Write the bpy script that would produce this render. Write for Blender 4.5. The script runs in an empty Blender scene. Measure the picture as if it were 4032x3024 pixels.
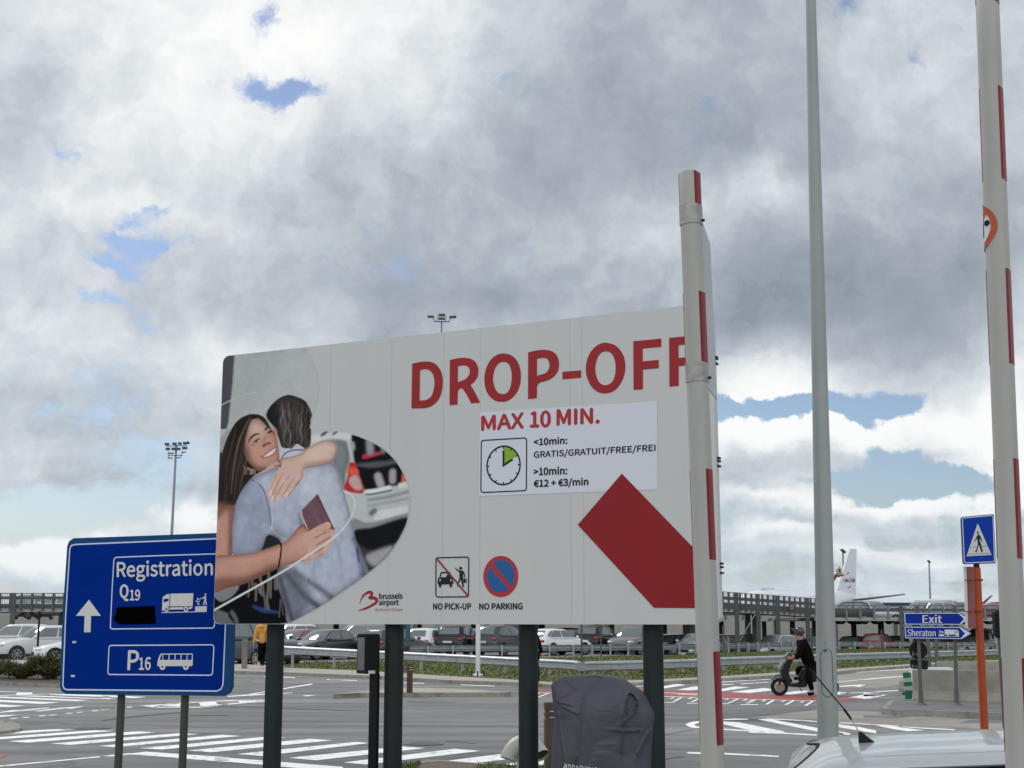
import bpy, bmesh, math, random
import numpy as np
from mathutils import Vector, Matrix
from mathutils.geometry import tessellate_polygon
S = bpy.context.scene
COL = S.collection
R = math.radians
rnd = random.Random(7)

# ------------------------------------------------------------------ camera
F, CX, CY, HZ, EYE = 5376.0, 2016.0, 1512.0, 2450.0, 1.8
TH = math.atan((HZ - CY) / F)
cam = bpy.data.cameras.new("camera")
cam.lens, cam.sensor_width, cam.sensor_fit = 48.0, 36.0, 'HORIZONTAL'
cam.clip_start, cam.clip_end = 0.1, 6000.0
camo = bpy.data.objects.new("camera", cam)
COL.objects.link(camo)
camo.location = (0, 0, EYE)
camo.rotation_euler = (math.pi / 2 + TH, 0, 0)
S.camera = camo
S.view_settings.view_transform = 'Standard'
S.view_settings.look = 'None'
S.view_settings.exposure = 0.0
S.view_settings.gamma = 1.0
CAM = Vector((0, 0, EYE))

# survey helpers: sight line of a photo point, and where it meets a level or a distance
def ray(px, py):
    x = (px - CX) / F
    up = -(py - CY) / F
    return Vector((x, math.cos(TH) - up * math.sin(TH), math.sin(TH) + up * math.cos(TH)))
def G(px, py, z=0.0):
    d = ray(px, py)
    t = (z - EYE) / d.z
    return CAM + d * t
def D(px, py, Y):
    d = ray(px, py)
    return CAM + d * (Y / d.y)
def zs(sc, ox, oy, pts):
    return [(ox + x / sc, oy + y / sc) for x, y in pts]

# ------------------------------------------------------------------ sun and sky
SUN_EL, SUN_AZ = R(50), R(-48)          # azimuth from the view axis, to the left
sdir = Vector((math.sin(SUN_AZ) * math.cos(SUN_EL), math.cos(SUN_AZ) * math.cos(SUN_EL), math.sin(SUN_EL)))
sl = bpy.data.lights.new("sun", 'SUN')
sl.energy, sl.angle, sl.color = 1.5, R(12), (1.0, 0.96, 0.90)
so = bpy.data.objects.new("sun", sl)
COL.objects.link(so)
so.rotation_euler = sdir.to_track_quat('Z', 'Y').to_euler()

W = bpy.data.worlds.new("World")
S.world = W
W.use_nodes = True
nt = W.node_tree
nt.nodes.clear()
def N(t, **kw):
    n = nt.nodes.new(t)
    for k, v in kw.items():
        setattr(n, k, v)
    return n
def put(sock, v):
    if hasattr(v, 'links') or isinstance(v, bpy.types.NodeSocket):
        nt.links.new(v, sock)
    else:
        sock.default_value = v
def ma(op, a, b=0.0, c=None, clamp=False):
    n = N('ShaderNodeMath', operation=op, use_clamp=clamp)
    put(n.inputs[0], a); put(n.inputs[1], b)
    if c is not None: put(n.inputs[2], c)
    return n.outputs[0]
def vm(op, a, b=None, s=None):
    n = N('ShaderNodeVectorMath', operation=op)
    put(n.inputs[0], a)
    if b is not None: put(n.inputs[1], b)
    if s is not None: put(n.inputs['Scale'], s)
    return n.outputs['Value'] if op in ('LENGTH', 'DOT_PRODUCT') else n.outputs[0]
def noi(vec, scale, detail=8, rough=0.55, dist=0.0, lac=2.0):
    n = N('ShaderNodeTexNoise')
    put(n.inputs['Vector'], vec)
    n.inputs['Scale'].default_value = scale
    n.inputs['Detail'].default_value = detail
    n.inputs['Roughness'].default_value = rough
    n.inputs['Distortion'].default_value = dist
    n.inputs['Lacunarity'].default_value = lac
    return n
def mixc(f, a, b):
    n = N('ShaderNodeMix', data_type='RGBA')
    put(n.inputs[0], f); put(n.inputs[6], a); put(n.inputs[7], b)
    return n.outputs[2]
def sstep(v, a, b):
    n = N('ShaderNodeMapRange', interpolation_type='SMOOTHSTEP')
    put(n.inputs[0], v); n.inputs[1].default_value = a; n.inputs[2].default_value = b
    return n.outputs[0]
tc = N('ShaderNodeTexCoord').outputs['Generated']
sep = N('ShaderNodeSeparateXYZ'); nt.links.new(tc, sep.inputs[0])
zc = ma('MAXIMUM', sep.outputs[2], 0.0)
P = vm('SCALE', tc, s=ma('DIVIDE', 1.0, ma('ADD', zc, 0.10)))
warp = vm('SUBTRACT', noi(tc, 5.5, 6, 0.6).outputs['Color'], (0.5, 0.5, 0.5))
warp2 = vm('SUBTRACT', noi(tc, 26.0, 5, 0.6).outputs['Color'], (0.5, 0.5, 0.5))
DW = vm('ADD', vm('ADD', tc, vm('SCALE', warp, s=0.075)), vm('SCALE', warp2, s=0.030))
def gsum(lst):
    tot = None
    for px, py, sx, sy, amp in lst:
        d0 = ray(px, py).normalized()
        v = vm('SUBTRACT', DW, tuple(d0))
        v = vm('MULTIPLY', v, (F / sx, 0.5 * F / max(sx, sy), F / sy))
        L = vm('DOT_PRODUCT', v, v)
        g = ma('MULTIPLY', ma('POWER', 2.718, ma('MULTIPLY', L, -0.5)), amp)
        tot = g if tot is None else ma('ADD', tot, g)
    return tot
BR = [(300, 120, 600, 350, .16), (1300, 130, 400, 230, .30), (850, 600, 450, 300, .16), (1000, 950, 500, 220, .05),
      (0, 420, 160, 130, -.20), (100, 850, 170, 110, -.16), (1000, 780, 260, 90, -.10), (1780, 760, 430, 260, -.24),
      (1250, 1190, 420, 150, -.18), (1900, 1120, 300, 120, -.14), (2650, 250, 600, 330, -.25), (2600, 640, 480, 150, -.20),
      (2980, 780, 220, 60, .34), (2420, 900, 340, 110, .20), (3250, 1130, 520, 170, -.50), (3400, 800, 380, 140, -.14),
      (3520, 160, 300, 110, .16), (520, 1640, 300, 90, -.07), (120, 1640, 260, 110, -.02), (420, 1370, 400, 90, .12),
      (780, 2040, 160, 55, .30), (180, 2150, 180, 45, .26), (3250, 1670, 210, 75, .42), (2900, 1700, 150, 80, .36),
      (3720, 1670, 170, 70, .44), (3960, 1640, 90, 130, .36), (3010, 1500, 170, 75, .40), (3700, 1860, 90, 35, .3),
      (3930, 1930, 130, 90, .34), (3260, 1800, 330, 35, -.22), (700, 1900, 330, 60, -.14), (2300, 330, 300, 180, .08),
      (3010, 1945, 140, 24, .34), (3470, 1990, 160, 26, .36), (3080, 2105, 120, 26, .34), (3600, 1945, 90, 18, .3), (3350, 2175, 170, 20, .28), (3640, 2215, 120, 18, .25), (80, 2150, 100, 30, .34), (260, 2138, 80, 24, .30), (820, 2010, 110, 40, .22), (400, 2230, 160, 16, .2), (200, 820, 300, 60, .12)]
CV = [(1080, 350, 140, 38, -.46), (1010, 90, 70, 70, -.26), (300, 620, 80, 50, -.20), (600, 865, 90, 22, -.30), (520, 905, 60, 20, -.22),
      (590, 1020, 70, 26, -.30), (480, 985, 50, 22, -.22), (440, 1095, 70, 20, -.30), (520, 1110, 40, 22, -.24), (400, 1222, 70, 18, -.30), (330, 1190, 40, 18, -.2), (300, 560, 120, 200, -.07), (480, 1020, 200, 240, -.07), (360, 1480, 130, 40, -.10),
      (320, 1990, 420, 60, -.34), (900, 2010, 200, 35, -.2), (2860, 1590, 150, 34, -.60), (3370, 1590, 190, 42, -.75),
      (3130, 1600, 120, 26, -.50), (3480, 1770, 60, 80, -.60), (3640, 1850, 140, 28, -.50), (3600, 1900, 200, 40, -.30), (3330, 1880, 160, 26, -.22), (2900, 2000, 130, 34, -.22),
      (3720, 1990, 240, 60, -.22), (3230, 1690, 230, 75, .30), (3010, 1480, 190, 70, .24), (3720, 1680, 170, 80, .70),
      (3940, 1900, 120, 110, .26), (3990, 1350, 70, 120, -.12),
      (3010, 1965, 150, 34, .36), (3470, 2015, 170, 36, .36), (3080, 2125, 130, 34, .36), (3600, 1960, 100, 26, .30), (3350, 2190, 190, 28, .30), (3640, 2230, 150, 24, .26), (80, 2165, 110, 36, .36), (260, 2150, 90, 30, .34), (790, 2050, 150, 60, .40), (430, 2240, 180, 24, .22), (2930, 1880, 180, 20, .2)]
n1 = noi(P, 1.15, 10, 0.58, 0.15).outputs[0]
n2 = noi(vm('ADD', P, (7.3, 2.1, 4.0)), 0.75, 10, 0.60, 0.25).outputs[0]
n3 = noi(vm('ADD', DW, (1.3, 9.1, 0)), 9.0, 8, 0.62, 0.2).outputs[0]
cov = ma('ADD', ma('ADD', ma('MULTIPLY', ma('SUBTRACT', n1, 0.5), 0.8), 0.70), gsum(CV))
bil2 = ma('ABSOLUTE', ma('SUBTRACT', ma('MULTIPLY', noi(vm('ADD', DW, (6.2, 1.3, 0)), 22.0, 5, 0.55, 0.1).outputs[0], 2.0), 1.0))
cov = ma('ADD', cov, ma('MULTIPLY', ma('SUBTRACT', 0.16, bil2), 0.40))
cov = ma('ADD', cov, ma('ADD', ma('MULTIPLY', ma('SUBTRACT', n3, 0.5), 0.75), ma('MULTIPLY', ma('SUBTRACT', noi(vm('ADD', DW, (0, 5, 1)), 30.0, 6, 0.65).outputs[0], 0.5), 0.42)))
bri = ma('ADD', ma('ADD', ma('MULTIPLY', ma('SUBTRACT', n2, 0.5), 0.75), 0.57), gsum(BR))
bil = ma('ABSOLUTE', ma('SUBTRACT', ma('MULTIPLY', noi(vm('ADD', DW, (2.2, 3.3, 0)), 13.0, 6, 0.55, 0.1).outputs[0], 2.0), 1.0))
bri = ma('ADD', bri, ma('MULTIPLY', ma('SUBTRACT', 0.16, bil), 0.40))      # billowing lumps with darker creases
n4 = noi(vm('ADD', DW, (4.1, 0.7, 2.0)), 24.0, 6, 0.62, 0.3).outputs[0]
bri = ma('ADD', bri, ma('ADD', ma('MULTIPLY', ma('SUBTRACT', n3, 0.5), 0.64), ma('MULTIPLY', ma('SUBTRACT', n4, 0.5), 0.36)))
bri = ma('ADD', bri, ma('MULTIPLY', ma('MAXIMUM', ma('MULTIPLY', sep.outputs[1], -1.0), 0.0), 0.3))  # extra cloud brightness behind the camera, added to raise light on the billboard
cov = ma('SUBTRACT', cov, ma('MULTIPLY', ma('POWER', 2.718, ma('MULTIPLY', ma('POWER', ma('DIVIDE', ma('SUBTRACT', zc, 0.065), 0.075), 2.0), -1.0)), 0.22))
mask = sstep(cov, 0.34, 0.58)
ramp = N('ShaderNodeValToRGB')
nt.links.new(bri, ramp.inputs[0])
cr = ramp.color_ramp
cr.interpolation = 'B_SPLINE'
for i, (p, c) in enumerate([(0.03, (.27, .31, .375)), (0.33, (.405, .452, .515)), (0.56, (.58, .63, .68)), (0.78, (.80, .835, .86)), (1.0, (1.02, 1.02, 1.0))]):
    e = cr.elements[i] if i < 2 else cr.elements.new(p)
    e.position = p; e.color = (*c, 1)
sky = N('ShaderNodeTexSky', sky_type='NISHITA')
sky.sun_disc = False
sky.sun_elevation = SUN_EL
sky.sun_rotation = SUN_AZ
sky.air_density, sky.dust_density, sky.ozone_density = 1.0, 1.2, 1.5
blue = vm('MULTIPLY', sky.outputs[0], (0.95, 1.0, 1.10))
back = ma('MAXIMUM', ma('MULTIPLY', sep.outputs[1], -1.0), 0.0)     # sun-facing clouds behind the camera, brightness added to light the billboard
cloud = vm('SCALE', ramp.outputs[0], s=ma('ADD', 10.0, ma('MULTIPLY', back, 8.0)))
hz = ma('MULTIPLY', ma('POWER', 2.718, ma('MULTIPLY', zc, -16.0)), 0.45)
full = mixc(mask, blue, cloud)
full = mixc(hz, full, (5.6, 6.9, 7.7, 1))
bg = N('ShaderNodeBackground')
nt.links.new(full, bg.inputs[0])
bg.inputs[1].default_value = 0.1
wo = N('ShaderNodeOutputWorld')
nt.links.new(bg.outputs[0], wo.inputs[0])
W.cycles.sampling_method = 'MANUAL'
W.cycles.sample_map_resolution = 512

# ------------------------------------------------------------------ materials
MATS = {}
def mat(name, col, rough=0.6, metal=0.0, var=0.12, vs=3.0, bump=0.0, bs=40.0, coat=0.0, spec=0.28, stretch=None, dirt=None):
    if name in MATS: return MATS[name]
    m = bpy.data.materials.new(name)
    m.use_nodes = True
    t = m.node_tree
    b = t.nodes['Principled BSDF']
    b.inputs['Roughness'].default_value = rough
    if max(col) < .045 and spec == .28: spec = .12
    b.inputs['Metallic'].default_value = metal
    b.inputs['Specular IOR Level'].default_value = spec
    if coat:
        b.inputs['Coat Weight'].default_value = coat
        b.inputs['Coat Roughness'].default_value = 0.04
    b.inputs['Base Color'].default_value = (*col, 1)
    if var or bump:
        co = t.nodes.new('ShaderNodeTexCoord').outputs['Object']
        if stretch:
            mp = t.nodes.new('ShaderNodeMapping')
            mp.inputs['Scale'].default_value = stretch
            t.links.new(co, mp.inputs[0]); co = mp.outputs[0]
    if var:
        n = t.nodes.new('ShaderNodeTexNoise')
        n.inputs['Scale'].default_value = vs
        n.inputs['Detail'].default_value = 6
        n.inputs['Roughness'].default_value = 0.6
        t.links.new(co, n.inputs[0])
        mr = t.nodes.new('ShaderNodeMapRange')
        mr.inputs[1].default_value, mr.inputs[2].default_value = 0.3, 0.7
        mr.inputs[3].default_value, mr.inputs[4].default_value = 1 - var, 1 + var
        t.links.new(n.outputs[0], mr.inputs[0])
        vmn = t.nodes.new('ShaderNodeVectorMath'); vmn.operation = 'SCALE'
        vmn.inputs[0].default_value = col
        t.links.new(mr.outputs[0], vmn.inputs['Scale'])
        outc = vmn.outputs[0]
        if dirt:
            n2_ = t.nodes.new('ShaderNodeTexNoise')
            n2_.inputs['Scale'].default_value = dirt[1]
            n2_.inputs['Detail'].default_value = 8
            t.links.new(co, n2_.inputs[0])
            m2 = t.nodes.new('ShaderNodeMapRange')
            m2.inputs[1].default_value, m2.inputs[2].default_value = dirt[2], dirt[2] + 0.14
            m2.inputs[4].default_value = dirt[3]
            t.links.new(n2_.outputs[0], m2.inputs[0])
            mx = t.nodes.new('ShaderNodeMix'); mx.data_type = 'RGBA'
            t.links.new(m2.outputs[0], mx.inputs[0])
            t.links.new(outc, mx.inputs[6])
            mx.inputs[7].default_value = (*dirt[0], 1)
            outc = mx.outputs[2]
        t.links.new(outc, b.inputs['Base Color'])
    if bump:
        n = t.nodes.new('ShaderNodeTexNoise')
        n.inputs['Scale'].default_value = bs
        n.inputs['Detail'].default_value = 4
        t.links.new(co, n.inputs[0])
        bp = t.nodes.new('ShaderNodeBump')
        bp.inputs['Strength'].default_value = bump
        bp.inputs['Distance'].default_value = 0.02
        t.links.new(n.outputs[0], bp.inputs['Height'])
        t.links.new(bp.outputs[0], b.inputs['Normal'])
    MATS[name] = m
    return m
def srgb(r, g, b):
    return tuple(((c / 255 / 12.92) if c / 255 <= .04045 else ((c / 255 + .055) / 1.055) ** 2.4) for c in (r, g, b))

# ------------------------------------------------------------------ mesh builder
ORG = {}
class MB:
    def __init__(s): s.v, s.f, s.mi, s.cur = [], [], [], 0
    def add(s, vs, fs):
        o = len(s.v)
        s.v += [tuple(p) for p in vs]
        s.f += [tuple(o + i for i in f) for f in fs]
        s.mi += [s.cur] * len(fs)
        return s
    def box(s, c, d, rz=0.0, bev=0.0):
        hx, hy, hz_ = d[0] / 2, d[1] / 2, d[2] / 2
        cs, sn = math.cos(rz), math.sin(rz)
        def T(x, y, z): return (c[0] + x * cs - y * sn, c[1] + x * sn + y * cs, c[2] + z)
        if bev:
            b = min(bev, hx * .9, hy * .9, hz_ * .9)
            rings = []
            for z, k in ((-hz_, b), (-hz_ + b, 0), (hz_ - b, 0), (hz_, b)):
                X, Y_ = hx - k, hy - k
                bb = b
                rings.append([T(x, y, z) for x, y in ((X - bb, -Y_), (X, -Y_ + bb), (X, Y_ - bb), (X - bb, Y_), (-X + bb, Y_), (-X, Y_ - bb), (-X, -Y_ + bb), (-X + bb, -Y_))])
            return s.loft(rings)
        vs = [T(x, y, z) for z in (-hz_, hz_) for x, y in ((-hx, -hy), (hx, -hy), (hx, hy), (-hx, hy))]
        return s.add(vs, [(0, 3, 2, 1), (4, 5, 6, 7), (0, 1, 5, 4), (1, 2, 6, 5), (2, 3, 7, 6), (3, 0, 4, 7)])
    def loft(s, rings, caps=True, closed=True):
        n = len(rings[0]); vs = [p for r in rings for p in r]; fs = []
        for i in range(len(rings) - 1):
            for j in range(n if closed else n - 1):
                k = (j + 1) % n
                fs.append((i * n + j, i * n + k, (i + 1) * n + k, (i + 1) * n + j))
        if caps and closed:
            fs.append(tuple(range(n - 1, -1, -1)))
            fs.append(tuple((len(rings) - 1) * n + j for j in range(n)))
        return s.add(vs, fs)
    def tube(s, pts, rad, n=12, caps=True):
        pts = [Vector(p) for p in pts]
        if not isinstance(rad, (list, tuple)): rad = [rad] * len(pts)
        rings = []; up = None
        for i, p in enumerate(pts):
            t = (pts[min(i + 1, len(pts) - 1)] - pts[max(i - 1, 0)]).normalized()
            if up is None:
                up = Vector((0, 0, 1)) if abs(t.z) < .9 else Vector((1, 0, 0))
            a = t.cross(up).normalized(); b = a.cross(t).normalized(); up = b
            rings.append([p + (a * math.cos(2 * math.pi * k / n) + b * math.sin(2 * math.pi * k / n)) * rad[i] for k in range(n)])
        return s.loft(rings, caps)
    def ell(s, c, r, n=12, m=8, rz=0.0):
        rings = []
        cs, sn = math.cos(rz), math.sin(rz)
        for i in range(m + 1):
            a = math.pi * (i + .02) / (m + .04) - math.pi / 2
            rr = []
            for k in range(n):
                x, y = r[0] * math.cos(a) * math.cos(2 * math.pi * k / n), r[1] * math.cos(a) * math.sin(2 * math.pi * k / n)
                rr.append((c[0] + x * cs - y * sn, c[1] + x * sn + y * cs, c[2] + r[2] * math.sin(a)))
            rings.append(rr)
        return s.loft(rings)
    def prism(s, pts, off):                       # 3-D outline pushed along a vector
        pts = [Vector(p) for p in pts]; off = Vector(off); n = len(pts)
        tri = tessellate_polygon([pts])
        fs = [tuple(t) for t in tri] + [tuple(n + i for i in reversed(t)) for t in tri]
        fs += [(i, (i + 1) % n, n + (i + 1) % n, n + i) for i in range(n)]
        return s.add(pts + [p + off for p in pts], fs)
    def flat(s, loops):                           # polygon with holes
        loops = [[Vector(p) for p in l] for l in loops]
        tri = tessellate_polygon(loops)
        return s.add([p for l in loops for p in l], [tuple(t) for t in tri])
    def grid(s, fn, nu, nv):
        vs = [fn(i / nu, j / nv) for j in range(nv + 1) for i in range(nu + 1)]
        fs = [(j * (nu + 1) + i, j * (nu + 1) + i + 1, (j + 1) * (nu + 1) + i + 1, (j + 1) * (nu + 1) + i) for j in range(nv) for i in range(nu)]
        return s.add(vs, fs)
    def build(s, name, m, parent=None, smooth=None, fix=True):
        me = bpy.data.meshes.new(name)
        org = Vector(ORG.get(parent.name, (0, 0, 0))) if parent else Vector((0, 0, 0))
        me.from_pydata([tuple(Vector(p) - org) for p in s.v], [], s.f)
        ms = m if isinstance(m, (list, tuple)) else [m]
        for x in ms: me.materials.append(x)
        if len(ms) > 1: me.polygons.foreach_set('material_index', s.mi)
        if fix:
            bm = bmesh.new(); bm.from_mesh(me)
            bmesh.ops.recalc_face_normals(bm, faces=bm.faces)
            bm.to_mesh(me); bm.free()
        if smooth:
            me.polygons.foreach_set('use_smooth', [True] * len(me.polygons))
            me.set_sharp_from_angle(angle=R(smooth))
        me.update()
        o = bpy.data.objects.new(name, me)
        COL.objects.link(o)
        if parent:
            o.parent = parent
            ORG[o.name] = tuple(org)
        return o
def tag(o, label, cat, group=None, kind=None):
    if label: o['label'] = label
    if cat: o['category'] = cat
    if group: o['group'] = group
    if kind: o['kind'] = kind
    return o
def thing(name, label, cat, loc=(0, 0, 0), group=None, rz=0.0):
    o = bpy.data.objects.new(name, None)
    COL.objects.link(o)
    o.empty_display_size = 0.2
    o.location = loc; o.rotation_euler = (0, 0, rz)
    ORG[o.name] = tuple(loc)
    return tag(o, label, cat, group)
def struct(name, mb, m, smooth=None, fix=True):
    return tag(mb.build(name, m, None, smooth, fix), None, None, None, 'structure')
def clone(o, parent=None):
    c = o.copy(); COL.objects.link(c)
    if parent: c.parent = parent
    for ch in list(o.children): clone(ch, c)
    return c

class Plane:
    def __init__(s, O, u, v):
        s.O, s.u, s.v = Vector(O), Vector(u).normalized(), Vector(v).normalized()
        s.n = s.u.cross(s.v).normalized()
        if s.n.dot(CAM - s.O) < 0: s.n = -s.n
    def uv(s, px, py):
        d = ray(px, py)
        t = (s.O - CAM).dot(s.n) / d.dot(s.n)
        q = CAM + d * t - s.O
        return q.dot(s.u), q.dot(s.v)
    def P(s, u, v, off=0.0): return s.O + s.u * u + s.v * v + s.n * off
    def at(s, px, py, off=0.0):
        u, v = s.uv(px, py); return s.P(u, v, off)
    def flat(s, mb, loops, off):                  # loops in photo points
        return mb.flat([[s.at(x, y, off) for x, y in l] for l in loops])
    def stroke(s, mb, pts, w, off, closed=False):  # w in metres
        q = [Vector(s.uv(x, y)) for x, y in pts]
        n = len(q); L, Rr = [], []
        for i in range(n):
            a = q[(i - 1) % n] if closed or i else q[i]; b = q[(i + 1) % n] if closed or i < n - 1 else q[i]
            d0 = (q[i] - a).normalized() if (q[i] - a).length > 1e-9 else (b - q[i]).normalized()
            d1 = (b - q[i]).normalized() if (b - q[i]).length > 1e-9 else d0
            t = (d0 + d1)
            t = t.normalized() if t.length > 1e-6 else d0
            nn = Vector((-t.y, t.x)); k = 1 / max(.5, nn.dot(Vector((-d0.y, d0.x))))
            L.append(s.P(*(q[i] + nn * w / 2 * k), off)); Rr.append(s.P(*(q[i] - nn * w / 2 * k), off))
        fs = [(i, (i + 1) % n, n + (i + 1) % n, n + i) for i in range(n if closed else n - 1)]
        return mb.add(L + Rr, fs)
def rrect(x0, y0, x1, y1, r, k=6):
    pts = []
    for cx, cy, a0 in ((x1 - r, y1 - r, 0), (x0 + r, y1 - r, 90), (x0 + r, y0 + r, 180), (x1 - r, y0 + r, 270)):
        for i in range(k + 1):
            a = R(a0 + 90 * i / k); pts.append((cx + r * math.cos(a), cy + r * math.sin(a)))
    return pts
def crom(pts, k=6, closed=True):
    out = []; n = len(pts)
    for i in range(n if closed else n - 1):
        p0, p1, p2, p3 = (pts[(i - 1) % n] if closed or i else pts[0]), pts[i], pts[(i + 1) % n], (pts[(i + 2) % n] if closed or i + 2 < n else pts[-1])
        for j in range(k):
            t = j / k
            out.append(tuple(.5 * (2 * b + (c - a) * t + (2 * a - 5 * b + 4 * c - d) * t * t + (3 * b - a - 3 * c + d) * t ** 3) for a, b, c, d in zip(p0, p1, p2, p3)))
    if not closed: out.append(tuple(pts[-1]))
    return out
FONT = None
try:                                              # Blender's own interface typeface
    FONT = bpy.data.fonts.load(bpy.utils.system_resource('DATAFILES') + '/fonts/Noto Sans CJK Regular.woff2')
except Exception:
    FONT = None
def text_mesh(body, bold=0.0, spacing=1.0):
    cu = bpy.data.curves.new('lettering', 'FONT')
    cu.body = body; cu.size = 1.0
    if FONT: cu.font = FONT
    cu.offset = 0.0; cu.resolution_u = 5; cu.space_character = spacing
    o = bpy.data.objects.new('lettering', cu); COL.objects.link(o)
    me = bpy.data.meshes.new_from_object(o.evaluated_get(bpy.context.evaluated_depsgraph_get()))
    vs = np.array([v.co[:2] for v in me.vertices]); fs = [tuple(p.vertices) for p in me.polygons]
    bpy.data.objects.remove(o); bpy.data.curves.remove(cu); bpy.data.meshes.remove(me)
    lo, hi = vs.min(0), vs.max(0)
    return (vs - lo) / (hi - lo), fs
def text_on(mb, pl, body, quad, off, bold=0.0, spacing=1.0):   # quad TL TR BR BL in photo points
    vs, fs = text_mesh(body, bold, spacing)
    q = [Vector(pl.uv(*p)) for p in quad]
    pts = []
    for a, b in vs:
        p = (q[0] * (1 - a) + q[1] * a) * b + (q[3] * (1 - a) + q[2] * a) * (1 - b)
        pts.append(pl.P(p.x, p.y, off))
    return mb.add(pts, fs)

# ------------------------------------------------------------------ ground, roads, paving
def sm(t): t = max(0.0, min(1.0, t)); return t * t * (3 - 2 * t)
def gz(x, y): return -0.65 * sm((y - 74) / 18) * sm((x - 3) / 12)
def asphalt(name, base, tint, track=1.0):
    m = bpy.data.materials.new(name); m.use_nodes = True
    t = m.node_tree; b = t.nodes['Principled BSDF']
    co = t.nodes.new('ShaderNodeTexCoord').outputs['Object']
    def noise_(sc, det, stretch=None, rough=.6):
        n = t.nodes.new('ShaderNodeTexNoise'); n.inputs['Scale'].default_value = sc; n.inputs['Detail'].default_value = det; n.inputs['Roughness'].default_value = rough
        if stretch:
            mp = t.nodes.new('ShaderNodeMapping'); mp.inputs['Scale'].default_value = stretch; mp.inputs['Rotation'].default_value = (0, 0, R(-6))
            t.links.new(co, mp.inputs[0]); t.links.new(mp.outputs[0], n.inputs[0])
        else: t.links.new(co, n.inputs[0])
        return n.outputs[0]
    def rng(v, a, b_, c, d):
        n = t.nodes.new('ShaderNodeMapRange'); t.links.new(v, n.inputs[0])
        for i, x in enumerate((a, b_, c, d)): n.inputs[i + 1].default_value = x
        return n.outputs[0]
    def mul(a, b_):
        n = t.nodes.new('ShaderNodeMath'); n.operation = 'MULTIPLY'; t.links.new(a, n.inputs[0]); t.links.new(b_, n.inputs[1]); return n.outputs[0]
    v = mul(rng(noise_(.12, 5), .3, .7, .80, 1.18), rng(noise_(.55, 6, (.14, 1.5, 1)), .32, .68, 1 - .22 * track, 1 + .14 * track))
    v = mul(v, rng(noise_(60, 3), .3, .7, .82, 1.18))
    v = mul(v, rng(noise_(1.8, 6), .3, .72, .90, 1.08))
    v = mul(v, rng(noise_(.42, 7, (.5, 1.3, 1), .65), .54, .66, 1.0, .78)); v = mul(v, rng(noise_(.30, 7, (.35, 1.6, 1), .65), .58, .68, 1.0, 1.16))
    # sealed cracks
    vo = t.nodes.new('ShaderNodeTexVoronoi'); vo.feature = 'DISTANCE_TO_EDGE'; vo.inputs['Scale'].default_value = .16
    mp = t.nodes.new('ShaderNodeMapping'); mp.inputs['Scale'].default_value = (.45, 1.2, 1)
    va = t.nodes.new('ShaderNodeVectorMath'); va.operation = 'ADD'
    n_ = t.nodes.new('ShaderNodeTexNoise'); n_.inputs['Scale'].default_value = .8; t.links.new(co, n_.inputs[0])
    t.links.new(co, mp.inputs[0]); t.links.new(mp.outputs[0], va.inputs[0]); t.links.new(n_.outputs[1], va.inputs[1]); t.links.new(va.outputs[0], vo.inputs[0])
    v = mul(v, rng(vo.outputs[0], .0, .012, .62, 1.0))
    s_ = t.nodes.new('ShaderNodeVectorMath'); s_.operation = 'SCALE'; s_.inputs[0].default_value = tuple(base * c for c in tint)
    t.links.new(v, s_.inputs['Scale']); t.links.new(s_.outputs[0], b.inputs['Base Color'])
    b.inputs['Roughness'].default_value = .85
    bp = t.nodes.new('ShaderNodeBump'); bp.inputs['Strength'].default_value = .35; bp.inputs['Distance'].default_value = .01
    n2_ = noise_(120, 2); t.links.new(n2_, bp.inputs['Height']); t.links.new(bp.outputs[0], b.inputs['Normal'])
    return m
M_ASPH = asphalt('asphalt', .185, (1.0, 1.0, .985), 2.0)
M_ASPH2 = asphalt('worn_asphalt', .27, (1.06, 1.0, .91), .6)
M_ASPH3 = asphalt('dark_asphalt', .15, (.98, 1.0, 1.02), .6)
def painted(name, col, wear):
    m = mat(name, col, .6, var=.06, vs=1.5, dirt=(tuple(c * .30 + .05 for c in col), 6.0, wear, .85))
    return m
M_WHITE = painted('road_paint', (.84, .85, .84), .54)
M_FAINT = painted('worn_road_paint', (.62, .62, .60), .50)
M_RED = painted('red_road_coating', (.34, .085, .085), .56)
M_PAVE = mat('beige_pavers', (.37, .345, .305), .85, var=.14, vs=7, bump=.3, bs=30, dirt=((.22, .20, .18), 1.2, .55, .6))
M_KERB = mat('kerb_concrete', (.27, .26, .235), .85, var=.2, vs=4, bump=.3, bs=30, dirt=((.12, .115, .105), 2.5, .55, .6))
M_GRASSB = mat('grass_soil', (.095, .118, .035), .95, var=.35, vs=2.2, dirt=((.16, .14, .07), 3.0, .55, .7))
M_SOIL = mat('bare_soil', (.075, .058, .045), .95, var=.3, vs=3, bump=.6, bs=12)

xs = [-900, -300, -120] + list(range(-60, 61, 4)) + [120, 300, 900]
ys = [-200, -40, 0, 20, 40, 60] + list(range(70, 100, 3)) + [100, 140, 200, 400, 900, 2600]
gv = [(x, y, gz(x, y)) for y in ys for x in xs]; nx = len(xs)
gf = [(j * nx + i, j * nx + i + 1, (j + 1) * nx + i + 1, (j + 1) * nx + i) for j in range(len(ys) - 1) for i in range(nx - 1)]
struct('ground', MB().add(gv, gf), M_ASPH, 60)

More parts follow.
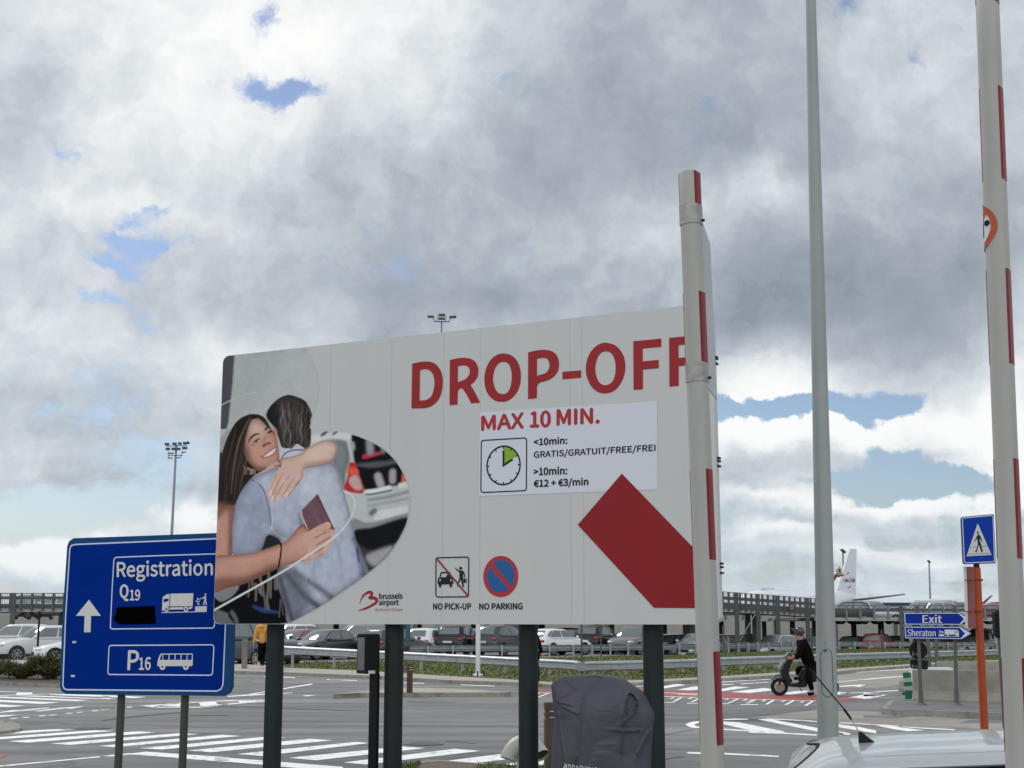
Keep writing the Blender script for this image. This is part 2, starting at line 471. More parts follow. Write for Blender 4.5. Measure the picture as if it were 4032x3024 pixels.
def sheet(name, polys, m, z, mb=None):
    b = MB()
    for p in polys: b.flat([[G(x, y, 0) + Vector((0, 0, z)) for x, y in p]])
    o = struct(name, b, m); return o
def slab(name, pts, z, m, kerb=None, base=0.0):
    """raised paved area: top outline in photo points read at height z, kerb face down to the road"""
    top = [G(x, y, z) for x, y in pts]
    b = MB(); b.flat([top]); b.cur = 1
    bot = [Vector((p.x, p.y, base)) for p in top]
    n = len(top)
    b.add(top + bot, [(i, (i + 1) % n, n + (i + 1) % n, n + i) for i in range(n)])
    # kerb stones: a strip along the rim
    c = sum(top, Vector()) / n
    inn = [p + (c - p).normalized() * .16 for p in top]
    b.add([p + Vector((0, 0, .004)) for p in top] + [p + Vector((0, 0, .004)) for p in inn], [(i, (i + 1) % n, n + (i + 1) % n, n + i) for i in range(n)])
    return struct(name, b, [m, kerb or M_KERB])

sheet('worn_road', [zs(3.912, 2950, 2600, [(0, 890), (1030, 770), (1956, 790), (2700, 850), (4200, 900), (4200, 1090), (1956, 1010), (1000, 920), (300, 905)]),
                    zs(3.912, 2950, 2600, [(1360, 200), (1956, 165), (3700, 40), (4300, 0), (4300, 120), (1956, 430), (1360, 420)])], M_ASPH2, .003)
sheet('road_patch', [zs(3.5, 3400, 2450, [(0, 1280), (640, 1305), (480, 1330), (0, 1320)]), zs(3.5, 3400, 2450, [(1480, 1345), (1930, 1345), (1930, 1395), (1300, 1390)]),
                     [(2770, 2815), (2960, 2790), (3210, 2778), (3210, 2792), (2900, 2830), (2740, 2838)]], M_ASPH3, .0035)

# ---- near zebra crossing
zeb = []
a, bz = (5.12, 0, 2700), (4.424, 400, 2650)
z1 = lambda p: zs(5.12, 0, 2700, p)
z2 = lambda p: zs(4.424, 400, 2650, p)
z3 = lambda p: zs(4.424, 850, 2650, p)
z4 = lambda p: zs(4.424, 1300, 2650, p)
z5 = lambda p: zs(4.424, 1750, 2650, p)
zeb.append(z1([(-300, 1040), (0, 995), (230, 935), (640, 905), (1180, 880), (1500, 890), (400, 965), (-300, 1030)]))
zeb.append(z1([(-300, 1065), (0, 1040), (1900, 900), (2100, 905)]) [:3] + z2([(240, 1012)]) + z1([(0, 1085), (-300, 1105)]))
zeb.append(z1([(155, 1125)]) + z2([(620, 1020), (950, 1040)]) + z1([(560, 1152)]))
zeb.append(z1([(1010, 1172)]) + z2([(1350, 1052), (1690, 1070)]) + z1([(1420, 1197)]))
zeb.append(z2([(-50, 1275)]) + z3([(90, 1080), (450, 1100)]) + z2([(225, 1295)]))
zeb.append(z2([(660, 1315)]) + z3([(900, 1112), (1220, 1132)]) + z2([(1060, 1337)]))
zeb.append(z2([(1500, 1355)]) + z3([(1640, 1150), (2030, 1177)]) + z2([(1910, 1385)]))
zeb.append(z3([(365, 1415)]) + z4([(460, 1202), (680, 1225)]) + z3([(810, 1450)]))
zeb.append(z3([(1270, 1482)]) + z4([(1230, 1285), (1660, 1312)]) + z3([(1750, 1525)]))
zeb.append(z4([(240, 1562)]) + z5([(180, 1325), (640, 1360)]) + z4([(620, 1598)]))
zeb.append(z4([(2020, 1535)]) + z5([(950, 1420), (1245, 1450), (1230, 1490)]) + z5([(600, 1570)]))
zeb.append(z5([(1040, 1590), (1590, 1520), (1730, 1490), (1730, 1600), (1590, 1620), (1240, 1620)]))
sheet('zebra_crossing', zeb, M_WHITE, .004)
ln = [z1([(0, 1615), (2202, 1410), (2202, 1432), (0, 1640)]),
      z2([(-30, 1452), (510, 1400), (510, 1425), (-30, 1478)]),
      z2([(500, 1408), (770, 1375), (2212, 1475), (2212, 1560), (640, 1430), (500, 1428)]),
      z3([(-30, 1462), (2212, 1640), (2212, 1700), (1400, 1660), (-30, 1530)])]
sheet('edge_lines', ln, M_WHITE, .0045)
# ---- far-left zebra, give-way teeth, lane dashes
fz = [z1([(310, 185), (360, 135), (660, 140), (640, 178)]), z1([(0, 115), (360, 125), (360, 132), (0, 126)]),
      z1([(0, 195), (300, 182), (1100, 160), (1180, 165), (300, 195), (0, 208)]),
      z1([(-300, 205), (0, 222), (1820, 292), (1540, 312), (0, 250), (-300, 235)]),
      z1([(-300, 275), (0, 288), (1190, 342), (850, 372), (0, 330), (-300, 310)]),
      z1([(-300, 365), (0, 380), (520, 405), (180, 435), (0, 430), (-300, 420)]),
      z1([(0, 535), (250, 495), (550, 505), (0, 548)]), z1([(380, 495), (990, 440), (1010, 452), (560, 505)]),
      z1([(680, 515), (1180, 450), (1730, 415), (1440, 468), (1320, 460), (800, 520)]),
      z1([(0, 600), (340, 592), (180, 620), (0, 635)]),
      z1([(330, 205), (700, 200), (2202, 265), (2202, 278), (340, 212)]), z1([(1000, 180), (1300, 172), (2202, 195), (2202, 235), (1000, 188)]),
      z2([(0, 385), (800, 420), (560, 440), (0, 412)]), z2([(0, 435), (280, 440), (60, 460), (0, 458)])]
for x, y in ((180, 665), (420, 645), (750, 615), (960, 597), (1290, 563), (1510, 542), (1815, 512), (2020, 488)):
    fz.append(z1([(x, y), (x + 130, y - 14), (x + 205, y - 8), (x + 80, y + 8)]))
for x, y in ((-20, 645), (240, 615), (415, 600)): fz.append(z2([(x, y), (x + 90, y - 12), (x + 140, y - 4), (x + 50, y + 8)]))
fz += [z2([(660, 572), (1350, 525), (1690, 505), (1690, 518), (1050, 560), (880, 590)]), z2([(740, 588), (1370, 598), (1730, 590), (2212, 535), (2212, 550), (1700, 606), (1000, 606)]),
       z2([(1050, 570), (1120, 540), (1380, 530), (1360, 592)]), z2([(1690, 512), (1980, 495), (2025, 552), (1730, 580)]),
       z3([(0, 488), (360, 472), (900, 468), (900, 478), (0, 498)]), z3([(0, 552), (900, 482), (900, 495), (30, 568)]), z3([(360, 478), (650, 472), (700, 500), (430, 522)]),
       z3([(580, 368), (1650, 188), (1700, 200), (640, 372)]), z3([(190, 405), (620, 372), (900, 362), (1330, 345), (1345, 353), (900, 378), (220, 418)]),
       z3([(1500, 402), (1570, 390), (1760, 388), (1590, 408)]),
       z3([(250, 30), (330, 32), (330, 40), (250, 40)]), z3([(840, 58), (1380, 78), (1380, 90), (850, 68)]), z3([(1920, 110), (2230, 118), (2230, 130), (1940, 120)]),
       z4([(0, 112), (470, 126), (470, 138), (0, 124)]), z4([(1285, 168), (1640, 178), (1630, 188), (1285, 180)]), z5([(270, 202), (880, 222), (870, 234), (300, 212)])]
sheet('lane_markings', fz, M_WHITE, .004)
# ---- far zebra with red cycle strip on the right
z6 = lambda p: zs(3.912, 2500, 2600, p)
z7 = lambda p: zs(3.912, 2950, 2600, p)
z8 = lambda p: zs(3.5, 3400, 2450, p)
sheet('red_cycle_strip', [z5([(1500, 282), (1870, 300)]) + z6([(-20, 440), (390, 458), (970, 475), (1340, 485), (1956, 520)]) + z7([(1030, 552), (1360, 575), (1860, 596)]) + z7([(1370, 640), (1030, 622), (0, 596)]) + z6([(1345, 576), (975, 570), (400, 553), (-20, 540)]) + z5([(1880, 345), (1500, 335)])], M_RED, .004)
rz_ = [z6([(-60, 380), (130, 365), (130, 405), (-100, 430)]), z6([(400, 408), (640, 365), (790, 385), (400, 445)]), z6([(640, 458), (900, 410), (970, 405), (1060, 412), (1000, 455), (850, 468)]),
       z6([(1250, 462), (1540, 405), (1770, 420), (1345, 480)]), z6([(1480, 492), (1780, 455)]) + z7([(230, 430), (390, 452), (320, 472), (0, 510)]), z7([(390, 525), (700, 480), (930, 470), (860, 505), (640, 532)]),
       z7([(1100, 530), (1355, 490), (1570, 505), (1355, 540)]), z7([(1520, 577), (1830, 520), (2000, 525), (2060, 540), (1820, 597)]),
       z6([(400, 556), (975, 573), (1956, 606), (1956, 613), (975, 580), (400, 563)]), z7([(0, 600), (1030, 627), (1030, 634), (0, 607)]),
       z5([(1590, 342), (1880, 350), (1880, 357), (1590, 349)]), z5([(1610, 425), (1790, 355), (1830, 358), (1650, 428)]), z5([(1595, 375), (1640, 352), (1680, 354), (1610, 380)]),
       z6([(415, 650), (620, 652), (620, 660), (415, 660)]), z6([(805, 660), (975, 662), (975, 670), (805, 672)]), z6([(1630, 684), (1900, 682), (1900, 692), (1630, 696)]), z6([(1350, 668), (1460, 670), (1460, 678), (1350, 678)]),
       z6([(430, 500), (970, 518), (970, 526), (460, 508)]), z6([(630, 524), (970, 535), (970, 543), (680, 534)]),
       z6([(1340, 330), (1600, 318), (1956, 296), (1956, 304), (1600, 328), (1340, 344)]), z6([(1340, 372), (1520, 368), (1520, 378), (1340, 384)]), z6([(1600, 366), (1956, 345), (1956, 354), (1650, 374)]),
       z7([(1340, 205), (1956, 165), (1956, 174), (1340, 215)]), z7([(1350, 335), (1956, 272), (1956, 282), (1350, 343)]), z7([(1350, 408), (1500, 388), (1800, 375), (1700, 415), (1590, 402), (1350, 418)]),
       z7([(0, 308), (340, 290), (340, 298), (0, 320)]), z7([(0, 355), (290, 338), (290, 346), (0, 364)]), z7([(1400, 508), (1956, 490), (1956, 500), (1400, 518)]),
       z8([(0, 788), (300, 760), (710, 735), (710, 745), (300, 772), (0, 800)]), z8([(0, 862), (35, 860), (0, 880)]), z8([(0, 980), (260, 950), (530, 938), (530, 948), (260, 962), (0, 996)]), z8([(0, 1000), (70, 992), (330, 1005), (90, 1058), (0, 1060)]),
       z8([(0, 682), (640, 640), (640, 650), (0, 692)])]
for (x, y, x2, y2) in ((720, 577, 575, 640), (1000, 590, 850, 646), (1590, 600, 1425, 660), (1860, 612, 1710, 672)): rz_.append(z6([(x - 25, y), (x + 20, y), (x2 + 48, y2), (x2, y2)]))
for (x, y, x2, y2) in ((60, 612, -60, 670), (380, 618, 240, 684), (690, 625, 535, 692), (985, 632, 840, 706)): rz_.append(z7([(x - 28, y), (x + 20, y), (x2 + 48, y2), (x2, y2)]))
for (x, y) in ((545, 572), (820, 580), (1390, 592), (1660, 604)): rz_.append(z6([(x + 40, y), (x + 80, y), (x + 40, y + 22), (x - 15, y + 22)]))
for (x, y) in ((190, 614), (490, 622), (780, 632)): rz_.append(z7([(x + 40, y), (x + 80, y), (x + 40, y + 22), (x - 15, y + 22)]))
sheet('far_zebra_crossing', rz_, M_WHITE, .0075)
# ---- chevron hatching
ch = [z6([(775, 995), (820, 968), (880, 950), (1000, 936), (1000, 962), (930, 985), (915, 1000), (940, 1015), (1000, 1025), (1000, 1050), (870, 1040), (810, 1015)]),
      z6([(1365, 908), (1560, 900), (1740, 905), (1740, 916), (1365, 922)]), z6([(1365, 1055), (1800, 1085), (1956, 1092), (1956, 1112), (1365, 1075)]),
      z6([(1365, 945), (1600, 958), (1956, 1030), (2300, 1100), (2300, 1130), (1800, 1088), (1365, 988)]),
      z7([(130, 912), (300, 903), (1045, 1045), (1400, 1110), (1500, 1150), (1300, 1170), (1045, 1100)]), z7([(280, 898), (800, 922), (1045, 938), (1045, 952), (800, 936), (280, 910)]),
      z7([(0, 1098), (560, 1118), (1040, 1145), (1040, 1165), (560, 1138), (0, 1118)]),
      z7([(1380, 990), (1700, 1030), (1956, 1085), (1956, 1130), (1380, 1035)]), z7([(1380, 1095), (1560, 1130), (1560, 1150), (1380, 1155)]),
      z8([(100, 1410), (350, 1430), (850, 1495), (600, 1505), (380, 1470)]), z8([(520, 1440), (1280, 1478), (1240, 1492), (900, 1475), (560, 1450)]),
      z7([(1380, 960), (1700, 975), (2300, 1010), (2300, 1022), (1700, 988), (1380, 972)]),
      z6([(800, 1428), (830, 1415), (1020, 1424), (1020, 1448), (810, 1440)]), z6([(1380, 1430), (1956, 1462), (1956, 1482), (1380, 1455)]), z7([(0, 1448), (470, 1472), (440, 1495), (0, 1468)])]
sheet('hatched_island_markings', ch, M_WHITE, .004)
sheet('red_spot', [z1([(-60, 1380), (60, 1375), (150, 1408), (40, 1465), (-60, 1470)])], M_RED, .004)

def seam(pts, w):
    L_ = [(x, y - w) for x, y in pts] + [(x, y + w) for x, y in reversed(pts)]
    return L_
sheet('road_seams', [seam(z3([(0, 572), (500, 590), (900, 606), (1500, 628), (2212, 652)]), .9), seam(z4([(0, 650), (350, 656), (640, 664)]), .7), seam(z4([(1340, 512), (1420, 505), (1800, 514), (2180, 518)]), 1.0),
                     seam(z6([(410, 1160), (640, 1115), (900, 1075)]), .8), seam(z6([(410, 1518), (520, 1520), (640, 1494), (760, 1488)]), 1.6), seam(z5([(0, 1190), (240, 1200), (560, 1230)]), 1.0), seam(z2([(0, 830), (700, 745), (1370, 690)]), 2.2), seam(z2([(1520, 740), (2212, 735)]), 1.6)], asphalt('seam_tar', .075, (1, 1, 1), .8), .0032)
# ---- pavements, islands, verge
slab('pavement', [(1121, 2648), (1500, 2663), (1750, 2678), (2044, 2688), (2178, 2697), (2330, 2697), (2602, 2684), (2845, 2671), (3300, 2645), (3400, 2634), (3650, 2617), (3940, 2602), (4300, 2585),
                  (4300, 2575), (3940, 2597), (3650, 2609), (3400, 2625), (3300, 2632), (2845, 2660), (2602, 2673), (2180, 2684), (2044, 2674), (1750, 2658), (1400, 2636), (1118, 2625), (1118, 2600), (905, 2598), (500, 2596), (500, 2640), (918, 2642)], .10, M_PAVE)
slab('shrub_bed', [(-300, 2676), (0, 2685), (236, 2694), (420, 2698), (500, 2680), (510, 2650), (480, 2625), (236, 2622), (-300, 2620)], .10, M_SOIL)
slab('rear_pavement', [(-300, 2618), (500, 2622), (500, 2599), (-300, 2597)], .10, M_PAVE)
slab('traffic_island', [(1312, 2735), (1360, 2727), (1456, 2714), (1519, 2709), (1625, 2706), (1800, 2711), (1930, 2717), (2012, 2724), (1990, 2727), (1850, 2728), (1700, 2728), (1411, 2729)], .10, M_PAVE)
slab('corner_island', [(-200, 2815), (0, 2833), (20, 2843), (50, 2841), (84, 2860), (80, 2868), (40, 2878), (-200, 2900)], .05, M_KERB)
slab('sign_island', [(3551, 2797), (3640, 2797), (3951, 2810), (4300, 2825), (4300, 2760), (3951, 2750), (3640, 2750), (3500, 2760), (3470, 2790)], .12, M_ASPH3)
slab('near_island', [(1400, 3060), (1514, 3018), (1574, 3011), (1671, 2997), (1718, 2994), (1760, 2996), (1886, 3005), (2000, 3014), (2300, 3020), (2700, 3030), (3600, 3120), (3600, 3500), (1000, 3600), (1100, 3200)], .10, mat('brown_pavers', (.15, .115, .095), .9, var=.2, vs=9, bump=.4, bs=25))
gtop = [(4300, 2545), (3940, 2560), (3600, 2553), (3300, 2559), (2850, 2570), (2740, 2577), (2500, 2582), (2250, 2588), (2000, 2592), (1700, 2600), (1118, 2609)]
gbot = [(1118, 2628), (1400, 2638), (1750, 2660), (2044, 2676), (2180, 2685), (2602, 2674), (2845, 2661), (3300, 2633), (3400, 2626), (3650, 2610), (3940, 2598), (4300, 2578)]
verge = [G(x, y, .106) for x, y in gbot + gtop]
struct('grass_verge', MB().flat([verge]), M_GRASSB)
near_grass = [G(x, y, .104) for x, y in [(1885, 3012), (1930, 3007), (2000, 3012), (2150, 3016), (2300, 3022), (2500, 3060), (2300, 3200), (1800, 3100)]]
near_grass2 = [G(x, y, .104) for x, y in [(1480, 3035), (1574, 3016), (1660, 3003), (1640, 3030), (1560, 3060)]]
struct('grass_patch', MB().flat([near_grass]).flat([near_grass2]), M_GRASSB)
# grass blades (nobody could count them)
def in_poly(x, y, P_):
    c = False; j = len(P_) - 1
    for i in range(len(P_)):
        if (P_[i].y > y) != (P_[j].y > y) and x < (P_[j].x - P_[i].x) * (y - P_[i].y) / (P_[j].y - P_[i].y) + P_[i].x: c = not c
        j = i
    return c
gb = MB()
def blades(P_, n, h0, h1, z):
    x0, x1 = min(p.x for p in P_), max(p.x for p in P_); y0, y1 = min(p.y for p in P_), max(p.y for p in P_)
    k = 0
    for _ in range(n * 12):
        x, y = rnd.uniform(x0, x1), rnd.uniform(y0, y1)
        if not in_poly(x, y, P_): continue
        h = rnd.uniform(h0, h1) * (1.6 if rnd.random() < .06 else 1); a = rnd.uniform(0, math.pi); w = rnd.uniform(.02, .05) if h1 > .09 else rnd.uniform(.004, .009)
        dx, dy = math.cos(a) * w, math.sin(a) * w; lx, ly = rnd.gauss(0, .03), rnd.gauss(0, .03)
        gb.cur = rnd.choice((0, 0, 1, 1, 2))
        gb.add([(x - dx, y - dy, z), (x + dx, y + dy, z), (x + lx, y + ly, z + h)], [(0, 1, 2)])
        k += 1
        if k >= n: break
blades(verge, 30000, .03, .095, .10)
blades(near_grass, 2500, .03, .07, .10); blades(near_grass2, 500, .03, .07, .10)
tag(gb.build('grass', [mat('grass_green', (.10, .13, .032), .8, var=.2), mat('grass_dry', (.135, .14, .045), .8, var=.2), mat('grass_dark', (.07, .10, .027), .8, var=.2)], fix=False), None, None, None, 'stuff')

# ------------------------------------------------------------------ billboard
M_STEEL_D = mat('dark_painted_steel', (.022, .028, .030), .55, var=.15, vs=2)
M_BOARD = mat('board_film', (.545, .55, .538), .55, var=.022, vs=2.2, stretch=(1, 1, .12), dirt=((.44, .44, .42), 3.0, .62, .22))
M_RINK = mat('red_film', (.31, .016, .022), .55, var=.05, vs=2)
M_BLACK = mat('black_print', (.018, .022, .026), .5, var=0)
M_GALV = mat('galvanised_steel', (.42, .44, .46), .45, .6, var=.2, vs=6, dirt=((.22, .22, .21), 5, .56, .6))
M_ALU = mat('aluminium', (.55, .56, .57), .45, .7, var=.12, vs=5)
gain = 1.24
def ink(r, g, b, k=gain): return tuple(min(.93, c * k) for c in srgb(r, g, b))
p0 = D(840, HZ, 14.8); p0.z = 0
bu = Vector((.891, -.454, 0)).normalized()
BP = Plane(p0, bu, (0, 0, 1))
uL = BP.uv(840, 2440)[0]
uR = BP.uv(2834, 2440)[0]
vB = BP.uv(1000, 2457.5)[1]
vT = BP.uv(910, 1399)[1]
bb = thing('billboard', 'large grey drop-off billboard with a hugging couple, red lettering and a red arrow', 'billboard', BP.P((uL + uR) / 2, 0, 0))
TK = .09
outl = rrect(uL, vB, uR, vT, .075)
MB().prism([BP.P(u, v, 0) for u, v in outl], BP.n * -TK).build('panel', [M_BOARD], bb)
seam = MB()
for px in (1191, 1290, 1533, 1743, 1890, 2248, 2297):
    u = BP.uv(px, 2000)[0]
    seam.add([BP.P(u - .002, vB + .01, .002), BP.P(u + .002, vB + .01, .002), BP.P(u + .002, vT - .01, .002), BP.P(u - .002, vT - .01, .002)], [(0, 1, 2, 3)])
seam.build('panel_joint', mat('joint_line', (.49, .496, .486), .6, var=.1, vs=3), bb)
for i, px in enumerate((1086, 1553, 2080, 2570)):
    u = BP.uv(px, 2470)[0]
    b = MB(); back_ = Plane(BP.P(0, 0, -TK - .11), BP.u, BP.v); c = back_.at(px, 2470)
    b.tube([(c.x, c.y, 0), (c.x, c.y, vT - .15)], .094, 24)
    b.build('post', M_STEEL_D, bb, 40)
br = MB()
for py in (1400, 1405, 1425, 1800, 1812, 1832, 2218, 2232, 2255):
    z = BP.uv(2815, py)[1]
    c = BP.P(uR - .001, z, -TK + .01); br.box((c.x, c.y, c.z), (.026, .08, .018), math.atan2(bu.y, bu.x))
for py in (1418, 1818, 2240):
    z = BP.uv(2815, py)[1]; c = BP.P((uL + uR) / 2, z, -TK - .02)
    br.box((c.x, c.y, c.z), (uR - uL - .1, .035, .05), math.atan2(bu.y, bu.x))
br.build('mounting_rail', mat('black_steel', (.015, .016, .018), .5, var=.1), bb)

# big lettering
A1 = lambda p: zs(3.95, 1600, 1300, p)
B1 = lambda p: zs(3.8138, 2140, 1280, p)
letters = MB()
def L_(loops): BP.flat(letters, loops, .004)
L_([A1([(93, 522)] + crom([(93, 522), (200, 498), (310, 488), (400, 500), (480, 548), (535, 630), (562, 720), (570, 810), (560, 920), (530, 1030), (480, 1110), (400, 1178), (310, 1210), (200, 1217), (82, 1216)], 3, False)[1:]),
    A1([(215, 622), (208, 1095)] + crom([(208, 1095), (290, 1090), (350, 1065), (400, 1010), (428, 920), (440, 830), (432, 740), (405, 670), (355, 622), (290, 607), (215, 622)], 3, False)[1:-1])])
L_([A1([(679, 465)] + crom([(679, 465), (790, 440), (900, 430), (1000, 445), (1070, 490), (1110, 560), (1122, 640), (1110, 720), (1070, 790), (1000, 852)], 3, False)[1:] + [(1060, 950), (1150, 1128), (1010, 1140), (940, 1000), (870, 900)] + crom([(870, 900), (830, 915), (805, 950), (800, 1040)], 3, False)[1:] + [(797, 1158), (675, 1168)]),
    A1([(805, 560), (803, 808)] + crom([(803, 808), (870, 785), (935, 750), (975, 700), (990, 645), (980, 595), (945, 560), (890, 548), (805, 560)], 3, False)[1:-1])])
L_([A1(crom([(1530, 363), (1640, 395), (1725, 480), (1770, 590), (1783, 720), (1770, 850), (1720, 970), (1640, 1060), (1560, 1105), (1480, 1115), (1380, 1095), (1290, 1020), (1235, 910), (1215, 770), (1230, 640), (1275, 520), (1350, 425), (1440, 375)], 3)),
    A1(crom([(1515, 490), (1580, 515), (1620, 580), (1640, 670), (1640, 770), (1625, 870), (1590, 950), (1540, 988), (1480, 993), (1420, 965), (1375, 890), (1352, 790), (1357, 690), (1385, 590), (1440, 515)], 3))])
b2a = lambda p: [(1600 + x / 3.95, 1300 + y / 3.95) for x, y in p]
L_([A1([(1897, 347)] + crom([(1897, 347), (2010, 318), (2133, 305)], 3, False)[1:]) + B1(crom([(60, 375), (140, 398), (200, 455), (230, 530), (235, 600), (222, 680), (180, 750), (100, 815), (-20, 855)], 3, False)) + A1(crom([(2100, 808), (2060, 830), (2035, 880), (2033, 960)], 3, False)) + A1([(2030, 1060), (1895, 1072)]),
    A1([(2035, 445), (2033, 715)]) + B1(crom([(-60, 748), (20, 728), (65, 690), (90, 640), (92, 590), (75, 530), (40, 500), (-20, 493)], 3, False))])
L_([B1([(287, 702), (567, 680), (567, 790), (287, 815)])])
L_([B1(crom([(955, 268), (1070, 300), (1160, 385), (1215, 500), (1230, 620), (1215, 750), (1165, 870), (1085, 970), (1000, 1015), (905, 1027), (810, 1000), (720, 920), (660, 800), (638, 660), (655, 530), (700, 420), (780, 325), (870, 275)], 3)),
    B1(crom([(945, 395), (1015, 420), (1060, 490), (1083, 590), (1083, 690), (1062, 800), (1010, 875), (930, 903), (860, 880), (810, 810), (782, 700), (785, 590), (815, 490), (870, 415)], 3))])
def Fl(x0, y0, w):
    return B1([(x0, y0), (x0 + w, y0 - 40), (x0 + w, y0 + 84), (x0 + 142, y0 + 110), (x0 + 142, y0 + 302), (x0 + 382, y0 + 280), (x0 + 382, y0 + 404), (x0 + 145, y0 + 425), (x0 + 145, y0 + 722), (x0 + 5, y0 + 732)])
L_([Fl(1350, 243, 420)]); L_([Fl(1888, 192, 425)])
letters.build('headline_lettering', M_RINK, bb)

# white information sheet
IS = lambda p: zs(2.9892, 1880, 1580, p)
M_SHEET = mat('white_film', (.63, .65, .72), .5, var=.02, vs=2)
BP.flat(MB(), [IS([(30, 128), (2115, -2), (2122, 1038), (17, 1118)])], .0035)
mb = MB(); BP.flat(mb, [IS([(30, 128), (2115, -2), (2122, 1038), (17, 1118)])], .0035); info = mb.build('information_sheet', M_SHEET, bb)
def line(name, body, quad, m, par, bold=.004, fat=0.0, off=.006):
    mb = MB()
    for k in ((0, 0), (-1, .0004), (1, .0008), (0, .0012, -1), (0, .0016, 1))[:5 if fat else 1]:
        sh = bu * k[0] * fat + Vector((0, 0, 1)) * (k[2] if len(k) > 2 else 0) * fat
        n0 = len(mb.v); text_on(mb, BP, body, quad, off + k[1], bold)
        mb.v[n0:] = [tuple(Vector(p) + sh) for p in mb.v[n0:]]
    return mb.build(name, m, par)
M_RP = mat('red_print', (.40, .025, .035), .5, var=.04)
line('maximum_stay_lettering', 'MAX', IS([(54, 182), (544, 138), (544, 312), (54, 340)]), M_RP, info, .0, .008)
line('maximum_stay_lettering', '10', IS([(628, 128), (858, 114), (858, 300), (628, 306)]), M_RP, info, .0, .008)
line('maximum_stay_lettering', 'MIN.', IS([(942, 104), (1434, 82), (1434, 255), (942, 284)]), M_RP, info, .0, .008)
line('tariff_lettering', '<10min:', IS([(668, 440), (1056, 418), (1056, 500), (668, 520)]), M_BLACK, info, .004, .0035)
line('tariff_lettering', 'GRATIS/GRATUIT/FREE/FREI', IS([(668, 590), (2096, 505), (2096, 600), (668, 682)]), M_BLACK, info, .004, .0022)
line('tariff_lettering', '>10min:', IS([(666, 785), (1056, 768), (1056, 860), (666, 872)]), M_BLACK, info, .004, .0035)
line('tariff_lettering', '€12 + €3/min', IS([(668, 925), (1306, 900), (1306, 1004), (668, 1026)]), M_BLACK, info, .004, .0035)
mb = MB()
fr = IS(crom([(70, 462), (560, 432), (582, 460), (580, 1030), (555, 1052), (70, 1075), (43, 1050), (48, 490)], 1))
BP.stroke(mb, IS([(48, 490), (54, 470), (75, 461), (552, 433), (574, 440), (582, 465), (579, 1028), (570, 1046), (548, 1053), (75, 1074), (52, 1066), (43, 1042)]), .012, .006, True)
cc, rx, ry = (310, 755), 195, 226
dial = lambda k, f: (cc[0] + f * rx * math.sin(R(k)), cc[1] - f * ry * math.cos(R(k)) - f * math.sin(R(k)) * 10)
BP.stroke(mb, IS([dial(i * 10, 1) for i in range(36)]), .016, .006, True)
for k in range(12): BP.stroke(mb, IS([dial(k * 30, .86), dial(k * 30, 1)]), .012, .0062)
BP.stroke(mb, IS([dial(0, .78), dial(0, 0), dial(62, .62)]), .020, .0075)
mb.build('clock_symbol', M_BLACK, info)
mb = MB(); BP.flat(mb, [IS([dial(0, 0)] + [dial(a, .98) for a in range(0, 61, 5)])], .005)
mb.build('green_sector', mat('green_print', (.22, .40, .03), .5, var=.03), info)
# arrow
C1 = lambda p: zs(1.3272, 1600, 1200, p)
mb = MB(); BP.flat(mb, [C1([(1127, 882), (1612, 1385), (1617, 1586), (1295, 1583), (897, 1150)])], .0055); mb.build('arrow', mat('dark_red_film', (.25, .008, .012), .55, var=.05, vs=2), bb)
# pictograms
E1 = lambda p: zs(5.53, 1690, 2170, p)
mb = MB()
BP.stroke(mb, E1([(150, 190), (160, 160), (190, 145), (820, 130), (850, 140), (865, 170), (858, 960), (845, 985), (815, 995), (190, 1000), (160, 985), (148, 955)]), .012, .004, True)
BP.flat(mb, [E1([(190, 620), (205, 590), (225, 570), (250, 470), (270, 452), (440, 448), (462, 465), (490, 570), (520, 600), (527, 720), (500, 725), (500, 780), (475, 797), (450, 780), (445, 725), (268, 728), (265, 780), (240, 797), (218, 780), (212, 728), (190, 722)]),
             E1([(250, 570), (275, 485), (385, 482), (405, 515), (380, 535), (372, 568)]), E1([(215, 632), (240, 598), (266, 632), (240, 664)]), E1([(452, 632), (478, 598), (504, 632), (478, 664)])], .004)
BP.flat(mb, [E1([(688 + 32 * math.cos(a * .3), 372 + 36 * math.sin(a * .3)) for a in range(21)])], .004)
BP.flat(mb, [E1([(560, 368), (575, 360), (640, 415), (735, 425), (770, 470), (782, 520), (775, 590), (755, 590), (758, 530), (740, 480), (735, 580), (740, 600), (735, 650), (762, 770), (748, 792), (730, 785), (700, 650), (690, 620), (645, 700), (635, 765), (620, 775), (608, 762), (620, 690), (662, 600), (660, 460), (630, 445)])], .004)
BP.flat(mb, [E1([(745, 605), (785, 598), (785, 692), (745, 690)])], .004); BP.flat(mb, [E1([(795, 600), (822, 600), (815, 695), (795, 694)])], .004)
pk = mb.build('pick_up_symbol', M_BLACK, bb)
mb = MB(); BP.stroke(mb, E1([(168, 165), (848, 975)]), .018, .0055); mb.build('red_slash', mat('dark_red_print', (.23, .03, .035), .5, var=.04), pk)
mb = MB(); BP.flat(mb, [E1([(1562 + 380 * math.cos(R(a)), 552 + 448 * math.sin(R(a)) - 4 * math.cos(R(a))) for a in range(0, 360, 8)])], .004)
npk = mb.build('no_parking_disc', mat('red_print2', (.42, .03, .04), .5, var=.04), bb)
mb = MB()
BP.flat(mb, [E1(crom([(1395, 270), (1470, 215), (1600, 195), (1720, 225), (1800, 310), (1850, 430), (1860, 560), (1840, 690), (1810, 745), (1770, 735)], 3, False))], .0055)
BP.flat(mb, [E1(crom([(1320, 360), (1282, 430), (1265, 550), (1290, 690), (1350, 800), (1440, 880), (1560, 905), (1680, 870), (1730, 825), (1690, 775)], 3, False))], .0055)
mb.build('blue_field', mat('blue_print', (.012, .105, .30), .5, var=.04), npk)
